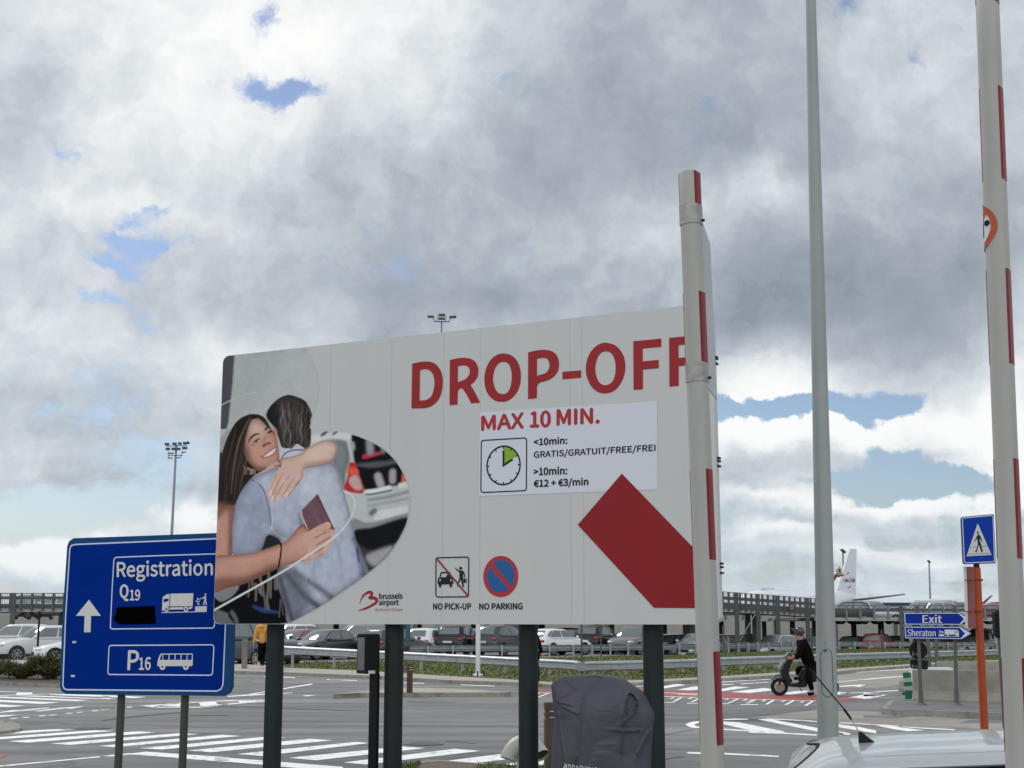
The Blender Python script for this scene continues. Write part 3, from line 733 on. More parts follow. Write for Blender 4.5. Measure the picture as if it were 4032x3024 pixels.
line('caption_lettering', 'NO PICK-UP', E1([(95, 1140), (915, 1135), (915, 1270), (95, 1270)]), M_BLACK, bb, .004, .0028, .004)
line('caption_lettering', 'NO PARKING', E1([(1097, 1140), (2032, 1132), (2032, 1265), (1097, 1270)]), M_BLACK, bb, .004, .0028, .004)
# airport emblem
H1 = lambda p: zs(10.055, 1400, 2300, p)
mb = MB()
BP.flat(mb, [H1(crom([(165, 815), (195, 640), (260, 480), (370, 350), (500, 275), (600, 262), (670, 295), (700, 370), (685, 470), (800, 500), (880, 570), (903, 660), (870, 740), (760, 830), (600, 920), (400, 1000), (230, 1040), (85, 1058), (300, 960), (480, 880), (660, 780), (770, 700), (780, 640), (720, 605), (590, 608), (515, 570), (520, 500), (600, 420), (590, 385), (520, 375), (400, 430), (290, 540), (210, 680)], 4))], .004)
lg = mb.build('airport_emblem', M_RINK, bb)
mb = MB()
line('airport_lettering', 'brussels', H1([(945, 360), (1865, 345), (1865, 580), (945, 580)]), M_BLACK, lg, .004, .0022, .004)
line('airport_lettering', 'airport', H1([(945, 612), (1705, 600), (1705, 888), (945, 888)]), M_BLACK, lg, .004, .0022, .004)
line('slogan_lettering', 'the heart of Europe', H1([(770, 950), (1865, 940), (1865, 1090), (770, 1090)]), mat('faded_red_print', (.35, .12, .12), .5, var=0), lg, .0, .0, .004)

# ---- printed photograph: painted into a colour attribute on a fine sheet
Z2 = lambda p: zs(1.508, 800, 1350, p)
FZ = lambda p: zs(3.686, 860, 1600, p)
KZ = lambda p: zs(3.0175, 1230, 1680, p)
AZ = lambda p: zs(3.606, 830, 2000, p)
uE = BP.uv(*Z2([(1235, 950)])[0])[0]
NX, NY = 470, 620
ca = np.zeros((NY, NX, 3)); ca[:] = .545, .55, .538
yy, xx = np.mgrid[0:NY, 0:NX].astype(float)
def cv(pts):
    out = []
    for x, y in pts:
        u, v = BP.uv(x, y)
        out.append(((u - uL) / (uE - uL) * (NX - 1), (vT - v) / (vT - vB) * (NY - 1)))
    return np.array(out)
def blur(m, s):
    if s < .3: return m
    r = int(3 * s + 1); k = np.exp(-.5 * (np.arange(-r, r + 1) / s) ** 2); k /= k.sum()
    mp_ = np.pad(m, r, mode='edge')
    mp_ = sum(k[i] * mp_[i:i + m.shape[0], :] for i in range(2 * r + 1))
    return sum(k[i] * mp_[:, i:i + m.shape[1]] for i in range(2 * r + 1))
def pmask(q):
    m = np.zeros((NY, NX))
    x0, x1 = int(max(0, q[:, 0].min() - 1)), int(min(NX, q[:, 0].max() + 2)); y0, y1 = int(max(0, q[:, 1].min() - 1)), int(min(NY, q[:, 1].max() + 2))
    if x1 <= x0 or y1 <= y0: return m
    X, Y_ = xx[y0:y1, x0:x1], yy[y0:y1, x0:x1]; c = np.zeros(X.shape, bool); j = len(q) - 1
    for i in range(len(q)):
        (xi, yi), (xj, yj) = q[i], q[j]
        if yi != yj: c ^= ((yi > Y_) != (yj > Y_)) & (X < (xj - xi) * (Y_ - yi) / (yj - yi) + xi)
        j = i
    m[y0:y1, x0:x1] = c
    return m
clipm = np.ones((NY, NX))
def lay(m, col, al=1.0):
    c = np.array(ink(*col)); m = (m * al * clipm)[..., None]; ca[:] = ca * (1 - m) + c * m
def poly(pts, col, bl=.6, al=1.0, smooth=True): lay(blur(pmask(cv(crom(pts, 5) if smooth else pts)), bl), col, al)
def stroke(pts, w, col, bl=.6, al=1.0, sc=None):
    q = cv(crom(pts, 6, False)); n = len(q); m = np.zeros((NY, NX))
    ws = np.interp(np.linspace(0, 1, n), np.linspace(0, 1, len(w)), w) if isinstance(w, (list, tuple)) else [w] * n
    for i in range(n - 1):
        (ax, ay), (bx, by) = q[i], q[i + 1]; hw = (ws[i] + ws[i + 1]) / 4
        x0, x1 = int(max(0, min(ax, bx) - hw - 2)), int(min(NX, max(ax, bx) + hw + 3)); y0, y1 = int(max(0, min(ay, by) - hw - 2)), int(min(NY, max(ay, by) + hw + 3))
        if x1 <= x0 or y1 <= y0: continue
        X, Y_ = xx[y0:y1, x0:x1], yy[y0:y1, x0:x1]; dx, dy = bx - ax, by - ay; L2 = dx * dx + dy * dy + 1e-9
        t = np.clip(((X - ax) * dx + (Y_ - ay) * dy) / L2, 0, 1); d = np.hypot(X - ax - t * dx, Y_ - ay - t * dy)
        m[y0:y1, x0:x1] = np.maximum(m[y0:y1, x0:x1], np.clip(hw + .5 - d, 0, 1))
    lay(blur(m, bl), col, al)
def rounded(pts, s, k, cool=.0):
    m0 = pmask(cv(crom(pts, 5))) * clipm; e = np.clip((blur(m0, s) - .5) * 2, 0, 1)
    f = 1 - k * (1 - e) ** 1.3 * m0
    ca[:] = ca * np.stack([f, f ** (1 + cool), f ** (1 + cool * 1.5)], -1)
DL = [(630, 512), (700, 512), (760, 520), (860, 537), (960, 572), (1060, 625), (1140, 700), (1195, 790), (1222, 880), (1226, 960), (1205, 1080), (1150, 1190), (1080, 1280), (970, 1375), (850, 1460), (720, 1550), (520, 1660)]
region = np.clip(blur(pmask(cv(Z2([(40, 60), (600, 30), (640, 90), (672, 170), (686, 260), (672, 370), (640, 450), (630, 512)] + crom(DL, 4, False) + [(40, 1720)]))), .6), 0, 1)
dmask = blur(pmask(cv(Z2([(40, 512)] + crom(DL, 4, False) + [(40, 1720)]))), .5)
upper = blur(pmask(cv(Z2([(40, 60), (600, 30), (640, 90), (672, 170), (686, 260), (672, 370), (640, 450), (630, 560), (40, 700)]))), .6)
clipm = upper
lay(np.ones((NY, NX)), (171, 175, 174), .95); poly(Z2([(110, 60), (420, 60), (360, 300), (150, 520), (100, 600)]), (158, 161, 160), 20, .7)
poly(Z2([(60, 60), (188, 60), (175, 250), (150, 480), (130, 535), (60, 560)]), (74, 74, 79), 1.6, 1, False)
clipm = dmask
lay(np.ones((NY, NX)), (176, 180, 178))
poly(Z2([(40, 520), (110, 560), (150, 500), (180, 520), (120, 640), (40, 700)]), (150, 153, 152), 2); poly(Z2([(40, 670), (125, 660), (120, 800), (60, 820)]), (42, 46, 50), 2)
# car behind
poly(KZ([(-200, 150), (420, 60), (440, 200), (300, 160), (-100, 210)]), (196, 201, 200), 2)
for x, y in ((110, 90), (250, 75), (130, 80)): stroke(KZ([(x, y + 15), (x + 40, y - 15)]), 5, (70, 78, 82), 1.5)
poly(KZ([(160, 165), (420, 180), (445, 400), (400, 560), (385, 780), (300, 520), (240, 430), (200, 300)]), (108, 115, 118), 2.5)
poly(KZ([(280, 230), (380, 260), (370, 480), (300, 470)]), (132, 140, 142), 4, .6)
stroke(KZ([(430, 170), (455, 290), (485, 410)]), 8, (172, 182, 187), 1.4)
poly(KZ([(470, 95), (640, 130), (830, 215), (960, 330), (1070, 460), (1125, 560), (1140, 660), (1070, 690), (890, 720), (650, 780), (560, 600), (500, 420), (480, 250)]), (19, 19, 23), 1.8)
poly(KZ([(540, 440), (900, 405), (1010, 385), (1010, 430), (740, 485), (560, 470)]), (84, 84, 94), 2.5)
poly(KZ([(600, 345), (640, 320), (805, 298), (800, 335), (610, 382)]), (188, 26, 70), 1.5)
stroke(KZ([(680, 180), (690, 290)]), 16, (136, 146, 152), 3); stroke(KZ([(830, 225), (845, 300)]), 8, (120, 128, 132), 2.5); stroke(KZ([(480, 200), (490, 260)]), 8, (150, 158, 160), 2)
stroke(KZ([(780, 590), (815, 690)]), 17, (165, 155, 160), 2.2); stroke(KZ([(955, 540), (955, 640)]), 15, (160, 150, 156), 2.2); poly(KZ([(1080, 540), (1128, 560), (1140, 650), (1065, 665)]), (208, 96, 58), 2)
poly(KZ([(440, 440), (490, 425), (520, 450), (548, 560), (612, 770), (505, 788), (380, 742), (418, 600)]), (186, 22, 22), 1.1)
poly(KZ([(440, 620), (520, 560), (592, 730), (520, 752), (452, 690)]), (190, 152, 152), 1.8); stroke(KZ([(450, 520), (510, 540)]), 16, (226, 74, 34), 2)
stroke(KZ([(650, 778), (760, 765), (915, 728)]), 11, (208, 214, 212), 1.2); stroke(KZ([(1050, 700), (1160, 680)]), 12, (200, 205, 203), 1.5)
stroke(KZ([(640, 805), (720, 800), (940, 755)]), 4, (92, 98, 102), 1); stroke(KZ([(670, 870), (900, 835), (1150, 770)]), 6, (128, 134, 137), 2); stroke(KZ([(660, 940), (900, 900), (1150, 850)]), 6, (150, 154, 155), 2)
poly(KZ([(740, 1010), (1140, 935), (1140, 1040), (730, 1115)]), (198, 200, 197), 1.2, 1, False); stroke(KZ([(700, 1030), (740, 1000)]), 12, (96, 100, 103), 2.5)
poly(KZ([(490, 1090), (700, 1140), (1150, 1020), (1130, 1090), (720, 1195), (490, 1250)]), (130, 131, 133), 2)
poly(KZ([(495, 1238), (720, 1192), (1130, 1075), (1090, 1230), (950, 1430), (640, 1500), (540, 1420)]), (20, 20, 22), 1.8)
poly(KZ([(520, 1400), (700, 1470), (980, 1400), (780, 1700), (560, 1700)]), (58, 58, 60), 3); poly(KZ([(640, 1540), (780, 1470), (960, 1430), (780, 1640), (700, 1640)]), (152, 150, 150), 3)
clipm = np.clip(upper + dmask, 0, 1)
# dark clothes below
poly(Z2([(40, 1420), (240, 1360), (470, 1250), (560, 1600), (540, 1700), (40, 1700)]), (12, 13, 18), 1.2)
poly(Z2([(320, 1130), (400, 1110), (520, 1180), (480, 1230), (300, 1270)]), (34, 37, 44), 1)
poly(AZ([(40, 1190), (390, 1100), (330, 1230), (180, 1325), (90, 1300)]), (118, 123, 128), 1.2); poly(AZ([(20, 1450), (230, 1490), (260, 1560), (320, 1660), (20, 1660)]), (98, 98, 103), 1.5); stroke(AZ([(300, 1480), (350, 1560), (370, 1620)]), 9, (96, 94, 90), 2)
stroke(AZ([(610, 1400), (760, 1455), (960, 1480)]), [6, 10, 4], (32, 64, 116), 1.6)
for p, w in (([(550, 1060), (545, 1150), (535, 1260)], 6), ([(640, 1080), (645, 1200), (640, 1310)], 9), ([(740, 1060), (760, 1250), (780, 1430)], 6), ([(825, 900), (820, 1150), (800, 1300), (820, 1430)], 11), ([(990, 1300), (985, 1430), (970, 1550)], 4), ([(1005, 1300), (1030, 1520)], 3),
             ([(700, 960), (720, 1100), (700, 1200)], 10), ([(860, 1000), (850, 1270)], 8), ([(590, 1050), (600, 1110)], 10), ([(690, 1150), (740, 1230)], 14), ([(930, 1000), (930, 1140)], 16)):
    stroke(AZ(p), w * .6, (112, 103, 99), .8, .8)
# shirt
shirt = Z2([(285, 810), (360, 768), (440, 738), (600, 735), (740, 705), (795, 742), (822, 830), (850, 930), (880, 1040), (905, 1160), (940, 1250), (975, 1375), (850, 1462), (720, 1552), (520, 1668), (485, 1560), (440, 1400), (470, 1200), (385, 1140), (330, 1240), (165, 1248), (170, 1060), (195, 930), (230, 870)])
poly(shirt, (163, 170, 190), .8)
clip0 = clipm; clipm = clip0 * blur(pmask(cv(crom(shirt, 5))), .5)
poly(Z2([(170, 1250), (160, 1040), (235, 850), (300, 820), (390, 930), (400, 1060), (330, 1240)]), (142, 150, 173), 6, .9); poly(Z2([(560, 760), (800, 760), (860, 1000), (800, 1150), (620, 1000)]), (182, 187, 200), 14, .8)
poly(Z2([(400, 1060), (500, 1130), (580, 1060), (560, 1000), (640, 1010), (560, 1150), (420, 1180)]), (126, 133, 156), 8, .8)
poly(Z2([(430, 1330), (520, 1320), (640, 1500), (560, 1650), (480, 1600)]), (104, 107, 120), 6, .9); stroke(Z2([(500, 1380), (600, 1500), (680, 1560)]), 13, (82, 85, 97), 3.5); stroke(Z2([(540, 1360), (680, 1450), (760, 1510)]), 12, (96, 99, 112), 4); stroke(Z2([(460, 1400), (500, 1540), (530, 1640)]), 9, (80, 82, 94), 2.5)
stroke(Z2([(905, 1160), (935, 1260), (950, 1370)]), 16, (96, 106, 140), 4, .8); stroke(Z2([(915, 1220), (925, 1300)]), 4, (52, 60, 88), 1.4)
for i in range(26):
    x = rnd.uniform(560, 900); y = rnd.uniform(1100, 1420); stroke(Z2([(x, y), (x + rnd.uniform(-12, 12), y + rnd.uniform(40, 110))]), 3, rnd.choice([(146, 153, 178), (176, 182, 197), (138, 145, 170)]), 1.8, .5)
for i in range(30):
    x = rnd.uniform(190, 380); y = rnd.uniform(860, 1200); stroke(Z2([(x, y), (x + rnd.uniform(-14, 14), y + rnd.uniform(30, 60))]), 3, rnd.choice([(132, 140, 164), (156, 163, 184)]), 1.8, .45)
stroke(Z2([(285, 812), (335, 838), (370, 900), (395, 1000), (402, 1090)]), 3.2, (104, 113, 138), .9); stroke(Z2([(310, 818), (360, 850), (395, 930), (412, 1030), (405, 1100)]), 2.5, (186, 191, 203), .9, .7)
stroke(Z2([(400, 1090), (430, 1130), (490, 1170)]), 2, (176, 180, 190), .8)
clipm = clip0
poly(Z2([(452, 640), (520, 618), (605, 622), (625, 640), (560, 665), (470, 690)]), (182, 183, 198), .9); stroke(Z2([(465, 690), (490, 655), (540, 637), (600, 637)]), 3.2, (66, 77, 98), .8)
rounded(shirt, 13, .42)
rounded(shirt, 4, .22)
# man's hair
mh = Z2([(378, 440), (395, 385), (450, 330), (510, 309), (560, 322), (605, 345), (636, 395), (648, 445), (641, 520), (640, 590), (618, 632), (560, 600), (520, 622), (470, 620), (452, 570), (430, 510)])
poly(mh, (62, 54, 53), .8); poly(Z2([(378, 440), (400, 385), (450, 360), (450, 520), (460, 600), (430, 510)]), (34, 31, 33), 3)
clipm = clip0 * blur(pmask(cv(crom(mh, 5))), .6)
for i in range(70):
    x = rnd.uniform(400, 650); y = rnd.uniform(310, 560); c = rnd.choice([(112, 99, 97), (96, 86, 84), (40, 36, 38), (32, 30, 33), (136, 123, 120), (78, 70, 69)])
    if x < 460: c = rnd.choice([(40, 36, 38), (58, 50, 50)])
    stroke(Z2([(x, y), (x + rnd.uniform(-6, 12), y + 40), (x + rnd.uniform(-8, 10), y + 75), (x + rnd.uniform(-16, 6), y + 110)]), [1, 3.2, 2.6, .6], c, .7, .75)
clipm = clip0
rounded(mh, 9, .45)
stroke(Z2([(600, 560), (625, 590), (610, 628)]), 7, (70, 58, 55), .9); stroke(Z2([(500, 600), (520, 622), (540, 605)]), 6, (84, 68, 64), .9)
stroke(Z2([(416, 505), (430, 525), (432, 565)]), [5, 8, 4], (190, 132, 112), .9); stroke(Z2([(424, 520), (428, 545)]), 2.5, (140, 80, 70), .8)
# woman's hair back
wh = Z2([(60, 1000), (90, 860), (98, 720), (130, 600), (165, 520), (205, 462), (262, 428), (320, 424), (365, 445), (400, 500), (430, 560), (400, 640), (420, 700), (380, 745), (300, 795), (235, 868), (190, 960), (170, 985)])
poly(wh, (36, 30, 28), .9)
clipm = clip0 * blur(pmask(cv(crom(wh, 5))), .6)
for i in range(75):
    x = rnd.uniform(120, 290); c = rnd.choice([(76, 60, 50), (54, 44, 38), (92, 74, 61), (26, 21, 20), (20, 17, 17), (44, 36, 32)])
    y = rnd.uniform(440, 640); e = rnd.uniform(800, 990)
    stroke(Z2([(x + 30, y), (x - 5, (y + e) / 2 - 40), (x - 28, (y + e) / 2 + 60), (x - 40, e)]), [.8, 2.2, 2.2, .6], c, .7, .6)
for i in range(12): stroke(FZ([(370 + i * 8, 870 + i * 4), (400 + i * 12, 930), (380 + i * 14, 985)]), 2.4, rnd.choice([(168, 134, 116), (110, 84, 70), (60, 46, 42)]), .7, .8)
clipm = clip0
stroke(Z2([(280, 440), (215, 580), (180, 760), (165, 900)]), [1, 3, 2.5, 1], (128, 104, 84), 1, .8)
# face
face = FZ([(452, 225), (520, 188), (590, 182), (655, 235), (715, 305), (775, 345), (840, 440), (868, 560), (885, 690), (880, 790), (820, 868), (720, 905), (600, 935), (530, 895), (440, 800), (385, 670), (392, 490), (420, 330)])
poly(face, (190, 140, 120), .9)
clipm = clip0 * blur(pmask(cv(crom(face, 5))), .6)
poly(FZ([(450, 225), (600, 180), (740, 320), (640, 400), (470, 400)]), (206, 168, 152), 7, .9); poly(FZ([(380, 560), (450, 620), (480, 780), (560, 900), (430, 830), (370, 700)]), (122, 76, 60), 6, .85)
poly(FZ([(520, 600), (640, 600), (640, 720), (540, 720)]), (204, 132, 106), 8, .8); poly(FZ([(740, 430), (840, 450), (860, 560), (780, 560)]), (206, 136, 112), 6, .8); poly(FZ([(600, 830), (860, 760), (800, 880), (640, 920)]), (184, 140, 122), 6, .7); poly(FZ([(500, 850), (620, 880), (760, 880), (640, 950), (520, 920)]), (132, 86, 68), 4, .8)
poly(FZ([(640, 410), (690, 420), (760, 520), (700, 560), (650, 520)]), (198, 146, 128), 4, .8); stroke(FZ([(690, 440), (660, 520), (655, 570)]), 5, (150, 92, 76), 2.4, .7); stroke(FZ([(655, 580), (700, 545), (750, 535)]), 5, (118, 58, 50), 1.0)
stroke(FZ([(438, 525), (475, 455), (540, 408), (598, 398)]), [2, 5, 4.6, 2], (52, 40, 36), .8); stroke(FZ([(685, 335), (715, 308), (745, 300)]), [5, 4, 2], (60, 46, 40), .9)
stroke(FZ([(490, 560), (530, 512), (580, 480), (605, 480)]), [2, 4, 4.2, 1.5], (52, 36, 36), .7); stroke(FZ([(515, 540), (560, 508), (595, 492)]), 3.6, (168, 160, 158), .7, .85); stroke(FZ([(545, 515), (562, 503)]), 4, (44, 40, 44), .5); stroke(FZ([(728, 388), (755, 365), (778, 368)]), 4.4, (56, 40, 40), .8)
stroke(FZ([(500, 570), (560, 545), (610, 510)]), 4, (170, 116, 98), 1.5, .7)
rounded(face, 10, .38, .35)
poly(FZ([(640, 735), (720, 680), (810, 612), (826, 640), (800, 690), (720, 735)]), (226, 220, 214), .7); stroke(FZ([(638, 738), (690, 690), (760, 640), (825, 595)]), [2.5, 4, 4, 3], (170, 92, 80), .8); stroke(FZ([(655, 745), (730, 735), (800, 695), (835, 640)]), [3, 6, 6, 3], (190, 108, 100), .9)
for i in range(6): x = 690 + i * 20; stroke(FZ([(x, 712 - i * 14), (x + 5, 735 - i * 15)]), 1, (180, 160, 150), .5, .6)
stroke(FZ([(620, 720), (645, 745), (650, 765)]), 3, (136, 84, 68), 1.2, .7); stroke(FZ([(835, 600), (850, 580)]), 3, (150, 90, 76), 1, .7)
clipm = clip0
for p in ([(450, 230), (400, 330), (380, 480), (370, 620)], [(470, 205), (430, 300), (400, 430)], [(600, 175), (680, 240), (730, 310)]): stroke(FZ(p), [4, 5, 3], (58, 45, 40), .9, .8)
# upper arm and hand on the shoulder
arm = Z2([(455, 692), (560, 665), (630, 620), (690, 586), (742, 578), (785, 600), (795, 640), (768, 700), (700, 727), (605, 742), (590, 800), (545, 850), (470, 790), (455, 740)])
poly(arm, (206, 168, 150), .8)
rounded(arm, 7, .42, .3)
for a_, b_, w in (((950, 900), (755, 1265), 74), ((1010, 940), (785, 1350), 76), ((1090, 980), (855, 1345), 72), ((1150, 1010), (985, 1300), 62)):
    m_ = ((a_[0] + b_[0]) / 2 - 12, (a_[1] + b_[1]) / 2); k = (NX - 1) / (uE - uL) * .0
    stroke(FZ([a_, m_, b_]), [w * .30, w * .27, w * .20], (206, 164, 148), .7)
for a_, b_ in (((955, 960), (775, 1290)), ((1030, 1000), (815, 1350)), ((1110, 1030), (960, 1270))): stroke(FZ([a_, ((a_[0] + b_[0]) / 2 - 8, (a_[1] + b_[1]) / 2), b_]), [1, 2.4, 2.6], (146, 100, 90), .8, .8)
stroke(FZ([(735, 1240), (745, 1300), (800, 1370), (880, 1360)]), 2, (90, 86, 100), 1, .6); stroke(FZ([(880, 860), (770, 1180), (735, 1270)]), 2, (122, 96, 98), 1, .6); stroke(FZ([(1160, 1090), (1060, 1250), (985, 1320)]), 2.5, (118, 96, 100), 1, .7)
for x, y in ((755, 1255), (785, 1335), (855, 1330), (985, 1285)): stroke(FZ([(x + 8, y - 20), (x, y + 16)]), 8, (216, 184, 178), .7)
poly(Z2([(590, 730), (700, 722), (765, 700), (700, 700), (610, 715)]), (172, 128, 112), 3, .8); poly(Z2([(600, 660), (700, 600), (780, 600), (760, 650), (640, 690)]), (214, 182, 168), 6, .7)
stroke(FZ([(880, 790), (905, 840), (900, 870)]), 4, (120, 74, 66), 1.2, .8); stroke(FZ([(715, 915), (770, 875), (850, 840)]), [9, 10, 12], (200, 150, 134), .8); stroke(FZ([(820, 870), (880, 860), (905, 880)]), 2.4, (70, 52, 52), .8)
stroke(Z2([(600, 742), (690, 730), (765, 704)]), 2.5, (112, 112, 130), 1.2, .7)
# passport
poly(Z2([(580, 1000), (682, 895), (783, 1110), (742, 1142), (626, 1118)]), (110, 72, 83), .7, 1, False); stroke(Z2([(582, 1000), (590, 1040), (626, 1118)]), 3.4, (196, 184, 172), .7); stroke(Z2([(640, 950), (700, 1090)]), 7, (124, 84, 94), 3, .6); stroke(Z2([(672, 905), (776, 1108)]), 2.4, (80, 52, 62), .9, .7); stroke(Z2([(570, 1010), (585, 1070), (610, 1120)]), 8, (108, 112, 132), 3, .7)
# lower arm
ua = AZ([(85, -20), (200, -40), (340, -10), (310, 160), (298, 420), (290, 690), (60, 730), (70, 400)])
poly(ua, (188, 134, 114), .9); poly(AZ([(230, -20), (340, -20), (310, 160), (295, 680), (240, 660), (260, 200)]), (128, 84, 68), 4, .8); poly(AZ([(60, -60), (260, -60), (200, 60), (80, 160)]), (112, 72, 58), 5, .8)
rounded(ua, 8, .4, .3)
fa = AZ([(50, 720), (300, 668), (620, 632), (980, 512), (1120, 425), (1260, 255), (1320, 222), (1360, 270), (1405, 330), (1480, 310), (1560, 400), (1560, 520), (1500, 640), (1350, 740), (1240, 772), (1000, 835), (700, 975), (500, 1065), (250, 1135), (40, 1170)])
poly(fa, (190, 134, 113), .8)
clipm = clip0 * blur(pmask(cv(crom(fa, 5))), .6)
poly(AZ([(40, 1000), (500, 960), (900, 800), (1000, 840), (500, 1080), (40, 1180)]), (120, 74, 58), 6, .85); poly(AZ([(300, 680), (700, 620), (1000, 540), (1000, 640), (600, 760), (300, 780)]), (208, 152, 132), 7, .6); poly(AZ([(1150, 430), (1400, 360), (1480, 520), (1300, 640), (1100, 560)]), (204, 150, 132), 8, .7)
rounded(fa, 9, .48, .3)
clipm = clip0
for p, w in (([(1380, 420), (1520, 340), (1655, 255)], (26, 24, 18)), ([(1430, 520), (1580, 430), (1715, 355)], (26, 24, 17)), ([(1440, 640), (1590, 540), (1690, 460)], (24, 22, 14)), ([(1380, 710), (1520, 660), (1630, 590)], (22, 20, 12))): stroke(AZ(p), [x * .95 for x in w], (204, 154, 136), .7)
for p in ([(1480, 430), (1560, 385), (1640, 340)], [(1500, 530), (1640, 450), (1700, 410)], [(1480, 640), (1600, 560)]): stroke(AZ(p), 2.4, (92, 56, 52), .8, .8)
stroke(AZ([(1330, 230), (1350, 290), (1400, 330)]), 2, (110, 74, 60), .8, .7); stroke(AZ([(1250, 772), (1420, 730), (1600, 650)]), 3, (126, 126, 146), 1.6, .6)
stroke(AZ([(992, 510), (1003, 560), (995, 660), (975, 780), (960, 855)]), [5, 3.5, 4.5, 4.5, 3], (22, 20, 20), .6)
# sweeping white lines
wl = (203, 205, 198)
stroke(Z2([(50, 1596), (200, 1512), (450, 1372), (600, 1277), (760, 1170), (850, 1082), (888, 1015), (902, 965), (892, 920), (868, 893), (836, 880)]), [4.6, 4.4, 4.2, 4, 3.6, 3.2, 3, 3, 3], wl, .5)
stroke(Z2([(100, 374), (200, 326), (300, 297), (370, 296), (410, 318), (402, 360), (345, 416)]), [2.6, 2.4, 2.2, 2, 1.8, 1.4, 1], (176, 179, 176), .6)
# sheet mesh
_l = ca @ np.array([.2126, .7152, .0722]); ca = ca * .80 + _l[..., None] * .20
rg_ = np.random.default_rng(3)
gr1, gr2 = rg_.normal(0, 1, (NY, NX)), blur(rg_.normal(0, 1, (NY, NX)), 2.2); gr3 = blur(rg_.normal(0, 1, (NY, NX)), 9)
wv_ = blur(pmask(cv(crom(shirt, 5))), .6) * (1 - np.clip(blur(pmask(cv(crom(fa, 5))), .6) + blur(pmask(cv(crom(arm, 5))), .6), 0, 1))
tw = np.sin(xx * 2.1 + yy * .7 + 2 * gr3 / gr3.std()) * .5 + np.sin(yy * 1.9) * .3
crs = blur(rg_.normal(0, 1, (NY, NX)), 5); crs2 = blur(blur(rg_.normal(0, 1, (NY, NX)), 3)[:, ::-1], 4)
ca *= 1 + (wv_ * (.03 * tw + .055 * crs / crs.std()))[..., None]
inside = (np.clip(blur(region, 1), 0, 1))[..., None]
ca *= 1 + inside * (.022 * gr1 + .015 * gr2 / gr2.std() + .02 * gr3 / gr3.std())[..., None]
keep = blur(region, 1.0) > .02
vs_ = np.zeros((NY, NX, 3))
for j in range(NY):
    v = vT - j / (NY - 1) * (vT - vB)
    o_ = BP.P(uL, v, .003); e_ = BP.P(uE, v, .003)
    t_ = np.linspace(0, 1, NX)[:, None]
    vs_[j] = np.array(o_) * (1 - t_) + np.array(e_) * t_
ii = np.arange(NX * NY).reshape(NY, NX)
cornr = .06
uu = uL + xx / (NX - 1) * (uE - uL); vv = vT - yy / (NY - 1) * (vT - vB)
inb = (uu > uL + .004) & (vv > vB + .004) & (vv < vT - .004)
rr_ = .075
bad = ((uu < uL + rr_) & (vv > vT - rr_) & (np.hypot(uu - uL - rr_, vv - vT + rr_) > rr_ - .004)) | ((uu < uL + rr_) & (vv < vB + rr_) & (np.hypot(uu - uL - rr_, vv - vB - rr_) > rr_ - .004))
kk = keep & inb & ~bad
q = kk[:-1, :-1] & kk[1:, :-1] & kk[:-1, 1:] & kk[1:, 1:]
fcs = np.stack([ii[:-1, :-1][q], ii[1:, :-1][q], ii[1:, 1:][q], ii[:-1, 1:][q]], 1)
used, inv = np.unique(fcs, return_inverse=True)
me = bpy.data.meshes.new('photo_print')
pv = vs_.reshape(-1, 3)[used] - np.array(ORG[bb.name])
me.from_pydata(pv.tolist(), [], inv.reshape(fcs.shape).tolist())
at = me.color_attributes.new('print', 'FLOAT_COLOR', 'POINT')
rgba = np.ones((len(used), 4), np.float32); rgba[:, :3] = np.clip(ca.reshape(-1, 3)[used], .004, .95)
at.data.foreach_set('color', rgba.ravel())
mp_m = bpy.data.materials.new('printed_picture'); mp_m.use_nodes = True
_b = mp_m.node_tree.nodes['Principled BSDF']; _a = mp_m.node_tree.nodes.new('ShaderNodeAttribute'); _a.attribute_name = 'print'
mp_m.node_tree.links.new(_a.outputs['Color'], _b.inputs['Base Color']); _b.inputs['Roughness'].default_value = .55; _b.inputs['Specular IOR Level'].default_value = .05
me.materials.append(mp_m)
pp = bpy.data.objects.new('printed_picture', me); COL.objects.link(pp); pp.parent = bb

# ------------------------------------------------------------------ blue direction sign on the left
M_BLUE = mat('blue_reflective', (.0003, .023, .215), .6, spec=.03, var=.05, vs=3, stretch=(1, 1, 6))
M_BLUEF = mat('blue_rim', (.002, .055, .18), .5, spec=.15, var=.08, vs=3)
M_REFL = mat('white_reflective', (.60, .60, .56), .5, var=.04, vs=4)
M_REFLB = mat('white_border_film', (.56, .62, .78), .5, var=.03, vs=4)
M_POST = mat('grey_green_post', (.055, .062, .052), .6, var=.15, vs=3)
SZ = lambda p: zs(1.62, 0, 2000, p)
sO = D(300, 2740, 15.9)
su = Vector((.955, -.296, 0)).normalized()
SP = Plane(sO, su, (0, 0, 1))
sg = thing('direction_sign', 'blue road sign reading Registration Q19 and P16 with lorry and bus symbols', 'road sign', (sO.x + .6, sO.y, 0))
s_out = SZ([(428, 245), (440, 212), (470, 193), (900, 178), (1375, 160), (1440, 158), (1478, 175), (1490, 215), (1487, 500), (1482, 760), (1472, 1140), (1455, 1180), (1420, 1200), (900, 1194), (420, 1187), (393, 1170), (382, 1140), (398, 700)])
sq = [SP.uv(x, y) for x, y in s_out]
MB().prism([SP.P(u, v, 0) for u, v in sq], SP.n * -.07).build('sign_panel', [M_BLUEF], sg)
mb = MB(); SP.flat(mb, [SZ([(447, 262), (456, 238), (480, 230), (1375, 193), (1425, 192), (1444, 210), (1440, 740), (1424, 1125), (1412, 1158), (1385, 1170), (425, 1160), (408, 1150), (401, 1130), (420, 700)])], .004)
face_s = mb.build('sign_face', M_BLUE, sg)
mb = MB()
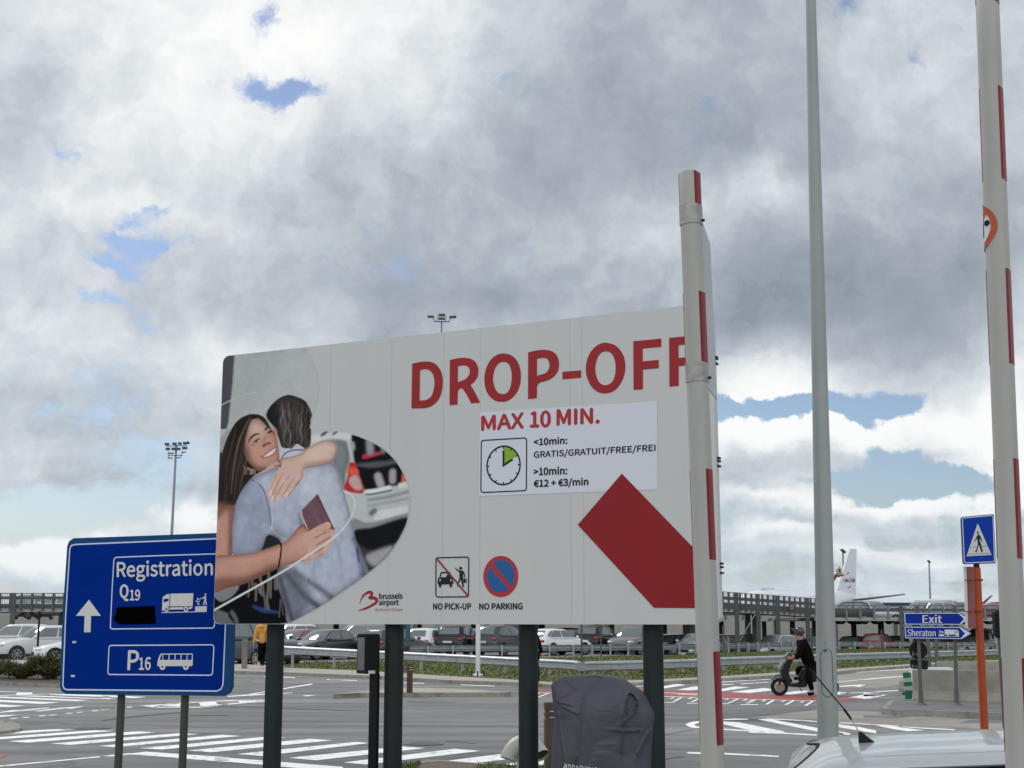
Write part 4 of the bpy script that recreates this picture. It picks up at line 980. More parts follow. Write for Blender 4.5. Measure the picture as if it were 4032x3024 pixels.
SP.stroke(mb, SZ([(447, 262), (456, 241), (480, 233), (1000, 212), (1375, 196), (1425, 195), (1444, 212), (1440, 740), (1424, 1125), (1412, 1155), (1385, 1168), (425, 1159), (410, 1150), (403, 1130), (420, 700)]), .016, .006, True)
mb.build('border', M_REFLB, face_s)
mb = MB(); SP.stroke(mb, SZ([(728, 335), (733, 320), (745, 315), (1000, 305), (1375, 293), (1405, 294), (1402, 500), (1370, 740), (1368, 758), (1355, 766), (718, 772), (707, 766), (706, 752), (718, 500)]), .013, .006, True); mb.build('border', M_REFLB, face_s)
mb = MB(); SP.stroke(mb, SZ([(697, 892), (701, 880), (712, 877), (1350, 873), (1362, 877), (1366, 890), (1357, 1052), (1352, 1063), (1340, 1067), (702, 1062), (693, 1057), (690, 1045)]), .013, .006, True); mb.build('border', M_REFLB, face_s)
TZ = lambda p: zs(5.183, 440, 2160, p)
def sline(name, body, quad, fat):
    mb = MB()
    for i, (a, b) in enumerate(((0, 0), (-1, 0), (1, 0), (0, 1), (0, -1))):
        n0 = len(mb.v); text_on(mb, SP, body, quad, .006 + i * .0004, .004, 1.0)
        mb.v[n0:] = [tuple(Vector(p) + su * a * fat + Vector((0, 0, b * fat))) for p in mb.v[n0:]]
    mb.build(name, M_REFL, face_s)
sline('place_lettering', 'Registration', TZ([(115, 268), (2065, 215), (2065, 640), (115, 675)]), .0045)
sline('place_lettering', 'Q', TZ([(178, 738), (348, 738), (340, 1064), (178, 1064)]), .006)
sline('place_lettering', '19', TZ([(380, 845), (582, 838), (578, 1056), (380, 1056)]), .004)
VZ = lambda p: zs(2.212, 0, 2300, p)
sline('place_lettering', 'P', VZ([(1122, 580), (1212, 578), (1206, 745), (1115, 745)]), .006)
sline('place_lettering', '16', VZ([(1215, 640), (1316, 636), (1312, 746), (1215, 746)]), .004)
mb = MB(); SP.flat(mb, [SZ([(570, 585), (645, 688), (583, 688), (579, 793), (538, 793), (541, 688), (486, 688)])], .006); mb.build('straight_ahead_arrow', M_REFL, face_s)
mb = MB(); SP.flat(mb, [TZ([(110, 1195), (885, 1168), (895, 1350), (918, 1520), (880, 1535), (170, 1552), (100, 1510), (40, 1440), (50, 1375), (80, 1365)])], .007); mb.build('black_redaction_patch', mat('redaction_black', (.002, .002, .0025), 1.0, var=0, spec=.0), face_s)  # stands for a pasted black redaction block over one line, not real tape
ell = lambda x, y, r, r2=None: [(x + r * math.cos(R(a)), y + (r2 or r) * math.sin(R(a))) for a in range(0, 360, 20)]
mb = MB()
SP.flat(mb, [TZ([(1205, 920), (1672, 912), (1655, 1178), (1195, 1178)])], .006)
SP.flat(mb, [TZ([(1030, 1265), (1045, 1000), (1065, 975), (1130, 935), (1188, 926), (1178, 1200), (1160, 1190), (1125, 1180), (1085, 1200), (1068, 1262)]), TZ([(1065, 1030), (1168, 1020), (1165, 1072), (1062, 1102)])], .006)
SP.flat(mb, [TZ([(1192, 1200), (1470, 1196), (1465, 1240), (1180, 1245)])], .006)
SP.flat(mb, [TZ([(1580, 1194), (1655, 1190), (1650, 1215), (1600, 1235), (1570, 1235)])], .006)
for x in (1122, 1520): SP.flat(mb, [TZ(ell(x, 1238, 46, 54)), TZ(ell(x, 1238, 20, 25))], .0065)
SP.flat(mb, [TZ([(1020, 1298), (1945, 1278), (1945, 1292), (1020, 1314)])], .006); SP.flat(mb, [TZ([(1708, 1182), (1946, 1172), (1944, 1284), (1706, 1288)])], .0065)
SP.flat(mb, [TZ(ell(1920, 936, 18, 20))], .006); SP.flat(mb, [TZ([(1895, 968), (1932, 972), (1930, 1070), (1952, 1140), (1925, 1148), (1908, 1085), (1888, 1150), (1862, 1148), (1888, 1070), (1898, 1010), (1850, 1028), (1845, 1018)])], .006)
SP.stroke(mb, TZ([(1850, 1025), (1820, 1008), (1785, 1100)]), .006, .006); SP.flat(mb, [TZ([(1750, 1005), (1795, 1025), (1780, 1052), (1738, 1032)])], .006); SP.flat(mb, [TZ([(1728, 1055), (1775, 1075), (1765, 1102), (1718, 1085)])], .006); SP.flat(mb, [TZ(ell(1773, 1132, 20, 24)), TZ(ell(1773, 1132, 8, 10))], .006)
mb.build('lorry_symbol', M_REFL, face_s)
mb = MB()
SP.flat(mb, [VZ([(1372, 705), (1378, 655), (1398, 610), (1410, 604), (1675, 604), (1682, 612), (1680, 705), (1672, 714), (1372, 714)])] + [VZ([(a, 613), (b, 613), (b - 2, 660), (a - (14 if i == 0 else 2), 660)]) for i, (a, b) in enumerate(((1408, 1418), (1424, 1472), (1480, 1524), (1532, 1576), (1584, 1628), (1636, 1674)))], .006)
for x in (1418, 1622): SP.flat(mb, [VZ(ell(x, 718, 26, 30)), VZ(ell(x, 718, 9, 11))], .0075)
mb.build('bus_symbol', M_REFL, face_s)
for q_ in ([(464, 850), (490, 850), (484, 862), (464, 862)], [(455, 1065), (480, 1065), (478, 1078), (454, 1078)]):
    mb = MB(); SP.flat(mb, [SZ(q_)], .006); mb.build('maker_mark', M_REFL, face_s)
for px, py in ((775, 1200), (1181, 1205)):
    x, y = px / 1.62, 2000 + py / 1.62; bk_p = Plane(SP.P(0, 0, -.13), SP.u, SP.v); c = bk_p.at(x, y)
    MB().tube([(c.x, c.y, 0), (c.x, c.y, SP.uv(x, 2200)[1] + SP.O.z)], .044, 20).build('post', M_POST, sg, 40)

# ------------------------------------------------------------------ raised barrier booms
M_BOOM = mat('boom_white_paint', (.375, .368, .345), .45, var=.06, vs=14, bump=.05, bs=300, dirt=((.40, .385, .35), 6, .60, .35), stretch=(1, 1, .3))
M_BRED = mat('boom_red_film', (.19, .006, .011), .4, var=.08, vs=9, dirt=((.16, .03, .03), 20, .66, .5))
M_CLAMP = mat('weathered_zinc', (.33, .32, .31), .5, .5, var=.25, vs=25, dirt=((.5, .5, .5), 30, .58, .7))
def boom(label, top, bot, Y, yaw, w, d, reds, extra, rk=.80):
    a, b = D(*top, Y), D(*bot, Y)
    ax = (a - b).normalized()
    foot = b + ax * ((.95 - b.z) / ax.z)
    rt = thing('barrier_boom', label, 'barrier', (foot.x, foot.y, 0), 'raised barrier booms')
    lat = Vector((math.cos(yaw), math.sin(yaw), 0)); lat = (lat - ax * lat.dot(ax)).normalized(); dep = ax.cross(lat).normalized()
    if dep.y > 0: dep = -dep                      # toward the camera
    prof = []                                     # rounded nose toward the camera, flat flanks
    for i in range(13):
        t = math.pi * i / 12; prof.append((w * math.cos(t), d * .28 + w * .62 * math.sin(t)))
    for i in range(13):
        t = math.pi + math.pi * i / 12; prof.append((w * math.cos(t), -d * .28 + w * .62 * math.sin(t)))
    def ring(p, k=1.0, e=0.0): return [p + lat * (x * k + math.copysign(e, x)) + dep * (y * k) for x, y in prof]
    L = (a - foot).length
    MB().loft([ring(foot + ax * (L * i / 12)) for i in range(12)] + [ring(a - ax * .006), ring(a, .93)]).build('boom_tube', M_BOOM, rt, 35)
    def zt(py):                                   # distance along the axis of a picture height
        lo, hi = 0, L
        for _ in range(40):
            m = (lo + hi) / 2; p = foot + ax * m
            d_ = p - CAM; up = d_.z * math.cos(TH) - d_.y * math.sin(TH); fw = d_.y * math.cos(TH) + d_.z * math.sin(TH)
            if CY - F * up / fw > py: lo = m
            else: hi = m
        return (lo + hi) / 2
    for y0, y1 in reds:
        t0, t1 = zt(y1), zt(y0)
        for sd in (1, -1):
            pts = [(x, y) for x, y in prof if x * sd > w * rk]
            pts.sort(key=lambda q: q[1])
            b_ = MB(); rows = []
            for t in (t0, t1): rows.append([foot + ax * t + lat * (x + sd * .0008) + dep * y * 1.0 for x, y in pts])
            b_.loft(rows, False, False); b_.build('red_band', M_BRED, rt, 40)
    box = MB().box((foot.x, foot.y + .02, .53), (.36, .34, 1.06), yaw, .02); box.build('drive_cabinet', mat('cabinet_grey', (.30, .31, .32), .5, var=.1), rt)
    extra(rt, a, foot, ax, lat, dep, ring, zt, w, d)
    return rt
def ex1(rt, a, foot, ax, lat, dep, ring, zt, w, d):
    for y0, y1 in ((812, 888), (1432, 1506)):
        t0, t1 = zt(y1), zt(y0)
        cl = MB().loft([ring(foot + ax * t, 1.07) for t in (t0, t0 + .003, t1 - .003, t1)]).build('clamp', M_CLAMP, rt, 35)
        for k in (.22,):
            p = foot + ax * (t0 + (t1 - t0) * k) + lat * (w + .004) - dep * .012
            MB().tube([p - lat * .008, p + lat * .006], .0045, 8).build('clamp_bolt', mat('dark_bolt', (.03, .03, .03), .5, .5, var=0), cl)
    t0, t1 = zt(1516), zt(842); ed = Vector((.245, .97, 0)).normalized(); ed = (ed - ax * ed.dot(ax)).normalized()
    p0_ = foot + lat * (w * .55) - dep * (d * .28 + .012)
    pl = [p0_ + ax * t0, p0_ + ax * t0 + ed * .30, p0_ + ax * (t1 - .015) + ed * .30, p0_ + ax * t1]
    MB().prism(pl, lat * .003).build('sign_plate', mat('plate_grey', (.42, .44, .46), .5, .1, var=.06, vs=5), rt)
boom('white raised barrier boom with red bands and two metal clamps, in front of the billboard', (2714, 680), (2807, 3024), 4.15, R(-33), .0300, .050,
     [(684, 812), (1155, 1430), (1850, 2205), (2565, 2932)], ex1)
def ex2(rt, a, foot, ax, lat, dep, ring, zt, w, d):
    t1, t0 = zt(800), zt(994); tm = (t0 + t1) / 2; h = (t1 - t0) / 2
    prof = []
    def surf(s, t, o):                            # s: distance round the nose to the left of the camera side
        ang = R(100) + s / (w * .85)
        x, y = w * math.cos(ang), d * .28 + w * .62 * math.sin(ang)
        if ang > math.pi: y = d * .28 - (ang - math.pi) * w * .85; x = -w
        nrm = (lat * math.cos(min(ang, math.pi)) + dep * math.sin(min(ang, math.pi)))
        return foot + ax * t + lat * x + dep * y + nrm * o
    def disc(r0, r1, o, name, m, par, cx=0.0, cz=0.0, n=120):
        b_ = MB()
        ro = [surf(cx + r1 * math.cos(2 * math.pi * i / n), tm + cz + r1 * math.sin(2 * math.pi * i / n), o) for i in range(n)]
        ri = [surf(cx + r0 * math.cos(2 * math.pi * i / n), tm + cz + r0 * math.sin(2 * math.pi * i / n), o) for i in range(n)]
        if r0 > 0: b_.add(ro + ri, [(i, (i + 1) % n, n + (i + 1) % n, n + i) for i in range(n)])
        else: b_.grid(lambda u, v: surf(cx + r1 * u * math.cos(2 * math.pi * v), tm + cz + r1 * u * math.sin(2 * math.pi * v), o), 24, 60)
        return b_.build(name, m, par)
    C0 = h * .80
    dk = disc(0, h * .98, .0012, 'no_pedestrians_sticker', mat('sticker_white', (.58, .60, .62), .4, var=.03), rt, C0)
    disc(h * .80, h, .0026, 'orange_ring', mat('sticker_orange', (.42, .075, .03), .4, var=.05), dk, C0)
    b_ = MB(); b_.grid(lambda u, v: surf(C0 + (u - .5) * 1.7 * h * .74 + (v - .5) * .12 * h, tm - (u - .5) * 1.7 * h * .74 + (v - .5) * .16 * h, .0032), 40, 1); b_.build('orange_bar', MATS['sticker_orange'], dk)
    disc(0, h * .115, .0038, 'pictogram_head', mat('sticker_black', (.012, .014, .016), .4, var=0), dk, C0 - h * .66, h * .12)
    b_ = MB(); b_.grid(lambda u, v: surf(C0 - h * .46 + u * h * .20 + v * .05 * h, tm + h * .15 - v * h * .55, .0038), 6, 8); b_.build('pictogram_body', MATS['sticker_black'], dk)
boom('white raised barrier boom with red bands and an orange ringed no pedestrians sticker', (3885, -60), (4010, 3024), 3.9, R(-36), .0310, .050,
     [(-60, 20), (352, 716), (1066, 1438), (1809, 2200), (2590, 2960)], ex2)

# ------------------------------------------------------------------ tall lamp post
M_LAMP = mat('pale_grey_paint', (.29, .32, .31), .5, var=.08, vs=1.5, bump=.03, bs=200)
a, b = D(3183, -400, 13), D(3261, 2890, 13)
ax = (a - b).normalized(); base = b - ax * (b.z / ax.z); base.z = 0
lp = thing('lamp_post', 'tall tapering pale grey lamp post behind the silver car', 'lamp post', base)
Ltot = (a - base).length
def lr(t): return .1015 - .1015 * .55 * (t / Ltot) * 1.04
tt = [0, 1, 2, 4, 6, 8, Ltot]
MB().tube([base + ax * t for t in tt], [lr(t) for t in tt], 40).build('tapered_shaft', M_LAMP, lp, 40)
MB().tube([base, base + Vector((0, 0, .03))], .17, 24).build('base_plate', M_LAMP, lp, 40)
hb = MB()
def cyl_at(px, py, off):
    d = ray(px, py); t = (13 / d.y)
    p = CAM + d * t; s = (p - base).dot(ax); r = lr(s) + off; c = base + ax * s
    x = max(-r * .98, min(r * .98, p.x - c.x)); return Vector((p.x, c.y - math.sqrt(r * r - x * x), p.z))
hatch = [(3224, 2590), (3228, 2566), (3240, 2556), (3252, 2556), (3264, 2566), (3268, 2590), (3270, 2650), (3272, 2710), (3268, 2730), (3258, 2741), (3245, 2741), (3234, 2732), (3229, 2712), (3226, 2650)]
pts = [cyl_at(x, y, .0015) for x, y in crom(hatch, 4)]
for i in range(len(pts)): hb.tube([pts[i], pts[(i + 1) % len(pts)]], .0032, 5)
hd = hb.build('service_door_rim', mat('dark_gap', (.10, .11, .105), .7, var=0), lp)
lk = MB(); lk.tube([cyl_at(3242, 2562, -.004), cyl_at(3242, 2562, .003) + Vector((0, -.004, 0))], .012, 12); lk.build('lock', mat('lock_grey', (.08, .085, .08), .5, var=0), hd)
st = MB(); st.add([cyl_at(x, y, .0015) for x, y in ((3236, 2526), (3247, 2526), (3247, 2534), (3236, 2534))], [(0, 1, 2, 3)])
st.add([cyl_at(3242 + 5.5 * math.cos(k), 2541 + 5.5 * math.sin(k), .002) for k in [i * math.pi / 8 for i in range(16)]] + [cyl_at(3242 + 3.6 * math.cos(k), 2541 + 3.6 * math.sin(k), .002) for k in [i * math.pi / 8 for i in range(16)]], [(i, (i + 1) % 16, 16 + (i + 1) % 16, 16 + i) for i in range(16)])
st.build('number_sticker', mat('sticker_grey', (.22, .25, .29), .5, var=0), lp)

# ------------------------------------------------------------------ crossing sign on orange pole
M_ORANGE = mat('orange_paint', (.36, .058, .016), .45, var=.12, vs=8)
OY = 17.0
OZ = lambda p: zs(1.545, 3250, 1950, p)
base = D(3878, 2900, OY); tp = D(3845, 2236, OY); ax = (tp - base).normalized(); base = base - ax * (base.z / ax.z)
og = thing('crossing_sign', 'blue pedestrian crossing sign on an orange pole behind the silver car', 'road sign', base)
MB().tube([base, tp], .048, 20).build('pole', M_ORANGE, og, 40)
MB().tube([tp - ax * .05, tp + ax * .22], .036, 16).build('pole_top', MATS['black_steel'], og, 40)
QZ = lambda p: zs(7.212, 3770, 2010, p)
oq = D(3850, 2120, OY - .05); OPl = Plane(oq, Vector((.99, .13, 0)), ax)
so_ = [OPl.uv(x, y) for x, y in QZ([(112, 240), (125, 200), (160, 175), (990, 108), (1020, 115), (1032, 140), (1088, 1460), (1080, 1495), (1050, 1505), (240, 1525), (205, 1510), (180, 1465)])]
MB().prism([OPl.P(u, v, 0) for u, v in so_], OPl.n * -.035).build('sign_panel', mat('blue_violet_rim', (.03, .035, .20), .45, var=.05), og)
mb = MB(); OPl.flat(mb, [QZ([(133, 250), (145, 222), (175, 208), (965, 148), (990, 158), (1000, 185), (1052, 1425), (1045, 1450), (1020, 1460), (240, 1485), (212, 1475), (195, 1440)])], .003); f_ = mb.build('sign_face', mat('blue_reflective2', (.001, .036, .33), .45, spec=.12, var=.04), og)
mb = MB(); OPl.stroke(mb, QZ([(133, 250), (145, 222), (175, 208), (965, 148), (990, 158), (1000, 185), (1052, 1425), (1045, 1450), (1020, 1460), (240, 1485), (212, 1475), (195, 1440)]), .0105, .005, True); mb.build('border', M_REFLB, f_)
mb = MB(); OPl.flat(mb, [QZ([(565, 365), (968, 1265), (255, 1298)])], .005); tr = mb.build('white_triangle', mat('white_reflective2', (.56, .57, .57), .45, var=.03), f_)
mb = MB(); OPl.flat(mb, [QZ([(550, 592), (590, 590), (594, 650), (580, 690), (625, 700), (650, 745), (690, 840), (702, 912), (680, 915), (668, 850), (632, 790), (632, 880), (660, 960), (720, 1160), (712, 1175), (680, 1182), (670, 1165), (608, 985), (595, 985), (560, 1130), (535, 1190), (490, 1165), (490, 1152), (520, 1140), (575, 960), (565, 880), (552, 800), (545, 780), (540, 820), (480, 888), (462, 878), (520, 800), (545, 720), (575, 695), (552, 670)])], .007)
mb.build('walking_figure', M_BLACK, tr)
for x0, x1, y0, y1, n in ((360, 870, 1045, 1015, 8), (300, 945, 1242, 1216, 10)):
    mb = MB()
    for i in range(n):
        t = i / (n - 1) if n > 1 else 0; x = x0 + (x1 - x0 - 35) * t; y = y0 + (y1 - y0) * t
        if y0 < 1100 and 520 < x < 690:
            if mb.v: mb.build('crossing_dashes', M_BLACK, tr); mb = MB()
            continue
        OPl.flat(mb, [QZ([(x, y - 8), (x + 38, y - 10), (x + 36, y + 8), (x - 2, y + 9)])], .007)
    mb.build('crossing_dashes', M_BLACK, tr)
# red-backed panel clamped to the pole, seen almost edge-on
pt0, pt1 = D(3826, 2232, OY), D(3834, 2474, OY)
pu = Vector((.36, -.93, 0)).normalized()
bk = MB(); e0 = tp - ax * .02 - Vector((.05, .0, 0)); 
x_of = lambda px, py: D(px, py, OY)
w_ = [x_of(3809, 2230), x_of(3845, 2232), x_of(3848, 2474), x_of(3818, 2472)]
bk.prism([w_[0] + Vector((.03, .10, 0)), w_[1] + Vector((-.01, -.02, 0)), w_[2] + Vector((-.01, -.02, 0)), w_[3] + Vector((.03, .10, 0))], Vector((-.05, -.015, 0)))
bkp = bk.build('chevron_panel', mat('brown_red_back', (.24, .085, .08), .5, var=.12, vs=4, stretch=(1, 1, .3)), og)
we = MB(); we.prism([w_[0] + Vector((-.024, .085, 0)), w_[0] + Vector((.024, .07, -.01)), w_[3] + Vector((.024, .07, 0)), w_[3] + Vector((-.024, .085, 0))], Vector((0, -.03, 0))); we.build('white_edge', mat('panel_white', (.62, .62, .60), .5, var=.05), bkp)
for py in (2284, 2408):
    c = D(3852, py, OY); MB().tube([c - ax * .012, c + ax * .012], .056, 16).tube([c + Vector((-.16, .02, 0)), c + Vector((-.02, -.045, 0))], .008, 6).build('pole_clip', mat('rusty_orange', (.2, .04, .02), .6, var=.2), og)

# ------------------------------------------------------------------ exit / hotel direction signs
EY = 28.6
XZ = lambda p: zs(5.53, 3540, 2380, p)
YZ = lambda p: zs(2.829, 3250, 2280, p)
eb = D(3625, 2790, EY)
eg = thing('fingerpost_sign', 'pair of blue arrow signs reading Exit and Sheraton on two grey posts', 'road sign', (eb.x, EY + .1, .12))
EPl = Plane(D(3700, 2450, EY), (1, .02, 0), (0, 0, 1))
M_BLUE3 = mat('blue_reflective3', (.001, .022, .26), .45, spec=.12, var=.04)
def arrow_sign(outer, inner, tipw, words, quad, fat):
    q = [EPl.uv(x, y) for x, y in XZ(outer)]
    pn = MB().prism([EPl.P(u, v, 0) for u, v in q], EPl.n * -.04).build('arrow_panel', mat('dark_blue_rim', (.006, .035, .13), .45, var=.05), eg)
    mb = MB(); EPl.flat(mb, [XZ(inner)], .003); mb.build('white_film', M_REFLB, pn)
    mb = MB(); cx = [(x + (18 if x < 300 else 0), y + (16 if y < (inner[0][1] + inner[-1][1]) / 2 else -16)) for x, y in (inner[0], inner[1], inner[-2], inner[-1])]
    tip = tipw
    EPl.flat(mb, [XZ([cx[0], (tip[0], cx[1][1]), tip[1], (tip[2], cx[2][1]), cx[3]])], .005); bf = mb.build('blue_field', M_BLUE3, pn)
    mb = MB()
    for i, (a_, b_) in enumerate(((0, 0), (-1, 0), (1, 0))):
        n0 = len(mb.v); text_on(mb, EPl, words, XZ(quad), .007 + i * .0005, .004); mb.v[n0:] = [(p[0] + a_ * fat, p[1], p[2]) for p in mb.v[n0:]]
    mb.build('destination_lettering', M_REFL, bf)
    return bf
arrow_sign([(95, 178), (112, 168), (1310, 168), (1350, 182), (1545, 310), (1350, 440), (1320, 455), (130, 450), (112, 430)], [(110, 185), (1310, 182), (1515, 315), (1335, 440), (125, 435)], (1290, (1412, 315), 1320), 'Exit', [(512, 225), (925, 222), (930, 405), (515, 405)], .006)
bf = arrow_sign([(105, 480), (120, 468), (1330, 475), (1375, 490), (1590, 630), (1380, 755), (1350, 768), (150, 750), (128, 735)], [(120, 485), (1335, 492), (1560, 632), (1365, 750), (140, 735)], (1315, (1435, 630), 1345), 'Sheraton', [(180, 530), (790, 540), (795, 692), (180, 692)], .003)
mb = MB()
EPl.flat(mb, [XZ([(990, 548), (1215, 548), (1212, 655), (990, 655)])], .007); EPl.flat(mb, [XZ([(1224, 552), (1275, 555), (1300, 590), (1302, 690), (1275, 692), (1250, 655), (1224, 672)]), XZ([(1238, 590), (1285, 590), (1290, 612), (1240, 612)])], .007)
EPl.flat(mb, [XZ([(862, 650), (972, 650), (972, 692), (862, 692)])], .007); EPl.flat(mb, [XZ([(972, 688), (1300, 694), (1300, 702), (972, 698)])], .0075)
for x, y in ((1062, 668), (1252, 676)): EPl.flat(mb, [XZ(ell(x, y, 20)), XZ(ell(x, y, 8))], .0085)
EPl.stroke(mb, XZ([(875, 555), (885, 590), (870, 630)]), .012, .007); EPl.stroke(mb, XZ([(885, 590), (905, 630)]), .010, .007); EPl.stroke(mb, XZ([(880, 575), (915, 585), (960, 610)]), .010, .0075); EPl.flat(mb, [XZ([(925, 580), (965, 590), (955, 630), (920, 615)])], .0085)
mb.build('lorry_symbol', M_REFL, bf)
M_GPOST = mat('grey_post_paint', (.10, .105, .10), .6, var=.15, vs=4)
for (x0, y0), (x1, y1) in (((3617, 2520), (3628, 2788)), ((3761, 2520), (3768, 2794))):
    b1 = D(x1, y1, EY + .12); t1 = D(x0, y0, EY + .12); dr = (t1 - b1).normalized(); t2 = t1 + dr * .70
    b1 = b1 - dr * ((b1.z - .12) / dr.z)
    MB().tube([b1, t2], .036, 16).tube([b1, b1 + dr * .30], .05, 16).build('post', M_GPOST, eg, 40)
    MB().tube([b1, b1 + Vector((0, 0, .05))], [.13, .07], 16).build('post_foot', M_GPOST, eg, 40)
M_BACK = mat('sign_back_black', (.012, .013, .014), .45, var=.1)
c = D(3616, 2561, EY + .2); MB().tube([c + Vector((0, 0, 0)), c + Vector((0, .02, 0))], .186, 32).build('round_sign_back', M_BACK, eg, 40)
rp = Plane(D(3618, 2616, EY + .2), (1, 0, 0), (0, 0, 1)); q = [rp.uv(x, y) for x, y in z8([(645, 535), (660, 515), (880, 525), (892, 545), (888, 640), (872, 655), (665, 640), (648, 620)])]
MB().prism([rp.P(u, v, 0) for u, v in q], (0, .02, 0)).build('plate_sign_back', M_BACK, eg)
lb = MB()
for x0, x1, y0, y1 in ((676, 684, 405, 470), (730, 738, 415, 470), (690, 728, 436, 442), (668, 676, 580, 632), (725, 732, 590, 635), (680, 724, 605, 611)):
    rp.flat(lb, [z8([(x0, y0), (x1, y0), (x1, y1), (x0, y1)])], .006)
lb.build('fixing_bracket', mat('bracket_grey', (.30, .30, .30), .5, .4, var=.1), eg)
for i, (x, y0, y1) in enumerate(((3652, 2490, 2640), (3686, 2490, 2650))):
    b1 = D(x + (8 if i == 0 else 3), y1, 40 + i); b1.z = 0; t1 = D(x, y0, 40 + i)
    o = thing('sign_post', ('left' if i == 0 else 'right') + ' one of two plain grey posts standing behind the Sheraton sign and concrete blocks', 'post', b1, 'plain posts behind the blocks')
    MB().tube([b1, t1 + Vector((0, 0, .25))], .055, 14).build('shaft', M_GPOST, o, 40); MB().tube([b1, b1 + Vector((0, 0, .05))], .12, 14).build('post_foot', M_GPOST, o, 40)
# black signal head behind the right boom
b1 = D(3950, 2700, 19); b1.z = .12
o = thing('traffic_light', 'black traffic light head half hidden by the right barrier boom', 'traffic light', b1)
c = D(3926, 2457, 19); MB().box((c.x, c.y, c.z), (.10, .14, .375), .1, .03).build('signal_head', M_BACK, o)
MB().tube([b1, (b1.x, b1.y, c.z + .1)], .04, 12).build('pole', M_GPOST, o, 40); MB().tube([(c.x, c.y, c.z - .1), (b1.x, b1.y, c.z - .1)], .015, 8).build('bracket', M_GPOST, o)

# ------------------------------------------------------------------ cars
M_GLASS = mat('tinted_glass', (.15, .17, .175), .05, .42, var=0, spec=.9)
M_TYRE = mat('tyre_rubber', (.018, .018, .018), .85, var=.15, vs=8)
M_RIM = mat('alloy_rim', (.38, .39, .40), .35, .7, var=.1)
M_TRIM = mat('black_trim', (.014, .014, .015), .55, var=.1)
M_HEAD = mat('headlight_glass', (.55, .57, .60), .12, .3, var=.2, vs=12)
M_TAIL = mat('tail_light_red', (.38, .012, .014), .18, var=.15, vs=10)
M_PLATE = mat('plate_white', (.62, .60, .58), .5, var=0)
PAINT = {}
def paint(name, c, metal=.35, rough=.32):
    if name not in PAINT: PAINT[name] = mat('paint_' + name, c, rough, metal, var=.04, vs=2, coat=.6)
    return PAINT[name]
paint('white', (.66, .67, .68), 0); paint('silver', (.42, .44, .46), .7); paint('grey', (.13, .135, .14), .5); paint('dark_grey', (.045, .047, .052), .4)
paint('black', (.012, .012, .014), .2); paint('red', (.26, .012, .018), .2); paint('blue_grey', (.055, .065, .09), .4); paint('light_grey', (.26, .27, .28), .6)
KIND = {  # L, W, H, cowl x, roof front x, roof rear x, rear base x, belt z, hood front z, clearance
    'hatch': (4.25, 1.80, 1.47, .80, .10, -1.45, -2.02, .94, .70, .20), 'city': (3.75, 1.68, 1.50, .85, .15, -1.30, -1.78, .96, .74, .20),
    'suv': (4.40, 1.84, 1.66, .80, .10, -1.60, -2.08, 1.06, .84, .26), 'estate': (4.65, 1.82, 1.50, .70, .0, -1.85, -2.20, .95, .70, .20),
    'mpv': (4.50, 1.84, 1.72, 1.15, .35, -1.70, -2.10, 1.02, .82, .22), 'van': (5.0, 1.95, 2.0, 1.55, .75, -2.30, -2.42, 1.12, .98, .24)}
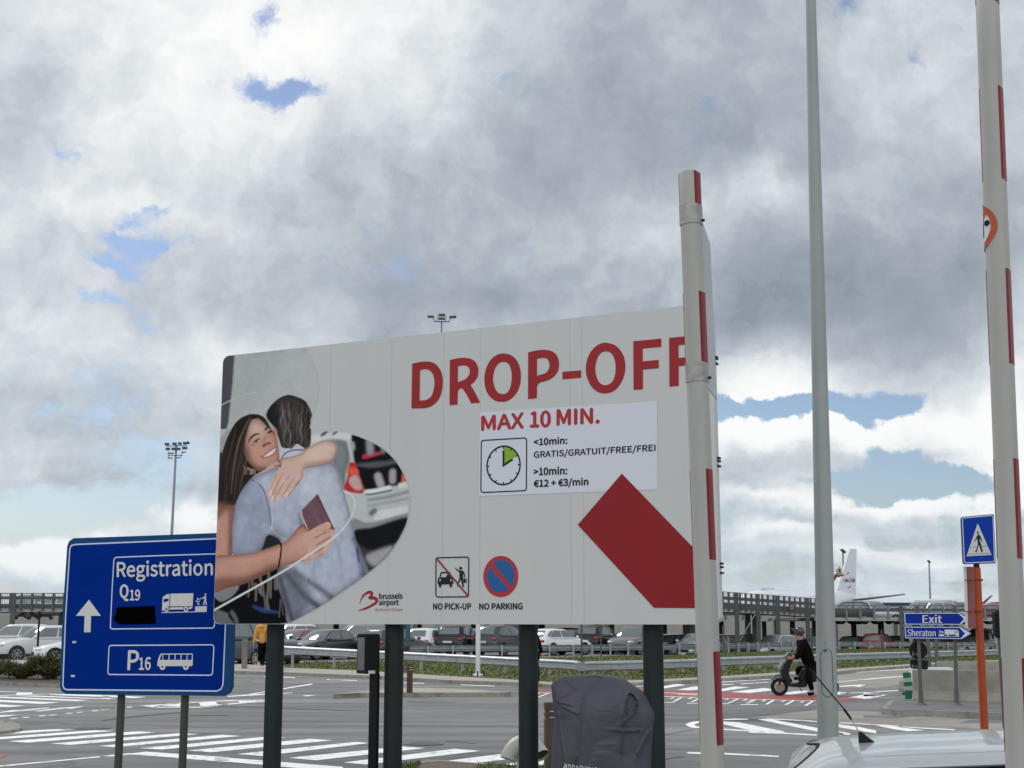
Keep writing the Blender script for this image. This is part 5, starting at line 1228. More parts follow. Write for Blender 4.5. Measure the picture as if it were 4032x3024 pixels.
def make_car(kind, label, col, loc, rz, group, fine=1):
    L, W, H, cx_, rf, rr, rb, belt, hood, cl = KIND[kind]
    w = W / 2; hl = L / 2
    root = thing({'van': 'van', 'suv': 'parked_suv', 'mpv': 'parked_car', 'estate': 'estate_car'}.get(kind, 'parked_car'), label, 'van' if kind == 'van' else 'car', (0, 0, 0), group)
    pm = paint(col, None) if col in PAINT else PAINT[col]
    # lower body: stations (x, half width, top, bottom)
    stn = [(-hl, .72 * w, belt - .36, cl + .18), (-hl + .03, .86 * w, belt - .22, cl + .10), (-hl + .12, .95 * w, belt - .02, cl + .06), (-hl + .40, w, belt + .03, cl), (-hl + 1.0, w, belt + .02, cl), (0, w, belt, cl), (cx_ - .1, w, belt + .01, cl),
           (cx_ + .25, .99 * w, belt - .03, cl), (hl - .75, .97 * w, hood + .13, cl), (hl - .40, .93 * w, hood + .06, cl), (hl - .16, .84 * w, hood - .02, cl + .03), (hl - .03, .68 * w, hood - .14, cl + .08), (hl, .52 * w, hood - .26, cl + .14)]
    def ring(x, hw, zt, zb):
        h = zt - zb
        half = [(0, zb), (.80 * hw, zb), (.96 * hw, zb + .10 * h), (hw, zb + .40 * h), (.995 * hw, zb + .66 * h), (.965 * hw, zb + .84 * h), (.90 * hw, zt - .025), (.80 * hw, zt), (.45 * hw, zt + .022), (0, zt + .03)]
        return [(x, y, z) for y, z in half] + [(x, -y, z) for y, z in half[-2:0:-1]]
    xs_ = [s[0] for s in stn]
    def st_at(x): return [float(np.interp(x, xs_, [s[k] for s in stn])) for k in (1, 2, 3)]
    mb = MB(); mb.loft([ring(*s) for s in stn])
    # greenhouse
    lv = [0, .25, .5, .72, .86, .94, .98, 1.0]
    zb0, zt0 = belt - .02, H - .045
    def gh(t, s):
        xf = cx_ + (rf - cx_) * t + .04 * math.sin(math.pi * t); xr = rb + .06 + (rr - rb - .06) * (t ** 1.5)
        hw = w * (.965 - .20 * t) - .055 * max(0, (t - .84) / .16) ** 2
        xf -= .10 * max(0, (t - .86) / .14) ** 2; xr += .08 * max(0, (t - .86) / .14) ** 2
        mid = (xf + xr) / 2 + .05
        ctl = [(xf, 0), (xf - .03, .42 * hw), (xf - .14, .80 * hw), (xf - .34, .965 * hw), (mid, hw), (xr + .38, .975 * hw), (xr + .10, .84 * hw), (xr + .02, .45 * hw), (xr, 0)]
        sg_ = 1 if s >= 0 else -1; a = min(abs(s), 7.999); i = int(a); f = a - i
        P0, P1, P2, P3 = ctl[max(i - 1, 0)] if i else (ctl[1][0], -ctl[1][1]), ctl[i], ctl[i + 1], ctl[i + 2] if i < 7 else (ctl[7][0], -ctl[7][1])
        x, y = [.5 * (2 * b + (c - a_) * f + (2 * a_ - 5 * b + 4 * c - d) * f * f + (3 * b - a_ - 3 * c + d) * f ** 3) for a_, b, c, d in zip(P0, P1, P2, P3)]
        return Vector((x, y * sg_, zb0 + (zt0 - zb0) * t))
    sv = [k / 2 for k in range(-16, 16)] if fine == 1 else [k / 6 for k in range(-48, 48)]
    rings = [[gh(t, s) for s in sv] for t in lv]
    top = rings[-1]; ctr = sum(top, Vector()) / len(top)
    for k in ((.88, .6, .3) if fine == 1 else (.96, .9, .8, .65, .45, .2)):
        rings.append([Vector((ctr.x + (p.x - ctr.x) * k, p.y * k, zt0 + .045 * (1 - k ** 2))) for p in top])
    mb.loft(rings)
    body = mb.build('body', pm, root, 48)
    # dark lower band and wheel wells
    tb = MB()
    tb.loft([[(x, y * k, z) for y, z in ((-w * .90, cl - .03), (w * .90, cl - .03), (w * .985, cl + .03), (w * .985, cl + .10), (-w * .985, cl + .10), (-w * .985, cl + .03))] for x, k in ((-hl + .03, .80), (-hl + .12, .97), (hl - .35, .955), (hl - .12, .80), (hl + .005, .55))])
    tb.build('sill_trim', M_TRIM, root)
    wr = .335 if kind in ('suv', 'van') else .315
    wxs = (hl - .86, -hl + .78)
    for wx in wxs:
        for sd in (1, -1):
            yb = sd * (w * .985 + .012)
            ar = MB(); n = 20
            ar.add([(wx, yb, wr)] + [(wx + (wr + .065) * math.cos(2 * math.pi * i / n), yb, wr + .02 + (wr + .065) * math.sin(2 * math.pi * i / n)) for i in range(n)], [(0, 1 + i, 1 + (i + 1) % n) for i in range(n)])
            ar.build('wheel_arch', M_TRIM, root, None, False)
            ty = MB().loft([[(wx + r * math.cos(2 * math.pi * i / 24), sd * y, wr + r * math.sin(2 * math.pi * i / 24)) for i in range(24)] for y, r in ((w - .20, wr * .9), (w - .18, wr), (w - .005, wr), (w + .018, wr * .93), (w + .018, wr * .70))]).build('wheel', M_TYRE, root, 40)
            rm = MB(); rm.tube([(wx, sd * (w + .012), wr), (wx, sd * (w + .024), wr)], wr * .22, 10)
            for k in range(7):
                a = 2 * math.pi * k / 7; c_, s_ = math.cos(a), math.sin(a); pw = .026
                rm.add([(wx + c_ * r - s_ * q_, sd * (w + .025), wr + s_ * r + c_ * q_) for r, q_ in ((.04, -pw), (wr * .70, -pw), (wr * .70, pw), (.04, pw))], [(0, 1, 2, 3)])
            n = 24; rm.add([(wx + r * math.cos(2 * math.pi * i / n), sd * (w + .0235), wr + r * math.sin(2 * math.pi * i / n)) for r in (wr * .64, wr * .72) for i in range(n)], [(i, (i + 1) % n, n + (i + 1) % n, n + i) for i in range(n)])
            rm.build('rim', M_RIM, ty)
    # windows, 6 mm proud of the greenhouse
    def pane(name, s0, s1, t0, t1, m=M_GLASS, nu=8, nv=5, sk0=0, sk1=0):
        def f(u, v):
            t = t0 + (t1 - t0) * v; s = s0 + sk0 * v + (s1 + sk1 * v - s0 - sk0 * v) * u
            p = gh(t, s); c = Vector((ctr.x, 0, p.z)); dx = gh(t, s + .05) - gh(t, s - .05); nn = dx.cross(Vector((0, 0, 1)))
            if nn.dot(p - c) < 0: nn = -nn
            return p + nn.normalized() * .007
        return MB().grid(f, nu, nv).build(name, m, root, 60)
    pane('windscreen', -2.35, 2.35, .06, .90)
    pane('rear_window', 6.35, 9.65, .20, .84) if False else None
    for sd in (1,):
        def fr(u, v):
            t = .22 + .62 * v; s = 6.45 + (7.99 - 6.45) * min(1, u * 2) if u <= .5 else -(6.45 + (7.99 - 6.45) * min(1, (1 - u) * 2))
            p = gh(t, s); return p + Vector((-.012, 0, .006))
        MB().grid(fr, 12, 4).build('rear_window', M_GLASS, root, 60)
    for sd in (1, -1):
        pane('front_window', 2.75 * sd, 3.96 * sd, .14, .86); pane('rear_side_window', 4.04 * sd, 4.92 * sd, .14, .86)
        if kind != 'city': pane('quarter_window', 4.98 * sd, (5.75 if kind in ('estate', 'van', 'mpv') else 5.45) * sd, .22, .80, nu=4)
        # lamps, mirrors
        hw_, zt_, _ = st_at(hl - .22)
        MB().ell((hl - .22, sd * hw_ * .80, zt_ - .09), (.20, .17, .075), 12, 6, -sd * .5).build('headlight', M_HEAD, root, 60)
        hw_, zt_, _ = st_at(-hl + .10)
        MB().ell((-hl + .10, sd * hw_ * .82, belt - .16), (.10, .17, .085 if kind != 'van' else .2), 12, 6, sd * .35).build('tail_light', M_TAIL, root, 60)
        MB().ell((cx_ - .28, sd * (w + .10), belt + .06), (.07, .12, .075), 10, 6).build('mirror', pm, root, 60)
    gr = MB().loft([[(x, y, z) for y, z in ((-wd, hood - .34), (wd, hood - .34), (wd * 1.1, hood - .20), (-wd * 1.1, hood - .20))] for x, wd in ((hl - .1, .44), (hl + .012, .38))]); gr.build('grille', M_TRIM, root)
    MB().box((hl + .014, 0, hood - .44), (.02, .50, .11)).build('number_plate', M_PLATE, root)
    MB().box((-hl - .004, 0, belt - .30), (.03, .50, .11)).build('number_plate', M_PLATE, root)
    root['_k'] = 0; del root['_k']
    root.location = loc; root.rotation_euler = (0, 0, rz)
    return root

# ------------------------------------------------------------------ silver hatchback in the foreground
M_SIL = mat('paint_near_silver', (.44, .465, .475), .34, .5, var=.03, vs=400, coat=.5)
NY0, NYC = 4.52, 5.10                              # near roof gutter and roof centre
nc = thing('silver_car', 'silver hatchback roof with a stubby black aerial in the foreground', 'car', (2.7, 5.1, 0))
def xw(px, Y): return (px - CX) / F * Y / math.cos(TH) * 1.0
zr = lambda x: 1.328 + .062 * min(1, max(0, (x - .9) / .9)) ** .7 + .006 * math.sin(min(1, max(0, (x - 1.0) / 2.2)) * math.pi) 
HWR = .66
def roof(x, s):                                    # s -1 near gutter, +1 far gutter
    zz_ = zr(x) - 4.0 * max(0, 1.05 - x) ** 2 * (1 - .72 * s * s); hw = HWR * (1 - .5 * max(0, 1.08 - x) ** 2)
    return Vector((x, NYC + s * hw, zz_ + .020 * (1 - abs(s) ** 2.4)))
X0, X1, XS = .865, 3.4, .915
mb = MB(); mb.grid(lambda u, v: roof(XS + .016 + (X1 - XS) * u + .08 * (1 - abs(v * 2 - 1) ** 2) * (1 - u), v * 2 - 1), 40, 24)
# shoulder of the roof down to the door frames, both sides
for sd in (-1, 1):
    def shp(u, v):
        p = roof(XS + .016 + (X1 - XS) * u, sd); return p + Vector((0, sd * .006 * math.sin(v * 3.1), -.012 * v - .10 * v * max(0, 1 - max(0, (u - .0) * 7)) ))
    mb.grid(shp, 40, 8)
mb.build('roof', M_SIL, nc, 60)
def spo(u, v):
    s = v * 2 - 1; xe = XS + .08 * (1 - abs(s) ** 2); p = roof(X0 + (xe - X0) * u, s * (1 - .05 * (1 - u) ** 2)); p.z -= .004 * (1 - u) ** 2; return p
mb = MB(); mb.grid(spo, 12, 24)
mb.grid(lambda u, v: spo(0, v) + Vector((.015 * math.sin(u * 3.1) * 1.5 + .06 * u, 0, -.05 * u)), 5, 24)
for sd in (0, 1):
    def sps(u, v): p = spo(v, sd); return p + Vector((0, (-1 if sd == 0 else 1) * .02 * math.sin(u * 1.3) * (.35 + .65 * v), -(.10) * u * (.45 + .55 * v)))
    mb.grid(sps, 8, 12)
mb.build('spoiler', M_SIL, nc, 60)
# body sides below the glass
mb = MB()
def side(sd, x, z): return Vector((x, NYC + sd * (.86 - .19 * max(0, (z - .86) / .45) ** 1.2 - .06 * max(0, .45 - z)), z))
WX = [(1.52, 1.262), (1.62, 1.292), (1.76, 1.306), (2.0, 1.313), (2.5, 1.315), (3.1, 1.30), (3.5, 1.26)]
for sd in (-1, 1):
    mb.grid(lambda u, v: side(sd, .58 + 4.09 * u, .24 + .68 * v) + Vector((0, -sd * (.10 * max(0, 1 - u * 12) + .14 * max(0, (u - .88) * 8) ** 2), 0)), 40, 12)
    def pil(u, v):
        z = .92 + (1.335 - .92) * v; x0 = .66 + .28 * v; x1 = 1.36 + .34 * v; q = side(sd, x0 + (x1 - x0) * u, z); q.y = NYC + sd * ((.845 - .19 * v)); return q
    mb.grid(pil, 6, 10)
mb.grid(lambda u, v: Vector((.53 + .12 * (abs(v * 2 - 1) ** 4), NYC + (v * 2 - 1) * .80, .30 + .66 * u)), 10, 16)
mb.grid(lambda u, v: Vector((3.45 + 1.2 * u, NYC + (v * 2 - 1) * .80, .94 - .06 * u - .16 * u ** 4)), 12, 16)
mb.grid(lambda u, v: Vector((4.65 + .05 * math.sin(u * 3), NYC + (v * 2 - 1) * .72, .30 + .46 * u)), 8, 16)
mb.build('body', M_SIL, nc, 60)
for sd in (-1, 1):
    def gl(u, v):
        x = 1.36 + 2.0 * u; zt_ = float(np.interp(x, [1.36, 1.44, 1.52, 1.62, 1.76, 2.0, 2.6, 3.36], [.97, 1.18, 1.285, 1.340, 1.362, 1.373, 1.376, 1.33])); z = .93 + (zt_ - .93) * v
        return Vector((x, NYC + sd * (.848 - .163 * (z - .92) / .42), z))
    MB().grid(gl, 40, 8).build('side_window', M_GLASS, nc, 60)
    def gl2(u, v): q = gl(u, 1.0); return q + Vector((0, sd * .004, -.016 + .03 * v))
    MB().grid(gl2, 40, 1).build('window_seal', M_TRIM, nc, 60)
MB().grid(lambda u, v: Vector((.60 + .33 * u, NYC + (v * 2 - 1) * (.74 - .10 * u), .96 + .33 * u)), 8, 12).build('rear_window', M_GLASS, nc, 60)
MB().grid(lambda u, v: Vector((3.38 + .62 * (1 - u), NYC + (v * 2 - 1) * (.70 - .06 * u), .94 + .41 * u)), 8, 12).build('windscreen', M_GLASS, nc, 60)
for x in (1.45, 4.0):
    for sd in (-1, 1):
        MB().tube([(x, NYC + sd * .66, .31), (x, NYC + sd * .87, .31)], .31, 28).build('wheel', M_TYRE, nc, 40)
mb = MB()
for k in range(24):
    s0, s1 = -1.0 + k / 12, -1.0 + (k + 1) / 12
    p = [roof(XS + .008 + .08 * (1 - abs(s) ** 2), s) + Vector((0, 0, .0015)) for s in (s0, s1)]
    mb.tube([p[0], p[1]], .0030, 6)
for sd in (-1,):
    pts = [roof(XS + .008, sd) + Vector((0, sd * .012, -.10 * v)) for v in (0, .25, .5, .75, 1, 1.4)]
    mb.tube(pts, .0030, 6)
mb.build('spoiler_seam', M_TRIM, nc)
mb = MB(); mb.tube([roof(1.14 + 2.2 * i / 20, -.68) + Vector((0, 0, .0005)) for i in range(21)], .003, 5); mb.build('roof_crease', M_SIL, nc, 60)
# aerial
ap = Vector((1.165, NYC + .02, 0)); ap.z = roof(ap.x, .0).z + .001
an = MB(); an.loft([[(ap.x + dx * .8 + r * 1.3 * math.cos(a) , ap.y + r * .65 * math.sin(a), ap.z + z) for a in [i * math.pi / 8 for i in range(16)]] for z, r, dx in ((-.004, .0225, .018), (.004, .021, .016), (.02, .0125, .002), (.034, .0062, -.008), (.037, .003, -.009))])
an_ = an.build('aerial_base', M_TRIM, nc, 40)
d1 = ap + Vector((-.036, 0, .079)); d2 = ap + Vector((-.062, 0, .117)); d3 = ap + Vector((-.178, 0, .258))
MB().tube([(ap.x - .008, ap.y, ap.z + .030), d1], .0023, 8).build('aerial_rod', mat('steel_rod', (.35, .33, .30), .4, .6, var=.1), an_)
wh_ = MB(); wh_.tube([d1, d1 * .9 + d2 * .1, d2 * .9 + d1 * .1, d2], [.003, .0046, .0046, .003], 10)
n = 60; wh_.tube([d2 + (d3 - d2) * (i / n) for i in range(n + 1)], [.0022 + .0006 * (i % 2) for i in range(n + 1)], 8); wh_.build('aerial_whip', M_TRIM, an_, 60)

# the car stands a little askew: turn it about its near rear corner
YAW = R(-16); pv = Vector((.93, NYC - .62, 0)); l0 = Vector((2.7, 5.1, 0))
nc.rotation_euler.z = YAW
nc.location = pv + Vector((-.078, 0, 0)) + Matrix.Rotation(YAW, 3, 'Z') @ (l0 - pv)

# ------------------------------------------------------------------ things on the near island
from mathutils import noise as mnoise
cv0 = D(2377, 2800, 12.9)
ct = thing('covered_ticket_machine', 'machine wrapped in a creased dark grey fabric cover beside the billboard post', 'covered machine', (cv0.x, 12.9, .1))
WZ = lambda p: zs(4.3213, 2150, 2640, p)
prof = WZ([(70, 1900), (85, 1659), (110, 1200), (150, 800), (120, 560), (100, 380), (88, 255), (130, 190), (240, 100), (420, 82), (760, 68), (1180, 92), (1320, 130), (1460, 225), (1600, 320), (1740, 430), (1800, 560), (1860, 680), (1875, 780), (1850, 1000), (1835, 1200), (1815, 1500), (1800, 1900)])
CP = Plane(D(2377, 2800, 12.9), (1, 0, 0), (0, 0, 1))
oc = [Vector(CP.uv(x, y)) for x, y in prof]
for q in oc: pass
zlow = -CP.O.z + .12
oc[0].y = zlow; oc[-1].y = zlow
top_z = max(q.y for q in oc)
def xlr(v):
    z = zlow + (top_z - zlow) * v; xs2 = []
    for i in range(len(oc) - 1):
        a_, b_ = oc[i], oc[i + 1]
        if (a_.y <= z) != (b_.y <= z): xs2.append(a_.x + (b_.x - a_.x) * (z - a_.y) / (b_.y - a_.y))
    return (min(xs2), max(xs2), z) if len(xs2) >= 2 else (0, 0, z)
fold_lines = [([(870, 110), (640, 330), (560, 650), (520, 1000), (470, 1600)], .016, 34), ([(1340, 380), (1270, 640), (1240, 960), (1215, 1300)], .022, 40), ([(1500, 480), (1450, 640), (1200, 870)], .020, 30), ([(1520, 960), (1240, 970), (1080, 930)], .018, 28), ([(1320, 430), (1000, 600), (860, 720)], .008, 26),
              ([(190, 700), (240, 1150), (290, 1600)], .016, 30), ([(1680, 1000), (1600, 1150), (1490, 1350)], .016, 40), ([(310, 160), (500, 300), (240, 420)], .010, 26), ([(880, 110), (860, 330)], .010, 22), ([(250, 580), (500, 700)], .010, 26), ([(1000, 1180), (900, 1220), (700, 1600)], .012, 60), ([(150, 250), (160, 500), (400, 560)], .008, 30)]
fl = [([Vector(CP.uv(*q)) for q in WZ(p)], am, wd / 4.3213 / F * 12.9) for p, am, wd in fold_lines]
pocket = [Vector(CP.uv(*q)) for q in WZ([(1340, 380), (1390, 360), (1440, 390), (1500, 480), (1510, 560), (1480, 640), (1300, 720), (1265, 660), (1300, 520)])]
def segd(p, a_, b_):
    t = max(0, min(1, (p - a_).dot(b_ - a_) / max(1e-9, (b_ - a_).length_squared))); q = p - a_ - (b_ - a_) * t
    return q.length, (b_ - a_).x * (p - a_).y - (b_ - a_).y * (p - a_).x
def inp(p, P_):
    c = False; j = len(P_) - 1
    for i in range(len(P_)):
        if (P_[i].y > p.y) != (P_[j].y > p.y) and p.x < (P_[j].x - P_[i].x) * (p.y - P_[i].y) / (P_[j].y - P_[i].y) + P_[i].x: c = not c
        j = i
    return c
def cover(u, v):
    v2 = v if v < .999 else .999
    xl, xr_, z = xlr(v2); ang = u * 2 * math.pi
    cx2, hw = (xl + xr_) / 2, (xr_ - xl) / 2
    ex = .55
    x = math.copysign(abs(math.cos(ang)) ** ex, math.cos(ang)); y = math.copysign(abs(math.sin(ang)) ** ex, math.sin(ang))
    dpt = .36 * (1 - .55 * max(0, (v2 - .72) / .28) ** 2)
    p = Vector((cx2 + x * hw, z)); off = 0
    if y < -.05:
        for ln_, am, wd in fl:
            best, sg_ = 9, 0
            for i in range(len(ln_) - 1):
                d_, s_ = segd(p, ln_[i], ln_[i + 1])
                if d_ < best: best, sg_ = d_, s_
            wd *= .62; off += 1.15 * am * (math.exp(-(best / wd) ** 2) + .55 * math.exp(-(best / (wd * 3)) ** 2) * (1 if sg_ > 0 else -1))
        if inp(p, pocket): off -= .045
        off *= min(1, -y * 1.6)
        off += .022 * mnoise.noise(Vector((p.x * 4, p.y * 3, 1))) + .012 * (.5 - abs(mnoise.noise(Vector((p.x * 7 + p.y * 3, p.y * 4, 4))))) + .003 * (.5 - abs(mnoise.noise(Vector((p.x * 16 - p.y * 6, p.y * 11, 9)))))
    return CP.P(p.x, p.y, 0) + Vector((0, y * dpt - off, 0))
M_FAB = mat('cover_fabric', (.062, .062, .080), .62, var=.08, vs=6, bump=.12, bs=260, spec=.45)
mb = MB(); mb.grid(cover, 220, 130)
tp_ = [cover(u / 220, 1.0) for u in range(220)]; mb.add(tp_, [tuple(range(220))])
mb.build('fabric_cover', M_FAB, ct, 75)
mb = MB(); q0 = WZ([(345, 1592), (870, 1650), (862, 1790), (340, 1735)])
vs, fs = text_mesh('IPPARKING', 0)
pts = []
for a_, b_ in vs:
    px = (q0[0][0] * (1 - a_) + q0[1][0] * a_) * b_ + (q0[3][0] * (1 - a_) + q0[2][0] * a_) * (1 - b_); py = (q0[0][1] * (1 - a_) + q0[1][1] * a_) * b_ + (q0[3][1] * (1 - a_) + q0[2][1] * a_) * (1 - b_)
    u_, v_ = CP.uv(px, py); pts.append(CP.P(u_, v_, 0) + Vector((0, -.40, 0)))
M_CLW = mat('cover_print_white', (.62, .62, .62), .6, var=0)
k = (12.9 - .40) / 12.9
mb.add([CAM + (p + Vector((0, .40, 0)) - CAM) * k for p in pts], fs); mb.build('cover_lettering', M_CLW, ct)
mb = MB(); mb.add([CAM + (CP.P(*CP.uv(x, y)) - CAM) * k for x, y in WZ([(310, 1560), (325, 1575), (345, 1640), (345, 1740), (290, 1740), (295, 1640), (318, 1610)])], [tuple(range(7))]); mb.build('cover_emblem', mat('emblem_grey', (.40, .42, .42), .6, var=0), ct)
MB().box((cv0.x, 12.95, .62), (.55, .38, 1.0)).build('machine_cabinet', MATS['cabinet_grey'], ct)

# vent pipe with two down-turned mouths
VP = D(2078, 2900, 15.0); M_VENT = mat('vent_galvanised', (.50, .49, .46), .5, .15, var=.14, vs=8, dirt=((.28, .26, .23), 4, .58, .5))
vt = thing('vent_pipe', 'pale metal vent pipe with two down-turned mouths behind a billboard post', 'vent pipe', (VP.x, 15.0, .1))
def at15(px, py): return D(px, py, 15.0)
cxp = at15(2062, 2900).x
MB().tube([(cxp, 15.0, .1), (cxp, 15.0, at15(2062, 2935).z)], .075, 24).build('stem', M_VENT, vt, 40)
for sd, pts in ((-1, [(2068, 2920), (2048, 2923), (2018, 2933), (1996, 2954), (1986, 2978), (1982, 2990)]), (1, [(2058, 2920), (2078, 2922), (2106, 2931), (2128, 2950), (2141, 2966), (2150, 2980)])):
    path = [at15(*p) + Vector((0, -.05 * i / 5, 0)) for i, p in enumerate(pts)]
    if sd < 0: path = [at15(x, y) + Vector((0, -.03 * i / 5, 0)) for i, (x, y) in enumerate([(2070, 2921), (2050, 2925), (2028, 2938), (2012, 2958), (2003, 2976), (1999, 2988)])]
    else: path = [at15(x, y) + Vector((0, -.10 * i / 5, 0)) for i, (x, y) in enumerate([(2056, 2921), (2080, 2925), (2104, 2937), (2120, 2953), (2128, 2964), (2133, 2972)])]
    e_ = MB().tube([Vector(crom([tuple(p) for p in path], 4, False)[i]) for i in range(21)], .083, 24, False).build('elbow', M_VENT, vt, 60)
    dr = (path[-1] - path[-2]).normalized(); MB().tube([path[-1] - dr * .03, path[-1] - dr * .028], .080, 24).build('mouth', mat('vent_dark', (.06, .055, .05), .8, var=.2), e_)

# wooden bollards
M_WOOD = mat('weathered_wood', (.115, .088, .068), .8, var=.3, vs=5, stretch=(6, 6, .5), bump=.25, bs=20)
M_WOODG = mat('grey_wood', (.21, .19, .165), .8, var=.25, vs=5, stretch=(6, 6, .5))
def bollard(label, cx2, Y, z0, h, wd, m, grooves):
    o = thing('wooden_bollard', label, 'bollard', (cx2, Y, z0), 'wooden bollards')
    gh_ = [h * .80, h * .885]; segs = [(0, gh_[0] - .02), (gh_[0] + .006, gh_[1] - .02), (gh_[1] + .006, h)]
    b_ = MB()
    for a_, e_ in segs: b_.box((cx2, Y, z0 + (a_ + e_) / 2), (wd, wd, e_ - a_), .12, .008)
    b_.box((cx2, Y, z0 + h * .45), (wd - .02, wd - .02, h * .88), .12)
    ob = b_.build('post', m, o)
    for g in gh_:
        MB().box((cx2 + .018, Y - .002, z0 + g - .006), (wd * .62, wd + .002, .013), .12).build('reflector_band', grooves, o)
M_RB = mat('reflector_tape', (.55, .54, .50), .4, var=.15, vs=60)
p = D(2166, 2900, 16.0); bollard('dark wooden bollard with two pale reflector bands beside the covered machine', p.x + .012, 16.0, .1, .80, .15, M_WOOD, M_RB)
p = D(1613.5, 2660, 34.2); bollard('brown wooden bollard on the traffic island in the middle of the road', p.x, 34.2, .1, .70, .14, mat('brown_wood', (.085, .048, .036), .8, var=.25, vs=5, stretch=(6, 6, .5)), M_RB)
p = D(964, 2570, 52.0); bollard('grey wooden bollard on the pavement next to the person in yellow', p.x, 52.0, .1, 1.06, .20, M_WOODG, M_WOODG)

# black display box on a post
dY = 13.9; pb = D(1472, 2900, dY)
dp = thing('access_terminal', 'black terminal box with a dark screen and white label on a black post', 'terminal', (pb.x, dY, .1))
M_BOX = mat('black_powder_coat', (.010, .011, .013), .42, var=.12, vs=5)
MB().box((pb.x - .002, dY, .1 + (D(1472, 2650, dY).z - .1) / 2), (.085, .075, D(1472, 2650, dY).z - .1), -.30, .006).build('post', M_BOX, dp)
zt_, zb_ = D(1450, 2496, dY).z, D(1450, 2652, dY).z; cxb = D(1450, 2570, dY).x
brz = .62
MB().box((cxb, dY, (zt_ + zb_) / 2), (.165, .185, zt_ - zb_), brz, .008).build('terminal_box', M_BOX, dp)
fx = Vector((-math.cos(brz - math.pi / 2 + math.pi / 2), -math.sin(brz), 0)); fy = Vector((-math.sin(brz), math.cos(brz), 0))
fc = Vector((cxb, dY, (zt_ + zb_) / 2)) + fx * .0836; hh = (zt_ - zb_) / 2 - .035
scr = MB(); scr.add([fc + fy * (-.07) + Vector((0, 0, -hh)), fc + fy * .07 + Vector((0, 0, -hh)), fc + fy * .07 + Vector((0, 0, hh)), fc + fy * (-.07) + Vector((0, 0, hh))], [(0, 1, 2, 3)]); scr.build('screen', mat('dark_screen', (.13, .14, .135), .12, var=.2, vs=10, spec=.8), dp)
lq = [D(1450, 2640, dY - .13), D(1477, 2640, dY - .13), D(1477, 2653, dY - .13), D(1450, 2653, dY - .13)]
MB().prism(lq, (0, .003, 0)).build('white_label', mat('label_white', (.42, .43, .43), .6, var=.3, vs=90), dp)

# ------------------------------------------------------------------ right-hand island
gb_ = thing('flexible_bollard', 'leaning green and white flexible bollard in front of the concrete blocks', 'bollard', G(3583, 2764))
b0, t0 = G(3583, 2764, 0), D(3570, 2648, G(3583, 2764).y)
ax = t0 - b0
for i, (f0, f1, c_) in enumerate(((0, .40, 0), (.40, .545, 1), (.545, .685, 0), (.685, .83, 1), (.83, .985, 0))):
    r0 = .100 - .012 * f0; r1 = .100 - .012 * f1
    MB().tube([b0 + ax * f0, b0 + ax * f1], [r0 + (.004 if c_ == 0 and i else 0), r1 + (.004 if c_ == 0 and i else 0)], 20).build('green_band' if c_ == 0 else 'white_band', mat('bollard_green', (.010, .125, .058), .5, var=.1) if c_ == 0 else mat('bollard_white', (.36, .39, .38), .4, var=.08), gb_, 40)
MB().ell(tuple(b0 + ax * .985), (.088, .088, .02)).build('cap', MATS['bollard_green'], gb_, 60)
M_CONC = mat('barrier_concrete', (.28, .268, .235), .85, var=.16, vs=2.5, bump=.3, bs=30, dirt=((.20, .185, .15), 1.8, .52, .65))
def jersey(label, pa, pb2, h, m=M_CONC, grp='concrete blocks on the island', z0=.0, wd=.30):
    A_, B_ = G(*pa, z0), G(*pb2, z0); u = (B_ - A_).normalized(); n_ = Vector((-u.y, u.x, 0))
    o = thing('concrete_block', label, 'concrete barrier', A_, grp)
    pr = [(-wd, .05), (-wd, .16), (-wd * .62, .34), (-wd * .48, h), (wd * .48, h), (wd * .62, .34), (wd, .16), (wd, .05)]
    L_n = (B_ - A_).length; L_n = max(1, L_n)
    b_ = MB(); b_.loft([[A_ + u * s + n_ * (y * k) + Vector((0, 0, z * (1 if k == 1 else .985))) for y, z in pr] for s, k in ((0, .9), (.04, 1), (L_n - .04, 1), (L_n, .9))]); b_.build('block', m, o)
    f_ = MB()
    for s in (.25, .5, .75): c = A_ + u * (L_n * s) + Vector((0, 0, .03)); f_.box((c.x, c.y, c.z), (.3, wd * 1.6, .07), math.atan2(u.y, u.x))
    f_.build('foot', mat('foot_black', (.02, .02, .02), .9, var=0), o)
jersey('long grey concrete block behind the Exit sign posts', (3604, 2780), (4120, 2798), .78, wd=.22)
jersey('grey concrete block further back, half hidden behind the nearer one', (3694, 2708), (4150, 2712), .73, z0=0, wd=.22)
jersey('white painted block whose edges show round the front concrete block', (3592, 2742), (3700, 2742), .70, mat('white_block_paint', (.66, .67, .66), .6, var=.05), wd=.28)
jersey('low grey concrete stub behind the green bollard', (3551, 2734), (3572, 2735), .22, wd=.15)

# manhole covers
def manhole(label, cx2, cy2, r):
    c = G(cx2, cy2); o = thing('manhole_cover', label, 'manhole cover', c, 'manhole covers'); c.z = .005
    MB().tube([c, c + Vector((0, 0, .012))], r, 40).build('frame', mat('manhole_frame', (.20, .19, .18), .7, var=.2), o, 30)
    MB().tube([c + Vector((0, 0, .004)), c + Vector((0, 0, .0135))], r * .84, 40).build('lid', mat('cast_iron', (.10, .10, .10), .6, .3, var=.3, vs=30, bump=.6, bs=60), o, 30)
manhole('round manhole cover at the end of the zebra stripes beside a billboard post', 1670, 2930, .29)
manhole('round manhole cover behind the zebra stripes near the blue road sign', 366, 2868, .30)

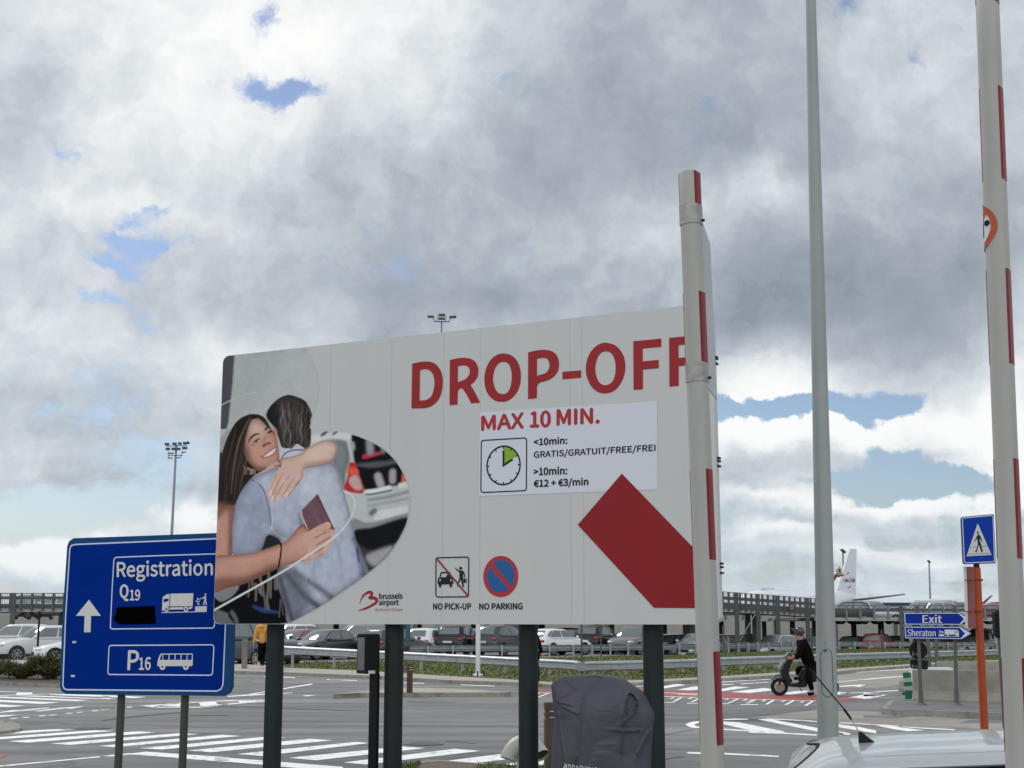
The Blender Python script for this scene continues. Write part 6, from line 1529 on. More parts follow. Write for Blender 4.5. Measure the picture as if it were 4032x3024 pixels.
# ------------------------------------------------------------------ guard rails
M_RAIL = mat('rail_zinc', (.40, .42, .45), .42, .45, var=.16, vs=3, dirt=((.20, .20, .19), 4, .58, .5))
M_RAILD = mat('rail_zinc_dull', (.26, .28, .29), .55, .3, var=.18, vs=3)
def guardrail(label, tops, base, step, m, front=True, plate=None):
    """tops: (px, py, Y) of the upper edge; base: height of the ground at the posts"""
    P_ = [D(*t) for t in tops]
    o = thing('guard_rail', label, 'guard rail', (P_[0].x, P_[0].y, base), 'guard rails')
    pr = [(0, 0), (.05, -.012), (.085, -.045), (.085, -.085), (.025, -.125), (.025, -.185), (.085, -.225), (.085, -.268), (.05, -.298), (0, -.31), (-.012, -.30), (.035, -.285), (.07, -.26), (.07, -.23), (.012, -.19), (.012, -.12), (.07, -.08), (.07, -.05), (.035, -.022), (-.012, -.010)]
    rings = []
    for i, p in enumerate(P_):
        u = (P_[min(i + 1, len(P_) - 1)] - P_[max(i - 1, 0)]); u.z = 0; u.normalize(); n_ = Vector((u.y, -u.x, 0))
        if n_.y > 0: n_ = -n_
        if not front: n_ = -n_
        rings.append([p + n_ * a_ + Vector((0, 0, b_)) for a_, b_ in pr])
    MB().loft(rings).build('beam', m, o, 35)
    L_ = [0]
    for i in range(1, len(P_)): L_.append(L_[-1] + (P_[i] - P_[i - 1]).length)
    s = step * .4; proto = None; k = 0
    while s < L_[-1]:
        i = max(j for j in range(len(L_)) if L_[j] <= s); i = min(i, len(P_) - 2); f = (s - L_[i]) / (L_[i + 1] - L_[i]); p = P_[i].lerp(P_[i + 1], f)
        u = (P_[i + 1] - P_[i]); rz = math.atan2(u.y, u.x); off = .075 if front else -.095
        n_ = Vector((-math.sin(rz), math.cos(rz), 0)); c = p + n_ * off
        b_ = MB().box((c.x, c.y, (p.z - .02 + base) / 2), (.05, .11, p.z - .02 - base + .04), rz); b_.box((c.x - n_.x * off * .5, c.y - n_.y * off * .5, p.z - .155), (.09, .06, .24), rz)
        b_.build('rail_post', m if front else M_RAIL, o); s += step; k += 1
        if k > 95: break
    return o, P_
guardrail('near galvanised guard rail running down to the corner left of the covered machine', [(1085, 2541, 53), (1401, 2557, 51), (1650, 2569, 49.4), (1876, 2580, 47.6), (2049, 2589, 46.2), (2262, 2600, 44.6), (2290, 2606, 44.45)], .08, 2.0, M_RAIL)
o, P_ = guardrail('near galvanised guard rail sweeping right behind the scooter and the lamp post', [(2296, 2606, 44.5), (2316, 2604, 44.7), (2532, 2600, 46), (2740, 2594, 47.6), (2838, 2588, 49), (3097, 2580, 53), (3292, 2573, 57.5), (3577, 2566, 64), (3934, 2557, 73), (4200, 2551, 80)], .08, 1.33, M_RAIL)
c = D(2288, 2622, 44.3); MB().box((c.x, c.y, c.z - .02), (.24, .03, .27), -.1).build('end_plate', M_RAILD, o)
guardrail('dull guard rail in front of the parked cars, behind the grass', [(1440, 2542, 69), (1650, 2541, 70), (2250, 2539, 73), (2740, 2535.5, 79), (3000, 2530, 86), (3300, 2527, 92), (3586, 2527, 95), (3900, 2530, 97), (4200, 2532, 99)], .0, 1.33, M_RAILD, False)

# ------------------------------------------------------------------ parking decks
M_DECK = mat('deck_steel_grey', (.078, .088, .092), .6, .1, var=.15, vs=2)
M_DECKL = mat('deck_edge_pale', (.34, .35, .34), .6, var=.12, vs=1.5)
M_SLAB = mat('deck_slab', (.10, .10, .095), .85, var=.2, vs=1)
M_MESH = mat('deck_bars', (.20, .21, .215), .6, .2, var=.1)
def deck(name, label, nodes, depth, fl, cols, colw, bands, sp_, barsp, m_post=M_DECK):
    """nodes: (px, Y, y rail top, y slab top, y slab bottom)"""
    F_ = []
    for px, Y, a_, b_, c_ in nodes: F_.append((D(px, b_, Y), D(px, a_, Y).z, D(px, c_, Y).z))
    o = thing(name, label, 'parking deck', (F_[0][0].x, F_[0][0].y, 0))
    def row(y0, y1, off): return [[(p.x, p.y - off, lo_ + (hi_ - lo_) * y0) for p, hi_, lo_ in F_], [(p.x, p.y - off, lo_ + (hi_ - lo_) * y1) for p, hi_, lo_ in F_]]
    b_ = MB()
    ft = [(p.x, p.y, p.z - .02) for p, h_, l_ in F_]; fb = [(p.x, p.y, l_) for p, h_, l_ in F_]
    bt = [(x, y + depth, z) for x, y, z in ft]; bb_ = [(x, y + depth, z) for x, y, z in fb]
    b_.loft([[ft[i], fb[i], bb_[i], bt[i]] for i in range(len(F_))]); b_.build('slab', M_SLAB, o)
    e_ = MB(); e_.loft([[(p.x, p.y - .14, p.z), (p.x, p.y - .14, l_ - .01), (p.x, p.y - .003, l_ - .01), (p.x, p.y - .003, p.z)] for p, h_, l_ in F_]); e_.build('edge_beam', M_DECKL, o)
    jb = MB()                                      # ceiling joists
    x = F_[0][0].x
    def lerp_x(x):
        i = max(j for j in range(len(F_)) if F_[j][0].x <= x + 1e-6); i = min(i, len(F_) - 2); f = (x - F_[i][0].x) / (F_[i + 1][0].x - F_[i][0].x)
        return F_[i][0].lerp(F_[i + 1][0], f), F_[i][1] + (F_[i + 1][1] - F_[i][1]) * f, F_[i][2] + (F_[i + 1][2] - F_[i][2]) * f
    xe = F_[-1][0].x
    rl = MB(); y_off = .20
    for f0, f1, th in bands:
        rl.loft([[(p.x, p.y - y_off - th, l_ + (h_ - l_) * f1), (p.x, p.y - y_off - th, l_ + (h_ - l_) * f0), (p.x, p.y - y_off, l_ + (h_ - l_) * f0), (p.x, p.y - y_off, l_ + (h_ - l_) * f1)] for p, h_, l_ in F_])
    rl.build('rail_beams', M_DECK, o)
    rp_ = MB(); k = 0; x = F_[0][0].x + sp_ * .3
    pts_ = []
    while x < xe:
        p, h_, l_ = lerp_x(x); MB().box((p.x, p.y - .235, (h_ + p.z - .1) / 2), (.13, .13, h_ - p.z + .1)).build('railing_post', m_post, o); x += sp_; k += 1
        if k > 85: break
    mb = MB(); x = F_[0][0].x + .1
    while x < xe:
        p, h_, l_ = lerp_x(x); mb.box((p.x, p.y - .16, (h_ + p.z) / 2), (.022, .022, h_ - p.z)); x += barsp
    tag(mb.build('railing_bars', M_MESH, o), None, None, None, 'stuff')
    for px in cols:
        x = None
        for s in np.linspace(0, 1, 400):
            xx_ = F_[0][0].x + (xe - F_[0][0].x) * s; p, h_, l_ = lerp_x(xx_)
            if CX + F * p.x / (p.y * math.cos(TH) + (p.z - EYE) * math.sin(TH)) >= px: x = xx_; break
        if x is None: continue
        p, h_, l_ = lerp_x(x)
        b_ = MB(); zt2 = h_ if colw > .2 else l_
        b_.box((p.x, p.y - .34, (zt2 - .8) / 2), (colw, .05, zt2 + .8)); b_.box((p.x, p.y - .22, (zt2 - .8) / 2), (.04, .20, zt2 + .8)); b_.build('column', M_DECK, o)
    k = 0; x = F_[0][0].x + 2
    while x < xe and k < 40:
        p, h_, l_ = lerp_x(x)
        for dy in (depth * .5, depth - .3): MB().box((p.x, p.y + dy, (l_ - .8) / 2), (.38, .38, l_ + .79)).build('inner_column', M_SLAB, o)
        x += 5.2; k += 1
    return o
DL_ = deck('parking_deck', 'long upper parking deck with steel railing behind the white cars on the left', [(-220, 88, 2335, 2398, 2409), (260, 88, 2335, 2398, 2409), (1500, 88, 2324, 2394, 2407), (2640, 87, 2313, 2389, 2402)], 34, 2.6, [57, 520, 985, 1450, 1915, 2380], .32, [(.96, 1.0, .03), (.66, .82, .06), (.30, .42, .06), (.16, .30, .015)], .68, .14)
DR_ = deck('access_ramp', 'sloping steel ramp with railings between the decks in the middle distance', [(2640, 86.5, 2313, 2389, 2400), (2836, 90, 2328.5, 2398, 2408), (3010, 94, 2341, 2408, 2417), (3216, 98.5, 2357, 2418, 2428)], 7, 2.4, [2897, 2980, 3058, 3174], .30, [(.97, 1.0, .03), (.60, .76, .07), (.14, .46, .03)], .46, .14)
deck('parking_deck', 'upper parking deck with parked cars behind the Exit sign', [(3205, 100, 2382, 2431, 2444), (4250, 100, 2384, 2432, 2445)], 18, 2.0, [3541, 3985], .26, [(.965, 1.0, .03), (.58, .78, .06)], 1.0, .145, mat('rail_post_grey', (.17, .18, .18), .6, var=.1))
deck('parking_deck', 'rear parking deck seen through the steel ramp', [(2560, 116, 2400, 2434, 2446), (3330, 119, 2402, 2434, 2446)], 14, 2.0, [], .26, [(.95, 1.0, .03), (.5, .75, .05)], 1.5, .5)
# thin tie bars on the ramp
for i, (x0, y0, x1, y1) in enumerate(((2974, 2418, 2908, 2530), (3052, 2424, 3020, 2480))):
    tb = MB().tube([D(x0, y0, 92.5), D(x1, y1, 92.5)], .035, 6).build('tie_rod', M_DECKL, DR_)
# foreshortened round speed sign on the ramp railing
c = D(3118.5, 2392, 95.6)
rd = MB(); ru = Vector((.42, -.91, 0)).normalized(); rn = Vector((-.91, -.42, 0))
ringp = lambda r, o_: [c + ru * r * math.cos(R(a)) + Vector((0, 0, r * math.sin(R(a)))) + rn * o_ for a in range(0, 360, 15)]
o = thing('round_sign', 'small round red ringed sign on the ramp railing', 'road sign', c)
MB().loft([ringp(.27, 0), ringp(.27, .02)]).build('ring', mat('sign_ring_red', (.30, .02, .03), .5, var=.05), o); MB().flat([ringp(.185, .024)]).build('face', mat('sign_face_white', (.55, .55, .55), .5, var=.05), o)
num = MB()
for x in (-.075, .06): num.box(tuple(c + ru * x + rn * .03), (.045, .012, .20), math.atan2(ru.y, ru.x))
num.build('number_mark', M_BLACK, o)

# low pale building beyond the decks, blue-roofed hangar on the horizon
M_WALL = mat('pale_cladding', (.30, .29, .26), .8, var=.08, vs=.4)
b_ = thing('low_building', 'low pale clad building behind the parking decks', 'building', (20, 150, -.65))
MB().box((-12, 151, 1.2), (90, 2, 3.9)).build('wall', M_WALL, b_)
MB().box((52, 151, .75), (38, 2, 2.9)).build('wall', M_WALL, b_)
for k in range(16): MB().box((-30 + 6.5 * k, 149.9, .6), (.35, .12, 2.6)).build('wall_pier', M_SLAB, b_)
hg = thing('hangar', 'distant building with a dark blue roof band behind the deck cars', 'building', (90, 350, 0))
hx0, hx1 = D(3478, 2400, 350).x, D(3840, 2400, 350).x
MB().box(((hx0 + hx1) / 2, 360, 3.0), (hx1 - hx0, 20, 7.4)).build('wall', mat('hangar_white', (.62, .64, .66), .7, var=.05, vs=.1), hg)
zt_, zb_ = D(3500, 2373, 350).z, D(3500, 2386, 350).z
MB().box(((hx0 + hx1) / 2, 359.5, (zt_ + zb_) / 2), (hx1 - hx0 + 1, 22, zt_ - zb_)).build('roof_band', mat('hangar_blue', (.018, .055, .125), .6, var=.06, vs=.1), hg)

# ------------------------------------------------------------------ parked cars
PROTO = {}
def car(kind, col, px, Y, hd, label, grp, z=None, nx=False):
    p = D(px, HZ, Y); zz_ = gz(p.x, Y) if z is None else z
    if kind not in PROTO:
        r = make_car(kind, label, 'white', (0, 0, 0), 0, grp); PROTO[kind] = r
    else:
        r = clone(PROTO[kind]); r['label'] = label; r['group'] = grp
    r.location = (p.x, Y, zz_); r.rotation_euler = (0, 0, R(hd))
    pm = MATS['paint_' + col]
    for ch in r.children:
        if ch.name.split('.')[0] in ('body', 'mirror'):
            ch.material_slots[0].link = 'OBJECT'; ch.material_slots[0].material = pm
    return r
GP = 'cars parked on the lot'
for a_ in [('suv', 'white', -105, 69, 356, 'silvery white car seen from the side at the left edge'), ('suv', 'white', 152, 66, 222, 'white car with its front toward the camera beside the blue sign'), ('hatch', 'white', 330, 62.5, 205, 'white car nose poking out left of the blue sign'),
           ('mpv', 'white', 60, 77, 184, 'white roof behind the two white cars on the far left'), ('suv', 'silver', 235, 79, 176, 'silver roof behind the white car beside the blue sign'), ('van', 'blue_grey', 992, 58.5, 318, 'blue grey van behind the person in yellow'),
           ('hatch', 'dark_grey', 1265, 68.5, 236, 'dark grey hatchback facing left behind the near guard rail'), ('hatch', 'red', 1160, 70.5, 238, 'red car left of the dark grey hatchback'), ('mpv', 'white', 1140, 80, 240, 'white car roof behind the red car'),
           ('mpv', 'light_grey', 1395, 79, 205, 'light grey people carrier behind the dark grey hatchback'), ('suv', 'black', 1490, 87, 185, 'black car roof behind the light grey people carrier'), ('estate', 'dark_grey', 1568, 70.5, 57, 'dark grey estate seen from behind between terminal and post'),
           ('city', 'white', 1692, 76, 68, 'small white car with red tail lights left of the black one'), ('hatch', 'silver', 1735, 85, 62, 'silver car behind the small white car'), ('suv', 'black', 1812, 76.5, 74, 'black car seen from the rear beside the white pole'),
           ('hatch', 'light_grey', 1925, 86, 62, 'light grey roof between two black cars near the white pole'), ('suv', 'dark_grey', 1985, 76.5, 58, 'dark car with its rear to the left, right of the white pole'), ('mpv', 'light_grey', 2020, 88, 240, 'pale windscreen of a car behind the dark car by the post'),
           ('hatch', 'white', 2196, 77.5, 46, 'white hatchback with red tail lights right of the third billboard post'), ('hatch', 'black', 2270, 88, 30, 'black car behind the white hatchback'), ('suv', 'black', 2362, 83, 62, 'black car with its rear toward the guard rail, behind two thin posts'),
           ('suv', 'grey', 2487, 81, 246, 'grey car with round headlights left of the last billboard post'), ('hatch', 'black', 2625, 92, 236, 'black car in the shade right of the last billboard post'), ('hatch', 'silver', 2738, 84.5, 240, 'silver car front partly hidden by the left barrier boom'),
           ('suv', 'grey', 2858, 93, 60, 'grey car just right of the left barrier boom'), ('mpv', 'light_grey', 2942, 99, 255, 'grey car with a dark windscreen between the ramp columns'), ('suv', 'silver', 3043, 93, 222, 'silver car facing left beside the scooter rider'),
           ('hatch', 'white', 3140, 99, 230, 'white car hidden behind the rider helmet'), ('hatch', 'black', 3085, 107, 190, 'black car roof behind the silver car by the rider'), ('hatch', 'silver', 3200, 97, 225, 'silver car next to the tall lamp post on its left'),
           ('hatch', 'dark_grey', 3345, 101.5, 238, 'dark grey car under the deck right of the lamp post'), ('suv', 'red', 3460, 101, 58, 'red car seen from behind under the deck'), ('hatch', 'black', 3535, 105, 62, 'black car beside the red car under the deck'),
           ('hatch', 'silver', 3650, 103, 235, 'silver car half hidden below the Sheraton sign, nearer its left post'), ('hatch', 'red', 3705, 105, 60, 'red car hidden below the Sheraton sign'), ('hatch', 'silver', 3785, 103, 230, 'silver car below the tip of the Sheraton sign'),
           ('van', 'white', 3862, 107, 240, 'white van in the shade behind the orange pole')]:
    car(*a_, GP)
GD = 'cars parked on the upper decks'
ZF = D(3700, 2431, 100).z - .46
for a_ in [('suv', 'black', 3318, 103, 178, 'black car on the upper deck just right of the lamp post'), ('suv', 'grey', 3378, 106, 174, 'grey car on the upper deck below the aircraft tail'), ('mpv', 'silver', 3442, 103.5, 2, 'silver people carrier on the deck under the tailplane'),
           ('mpv', 'silver', 3625, 104, 178, 'silver car on the deck below the distant lamp mast'), ('suv', 'silver', 3738, 103.5, 2, 'silver car on the deck above the Sheraton sign'), ('hatch', 'light_grey', 3832, 104, 178, 'light grey car on the deck next to the orange pole'),
           ('suv', 'dark_grey', 3903, 105, 176, 'dark car on the deck between orange pole and right boom'), ('hatch', 'red', 3945, 103, 4, 'red car on the deck beside the right boom')]:
    car(*a_, GD, ZF)
car('van', 'white', 3652, 112, 180, 'white van roof rising behind the silver deck car', GD, ZF)
ZL = D(130, 2398, 88).z - .05
car('van', 'light_grey', 132, 112, 92, 'grey van on the left deck seen above the railing', GD, D(132, 2341, 112).z - 2.0); car('hatch', 'white', 200, 94, 178, 'white car on the left deck behind the railing', GD, ZL - .5)

# ------------------------------------------------------------------ people
M_SKIN = mat('skin', (.42, .235, .165), .6, var=.05)
def skin_mesh(name, nodes, edges, m, parent, root, sub=1):
    keys = list(nodes); me = bpy.data.meshes.new('skin_tmp'); org = Vector(ORG[parent.name])
    me.from_pydata([Vector(nodes[k][0]) - org for k in keys], [(keys.index(a), keys.index(b)) for a, b in edges], [])
    o = bpy.data.objects.new('skin_tmp', me); COL.objects.link(o)
    o.modifiers.new('s', 'SKIN').use_smooth_shade = True
    for i, k in enumerate(keys):
        sv_ = me.skin_vertices[0].data[i]; r = nodes[k][1]; sv_.radius = r if isinstance(r, tuple) else (r, r); sv_.use_root = (k == root)
    sm_ = o.modifiers.new('b', 'SUBSURF'); sm_.levels = sm_.render_levels = sub
    m2 = bpy.data.meshes.new_from_object(o.evaluated_get(bpy.context.evaluated_depsgraph_get()))
    bpy.data.objects.remove(o); bpy.data.meshes.remove(me)
    m2.materials.clear(); m2.materials.append(m); m2.polygons.foreach_set('use_smooth', [True] * len(m2.polygons)); m2.name = name
    ob = bpy.data.objects.new(name, m2); COL.objects.link(ob); ob.parent = parent; ORG[ob.name] = tuple(org); return ob
def figure(label, J, look, cloth, legs, shoe, base, hair=None, group=None, bulk=1.0):
    """J: joint positions in the world; look: unit vector the face points to"""
    J = {k: Vector(v) for k, v in J.items()}; look = Vector(look).normalized(); side = look.cross(Vector((0, 0, 1))).normalized()
    o = thing('person', label, 'person', base, group)
    nd = {'pel': (J['pel'], (.125, .10)), 'wst': (J['pel'].lerp(J['neck'], .42), (.115, .095)), 'cst': (J['pel'].lerp(J['neck'], .76), (.145, .105)), 'neck': (J['neck'], .055), 'jaw': (J['head'] - Vector((0, 0, .075)) + look * .02, (.066, .072)), 'head': (J['head'], (.078, .095)), 'top': (J['head'] + Vector((0, 0, .065)), (.062, .075))}
    ed = [('pel', 'wst'), ('wst', 'cst'), ('cst', 'neck'), ('neck', 'jaw'), ('jaw', 'head'), ('head', 'top')]
    for s in 'lr':
        nd['sh' + s] = (J['sh' + s], .055); nd['el' + s] = (J['el' + s], .043); nd['wr' + s] = (J['wr' + s], .028)
        nd['hp' + s] = (J['hp' + s], .085); nd['kn' + s] = (J['kn' + s], .06); nd['an' + s] = (J['an' + s], .042); nd['to' + s] = (J['to' + s], .036)
        ed += [('cst', 'sh' + s), ('sh' + s, 'el' + s), ('el' + s, 'wr' + s), ('pel', 'hp' + s), ('hp' + s, 'kn' + s), ('kn' + s, 'an' + s), ('an' + s, 'to' + s)]
        d_ = (J['wr' + s] - J['el' + s]).normalized(); w_ = d_.cross(side); w_ = w_.normalized() if w_.length > .1 else look
        nd['pa' + s] = (J['wr' + s] + d_ * .055, (.036, .020)); ed.append(('wr' + s, 'pa' + s))
        for i, (dx, ln_) in enumerate(((-.027, .065), (-.009, .078), (.009, .074), (.026, .058))):
            b0 = J['wr' + s] + d_ * .085 + w_ * dx; b1 = b0 + d_ * ln_ * .55 + side * .006; b2 = b1 + d_ * ln_ * .35 + side * .016
            for j_, (q, r) in enumerate(((b0, .0095), (b1, .0085), (b2, .007))): nd['f%s%d%d' % (s, i, j_)] = (q, r)
            ed += [('pa' + s, 'f%s%d0' % (s, i)), ('f%s%d0' % (s, i), 'f%s%d1' % (s, i)), ('f%s%d1' % (s, i), 'f%s%d2' % (s, i))]
        t0_ = J['wr' + s] + d_ * .03 + w_ * -.036; t1_ = t0_ + d_ * .032 - w_ * .018; nd['th%s0' % s] = (t0_, .011); nd['th%s1' % s] = (t1_, .009); ed += [('wr' + s, 'th%s0' % s), ('th%s0' % s, 'th%s1' % s)]
    skin_mesh('body', nd, ed, M_SKIN, o, 'pel')
    k = 1.0
    tj = {'hem': (J['pel'] - Vector((0, 0, .06)), (.18, .135)), 'wst': (nd['wst'][0], (.175, .135)), 'cst': (nd['cst'][0], (.185, .135)), 'col': (J['neck'], (.085, .08))}
    tj = {k2: (p, tuple(c * bulk for c in r)) for k2, (p, r) in tj.items()}
    te = [('hem', 'wst'), ('wst', 'cst'), ('cst', 'col')]
    for s in 'lr':
        tj['sh' + s] = (J['sh' + s], .088 * bulk); tj['el' + s] = (J['el' + s], .066 * bulk); tj['cu' + s] = (J['el' + s].lerp(J['wr' + s], .93), .046)
        te += [('cst', 'sh' + s), ('sh' + s, 'el' + s), ('el' + s, 'cu' + s)]
    jk = skin_mesh('jacket', tj, te, cloth, o, 'hem')
    lj = {'pel': (J['pel'], (.165, .13))}; le = []
    for s in 'lr':
        lj['hp' + s] = (J['hp' + s], .10); lj['kn' + s] = (J['kn' + s], .082); lj['an' + s] = (J['kn' + s].lerp(J['an' + s], .93), .064); le += [('pel', 'hp' + s), ('hp' + s, 'kn' + s), ('kn' + s, 'an' + s)]
    skin_mesh('trousers', lj, le, legs, o, 'pel')
    for s in 'lr':
        d_ = (J['to' + s] - J['an' + s]); hl_ = J['an' + s] - Vector((d_.x, d_.y, 0)) * .35 - Vector((0, 0, .03))
        skin_mesh('shoe', {'a': (hl_, (.045, .045)), 'm': (J['an' + s].lerp(J['to' + s], .5) - Vector((0, 0, .012)), (.052, .048)), 't': (J['to' + s] + Vector((d_.x, d_.y, 0)) * .12, (.046, .034))}, [('a', 'm'), ('m', 't')], shoe, o, 'm')
    h = J['head']
    for sd in (-1, 1):
        MB().ell(tuple(h + look * .082 + side * .032 * sd + Vector((0, 0, .012))), (.012, .012, .008), 8, 6).build('eye', mat('eye_dark', (.02, .015, .012), .3, var=0), o, 60)
        MB().ell(tuple(h + side * .084 * sd - Vector((0, 0, .005))), (.014, .02, .03), 8, 6).build('ear', M_SKIN, o, 60)
    MB().ell(tuple(h + look * .098 - Vector((0, 0, .015))), (.015, .018, .024), 8, 6).build('nose', M_SKIN, o, 60)
    MB().ell(tuple(h + look * .086 - Vector((0, 0, .052))), (.022, .022, .007), 8, 6).build('mouth', mat('lips', (.30, .11, .09), .5, var=0), o, 60)
    if hair: MB().ell(tuple(h - look * .02 + Vector((0, 0, .035))), (.098, .108, .10), 14, 9).build('hair', hair, o, 60)
    return o, jk
PX = lambda sc, ox, oy, Y: (lambda x, y, dy=0.0: D(ox + x / sc, oy + y / sc, Y + dy))
M_YEL = mat('yellow_quilted_fabric', (.62, .30, .04), .6, var=.08, vs=6)
M_BLK = mat('black_fabric', (.005, .005, .0055), .9, var=.2, spec=.04)
q = PX(7.54, 880, 2420, 51.2)
fb = G(972 + 50, 2627, .1)
gz_ = .10
def ground(v, h): v = Vector(v); v.z = gz_ + h; return v
J = {'head': q(1140, 150), 'neck': q(1140, 290), 'pel': q(1165, 850), 'shl': q(1010, 370), 'ell': q(940, 640, -.05), 'wrl': q(898, 880), 'shr': q(1285, 380), 'elr': q(1350, 640, .05), 'wrr': q(1370, 850, .15),
     'hpl': q(1095, 890), 'knl': q(1085, 1160, -.05), 'anl': q(1050, 1395, .22), 'tol': q(1050, 1500, .12), 'hpr': q(1240, 890), 'knr': q(1190, 1150, .15), 'anr': ground(q(1150, 1480), .085), 'tor': ground(q(1165, 1500, .17), .04)}
pe, jk = figure('person in a mustard yellow quilted jacket and black trousers walking away', J, (-.2, .98, 0), M_YEL, M_BLK, mat('white_trainers', (.62, .62, .62), .6, var=.05), (J['pel'].x, 51.2, .10), mat('brown_hair', (.05, .035, .025), .6, var=.2))
MB().ell(tuple(q(1130, 350, -.12)), (.12, .075, .075), 14, 8).build('hood', M_YEL, pe, 60)
qb = MB()
for i in range(9):
    y = 470 + i * 46; c = q(1150, y); pts = [c + Vector((.205 * math.cos(R(a)), .152 * math.sin(R(a)), 0)) for a in range(0, 360, 20)]
    qb.tube(pts + [pts[0]], .006, 5)
qb.build('quilt_seam', mat('yellow_seam', (.40, .185, .025), .7, var=0), pe)
q = PX(3.687, 1650, 2440, 38.6); gz_ = .10
J = {'head': q(1672, 92), 'neck': q(1650, 165), 'pel': q(1650, 500), 'shl': q(1605, 215, .12), 'ell': q(1560, 360, .2), 'wrl': q(1540, 490, .22), 'shr': q(1690, 215, -.12), 'elr': q(1748, 375, -.18), 'wrr': q(1786, 500, -.16),
     'hpl': q(1640, 520, .08), 'knl': q(1600, 720, .08), 'anl': q(1490, 880, .08), 'tol': q(1470, 925, .08), 'hpr': q(1668, 520, -.08), 'knr': q(1712, 720, -.08), 'anr': q(1722, 925, -.08), 'tor': q(1790, 950, -.08)}
figure('person in black jacket and dark jeans striding past behind the third billboard post', J, (1, .1, 0), M_BLK, mat('navy_denim', (.012, .015, .028), .8, var=.15), mat('tan_shoes', (.24, .16, .085), .7, var=.1), (J['pel'].x, 38.6, .10), mat('grey_hair', (.10, .085, .075), .6, var=.2))

# ------------------------------------------------------------------ scooter and rider
q = PX(5.185, 3020, 2440, 34.8)
gp = q(600, 1480); gp.z = 0
M_SCB = mat('scooter_black', (.014, .014, .015), .32, var=.1, coat=.3); M_SCG = mat('scooter_grey', (.10, .105, .11), .35, .4, var=.1, coat=.3)
sc = thing('scooter', 'black and grey motor scooter standing on the far zebra crossing', 'scooter', gp)
def pris(name, pts, w, m, y0=0.0, par=sc, sm_=True):
    P_ = crom(pts, 4) if sm_ else pts
    a_ = [q(x, y, y0 - w / 2) for x, y in P_]; b2 = [q(x, y, y0 + w / 2) for x, y in P_]
    c = sum((Vector(p) for p in a_), Vector()) / len(a_)
    b_ = MB(); rings = []
    for dy, k in ((-w / 2, .90), (-w * .36, .985), (w * .36, .985), (w / 2, .90)): rings.append([c + (Vector(p) - c) * k + Vector((0, dy + w / 2, 0)) for p in a_])
    b_.loft(rings, False); b_.flat([rings[0]]); b_.flat([rings[-1]]); return b_.build(name, m, par, 50)
def wheel(cx2, cy2, r):
    n = 30; c = q(cx2, cy2); c.z = r
    rp_ = lambda rr, dy: [c + Vector((rr * math.cos(2 * math.pi * i / n), dy, rr * math.sin(2 * math.pi * i / n))) for i in range(n)]
    b_ = MB().loft([rp_(r * .62, -.05), rp_(r * .90, -.055), rp_(r, -.025), rp_(r, .025), rp_(r * .90, .055), rp_(r * .62, .05)], False)
    w_ = b_.build('wheel', M_TYRE, sc, 50)
    rm = MB().loft([rp_(r * .64, -.04), rp_(r * .52, -.045), rp_(r * .52, .045), rp_(r * .64, .04)], False)
    for k in range(5):
        a = 2 * math.pi * k / 5 + .3; rm.tube([c + Vector((.02 * math.cos(a), 0, .02 * math.sin(a))), c + Vector((r * .56 * math.cos(a), 0, r * .56 * math.sin(a)))], .014, 6)
    rm.tube([c + Vector((0, -.06, 0)), c + Vector((0, .06, 0))], .04, 12); rm.build('rim', M_RIM, w_, 50)
    MB().tube([c + Vector((0, -.062, 0)), c + Vector((0, -.058, 0))], r * .46, 20).build('brake_disc', mat('disc_steel', (.28, .20, .16), .4, .6, var=.2), w_)
wheel(250, 1320, .213); wheel(1290, 1320, .213)
pris('front_fender', [(95, 1215), (140, 1150), (220, 1115), (310, 1130), (330, 1190), (300, 1180), (220, 1165), (150, 1195), (110, 1240)], .16, M_SCG)
pris('fork', [(300, 1110), (345, 1100), (270, 1330), (235, 1320)], .15, M_SCB)
pris('front_shield', [(262, 1000), (300, 920), (350, 860), (420, 800), (520, 820), (500, 940), (462, 1050), (470, 1180), (530, 1260), (430, 1300), (350, 1220), (285, 1080)], .30, M_SCB)
pris('shield_panel', [(258, 1010), (295, 925), (345, 862), (410, 812), (420, 830), (340, 930), (325, 1010), (280, 1040)], .34, M_SCG)
pris('headlight_cowl', [(385, 760), (415, 700), (455, 665), (530, 690), (545, 740), (500, 815), (415, 825)], .26, M_SCG)
MB().ell(tuple(q(392, 755)), (.03, .07, .055), 10, 8).build('headlight', M_HEAD, sc, 60)
hb = MB().tube([q(500, 735, -.33), q(490, 745, -.12), q(490, 745, .12), q(500, 735, .33)], .016, 8)
hb.build('handlebar', M_SCB, sc, 50)
for dy in (-.27, .27): MB().tube([q(470, 740, dy * .8), q(500, 640, dy), q(505, 635, dy * 1.15)], .007, 6).ell(tuple(q(508, 628, dy * 1.2)), (.02, .055, .035)).build('mirror', M_SCB, sc, 50)
fbd = pris('floorboard', [(395, 1275), (560, 1285), (720, 1265), (830, 1255), (820, 1370), (640, 1385), (420, 1360)], .32, M_SCB)
pris('rear_body', [(640, 1200), (700, 1070), (760, 975), (990, 930), (1300, 930), (1430, 990), (1400, 1120), (1180, 1220), (860, 1310), (720, 1290)], .30, M_SCB)
pris('seat', [(720, 960), (780, 915), (1000, 895), (1280, 890), (1370, 930), (1300, 960), (1000, 965), (780, 990)], .27, mat('seat_vinyl', (.02, .02, .021), .6, var=.1))
MB().tube([q(660, 1375), q(690, 1430), q(712, 1465)], .012, 6).build('side_stand', M_SCB, sc)
tm, tf = text_mesh('KYMCO', .004)
mb = MB(); mb.add([q(480 + 130 * a_, 1318 - 36 * b_ - 14 * a_, -.163) for a_, b_ in tm], tf); mb.build('maker_lettering', mat('decal_grey', (.32, .33, .34), .5, var=0), fbd)
ln_ = MB()
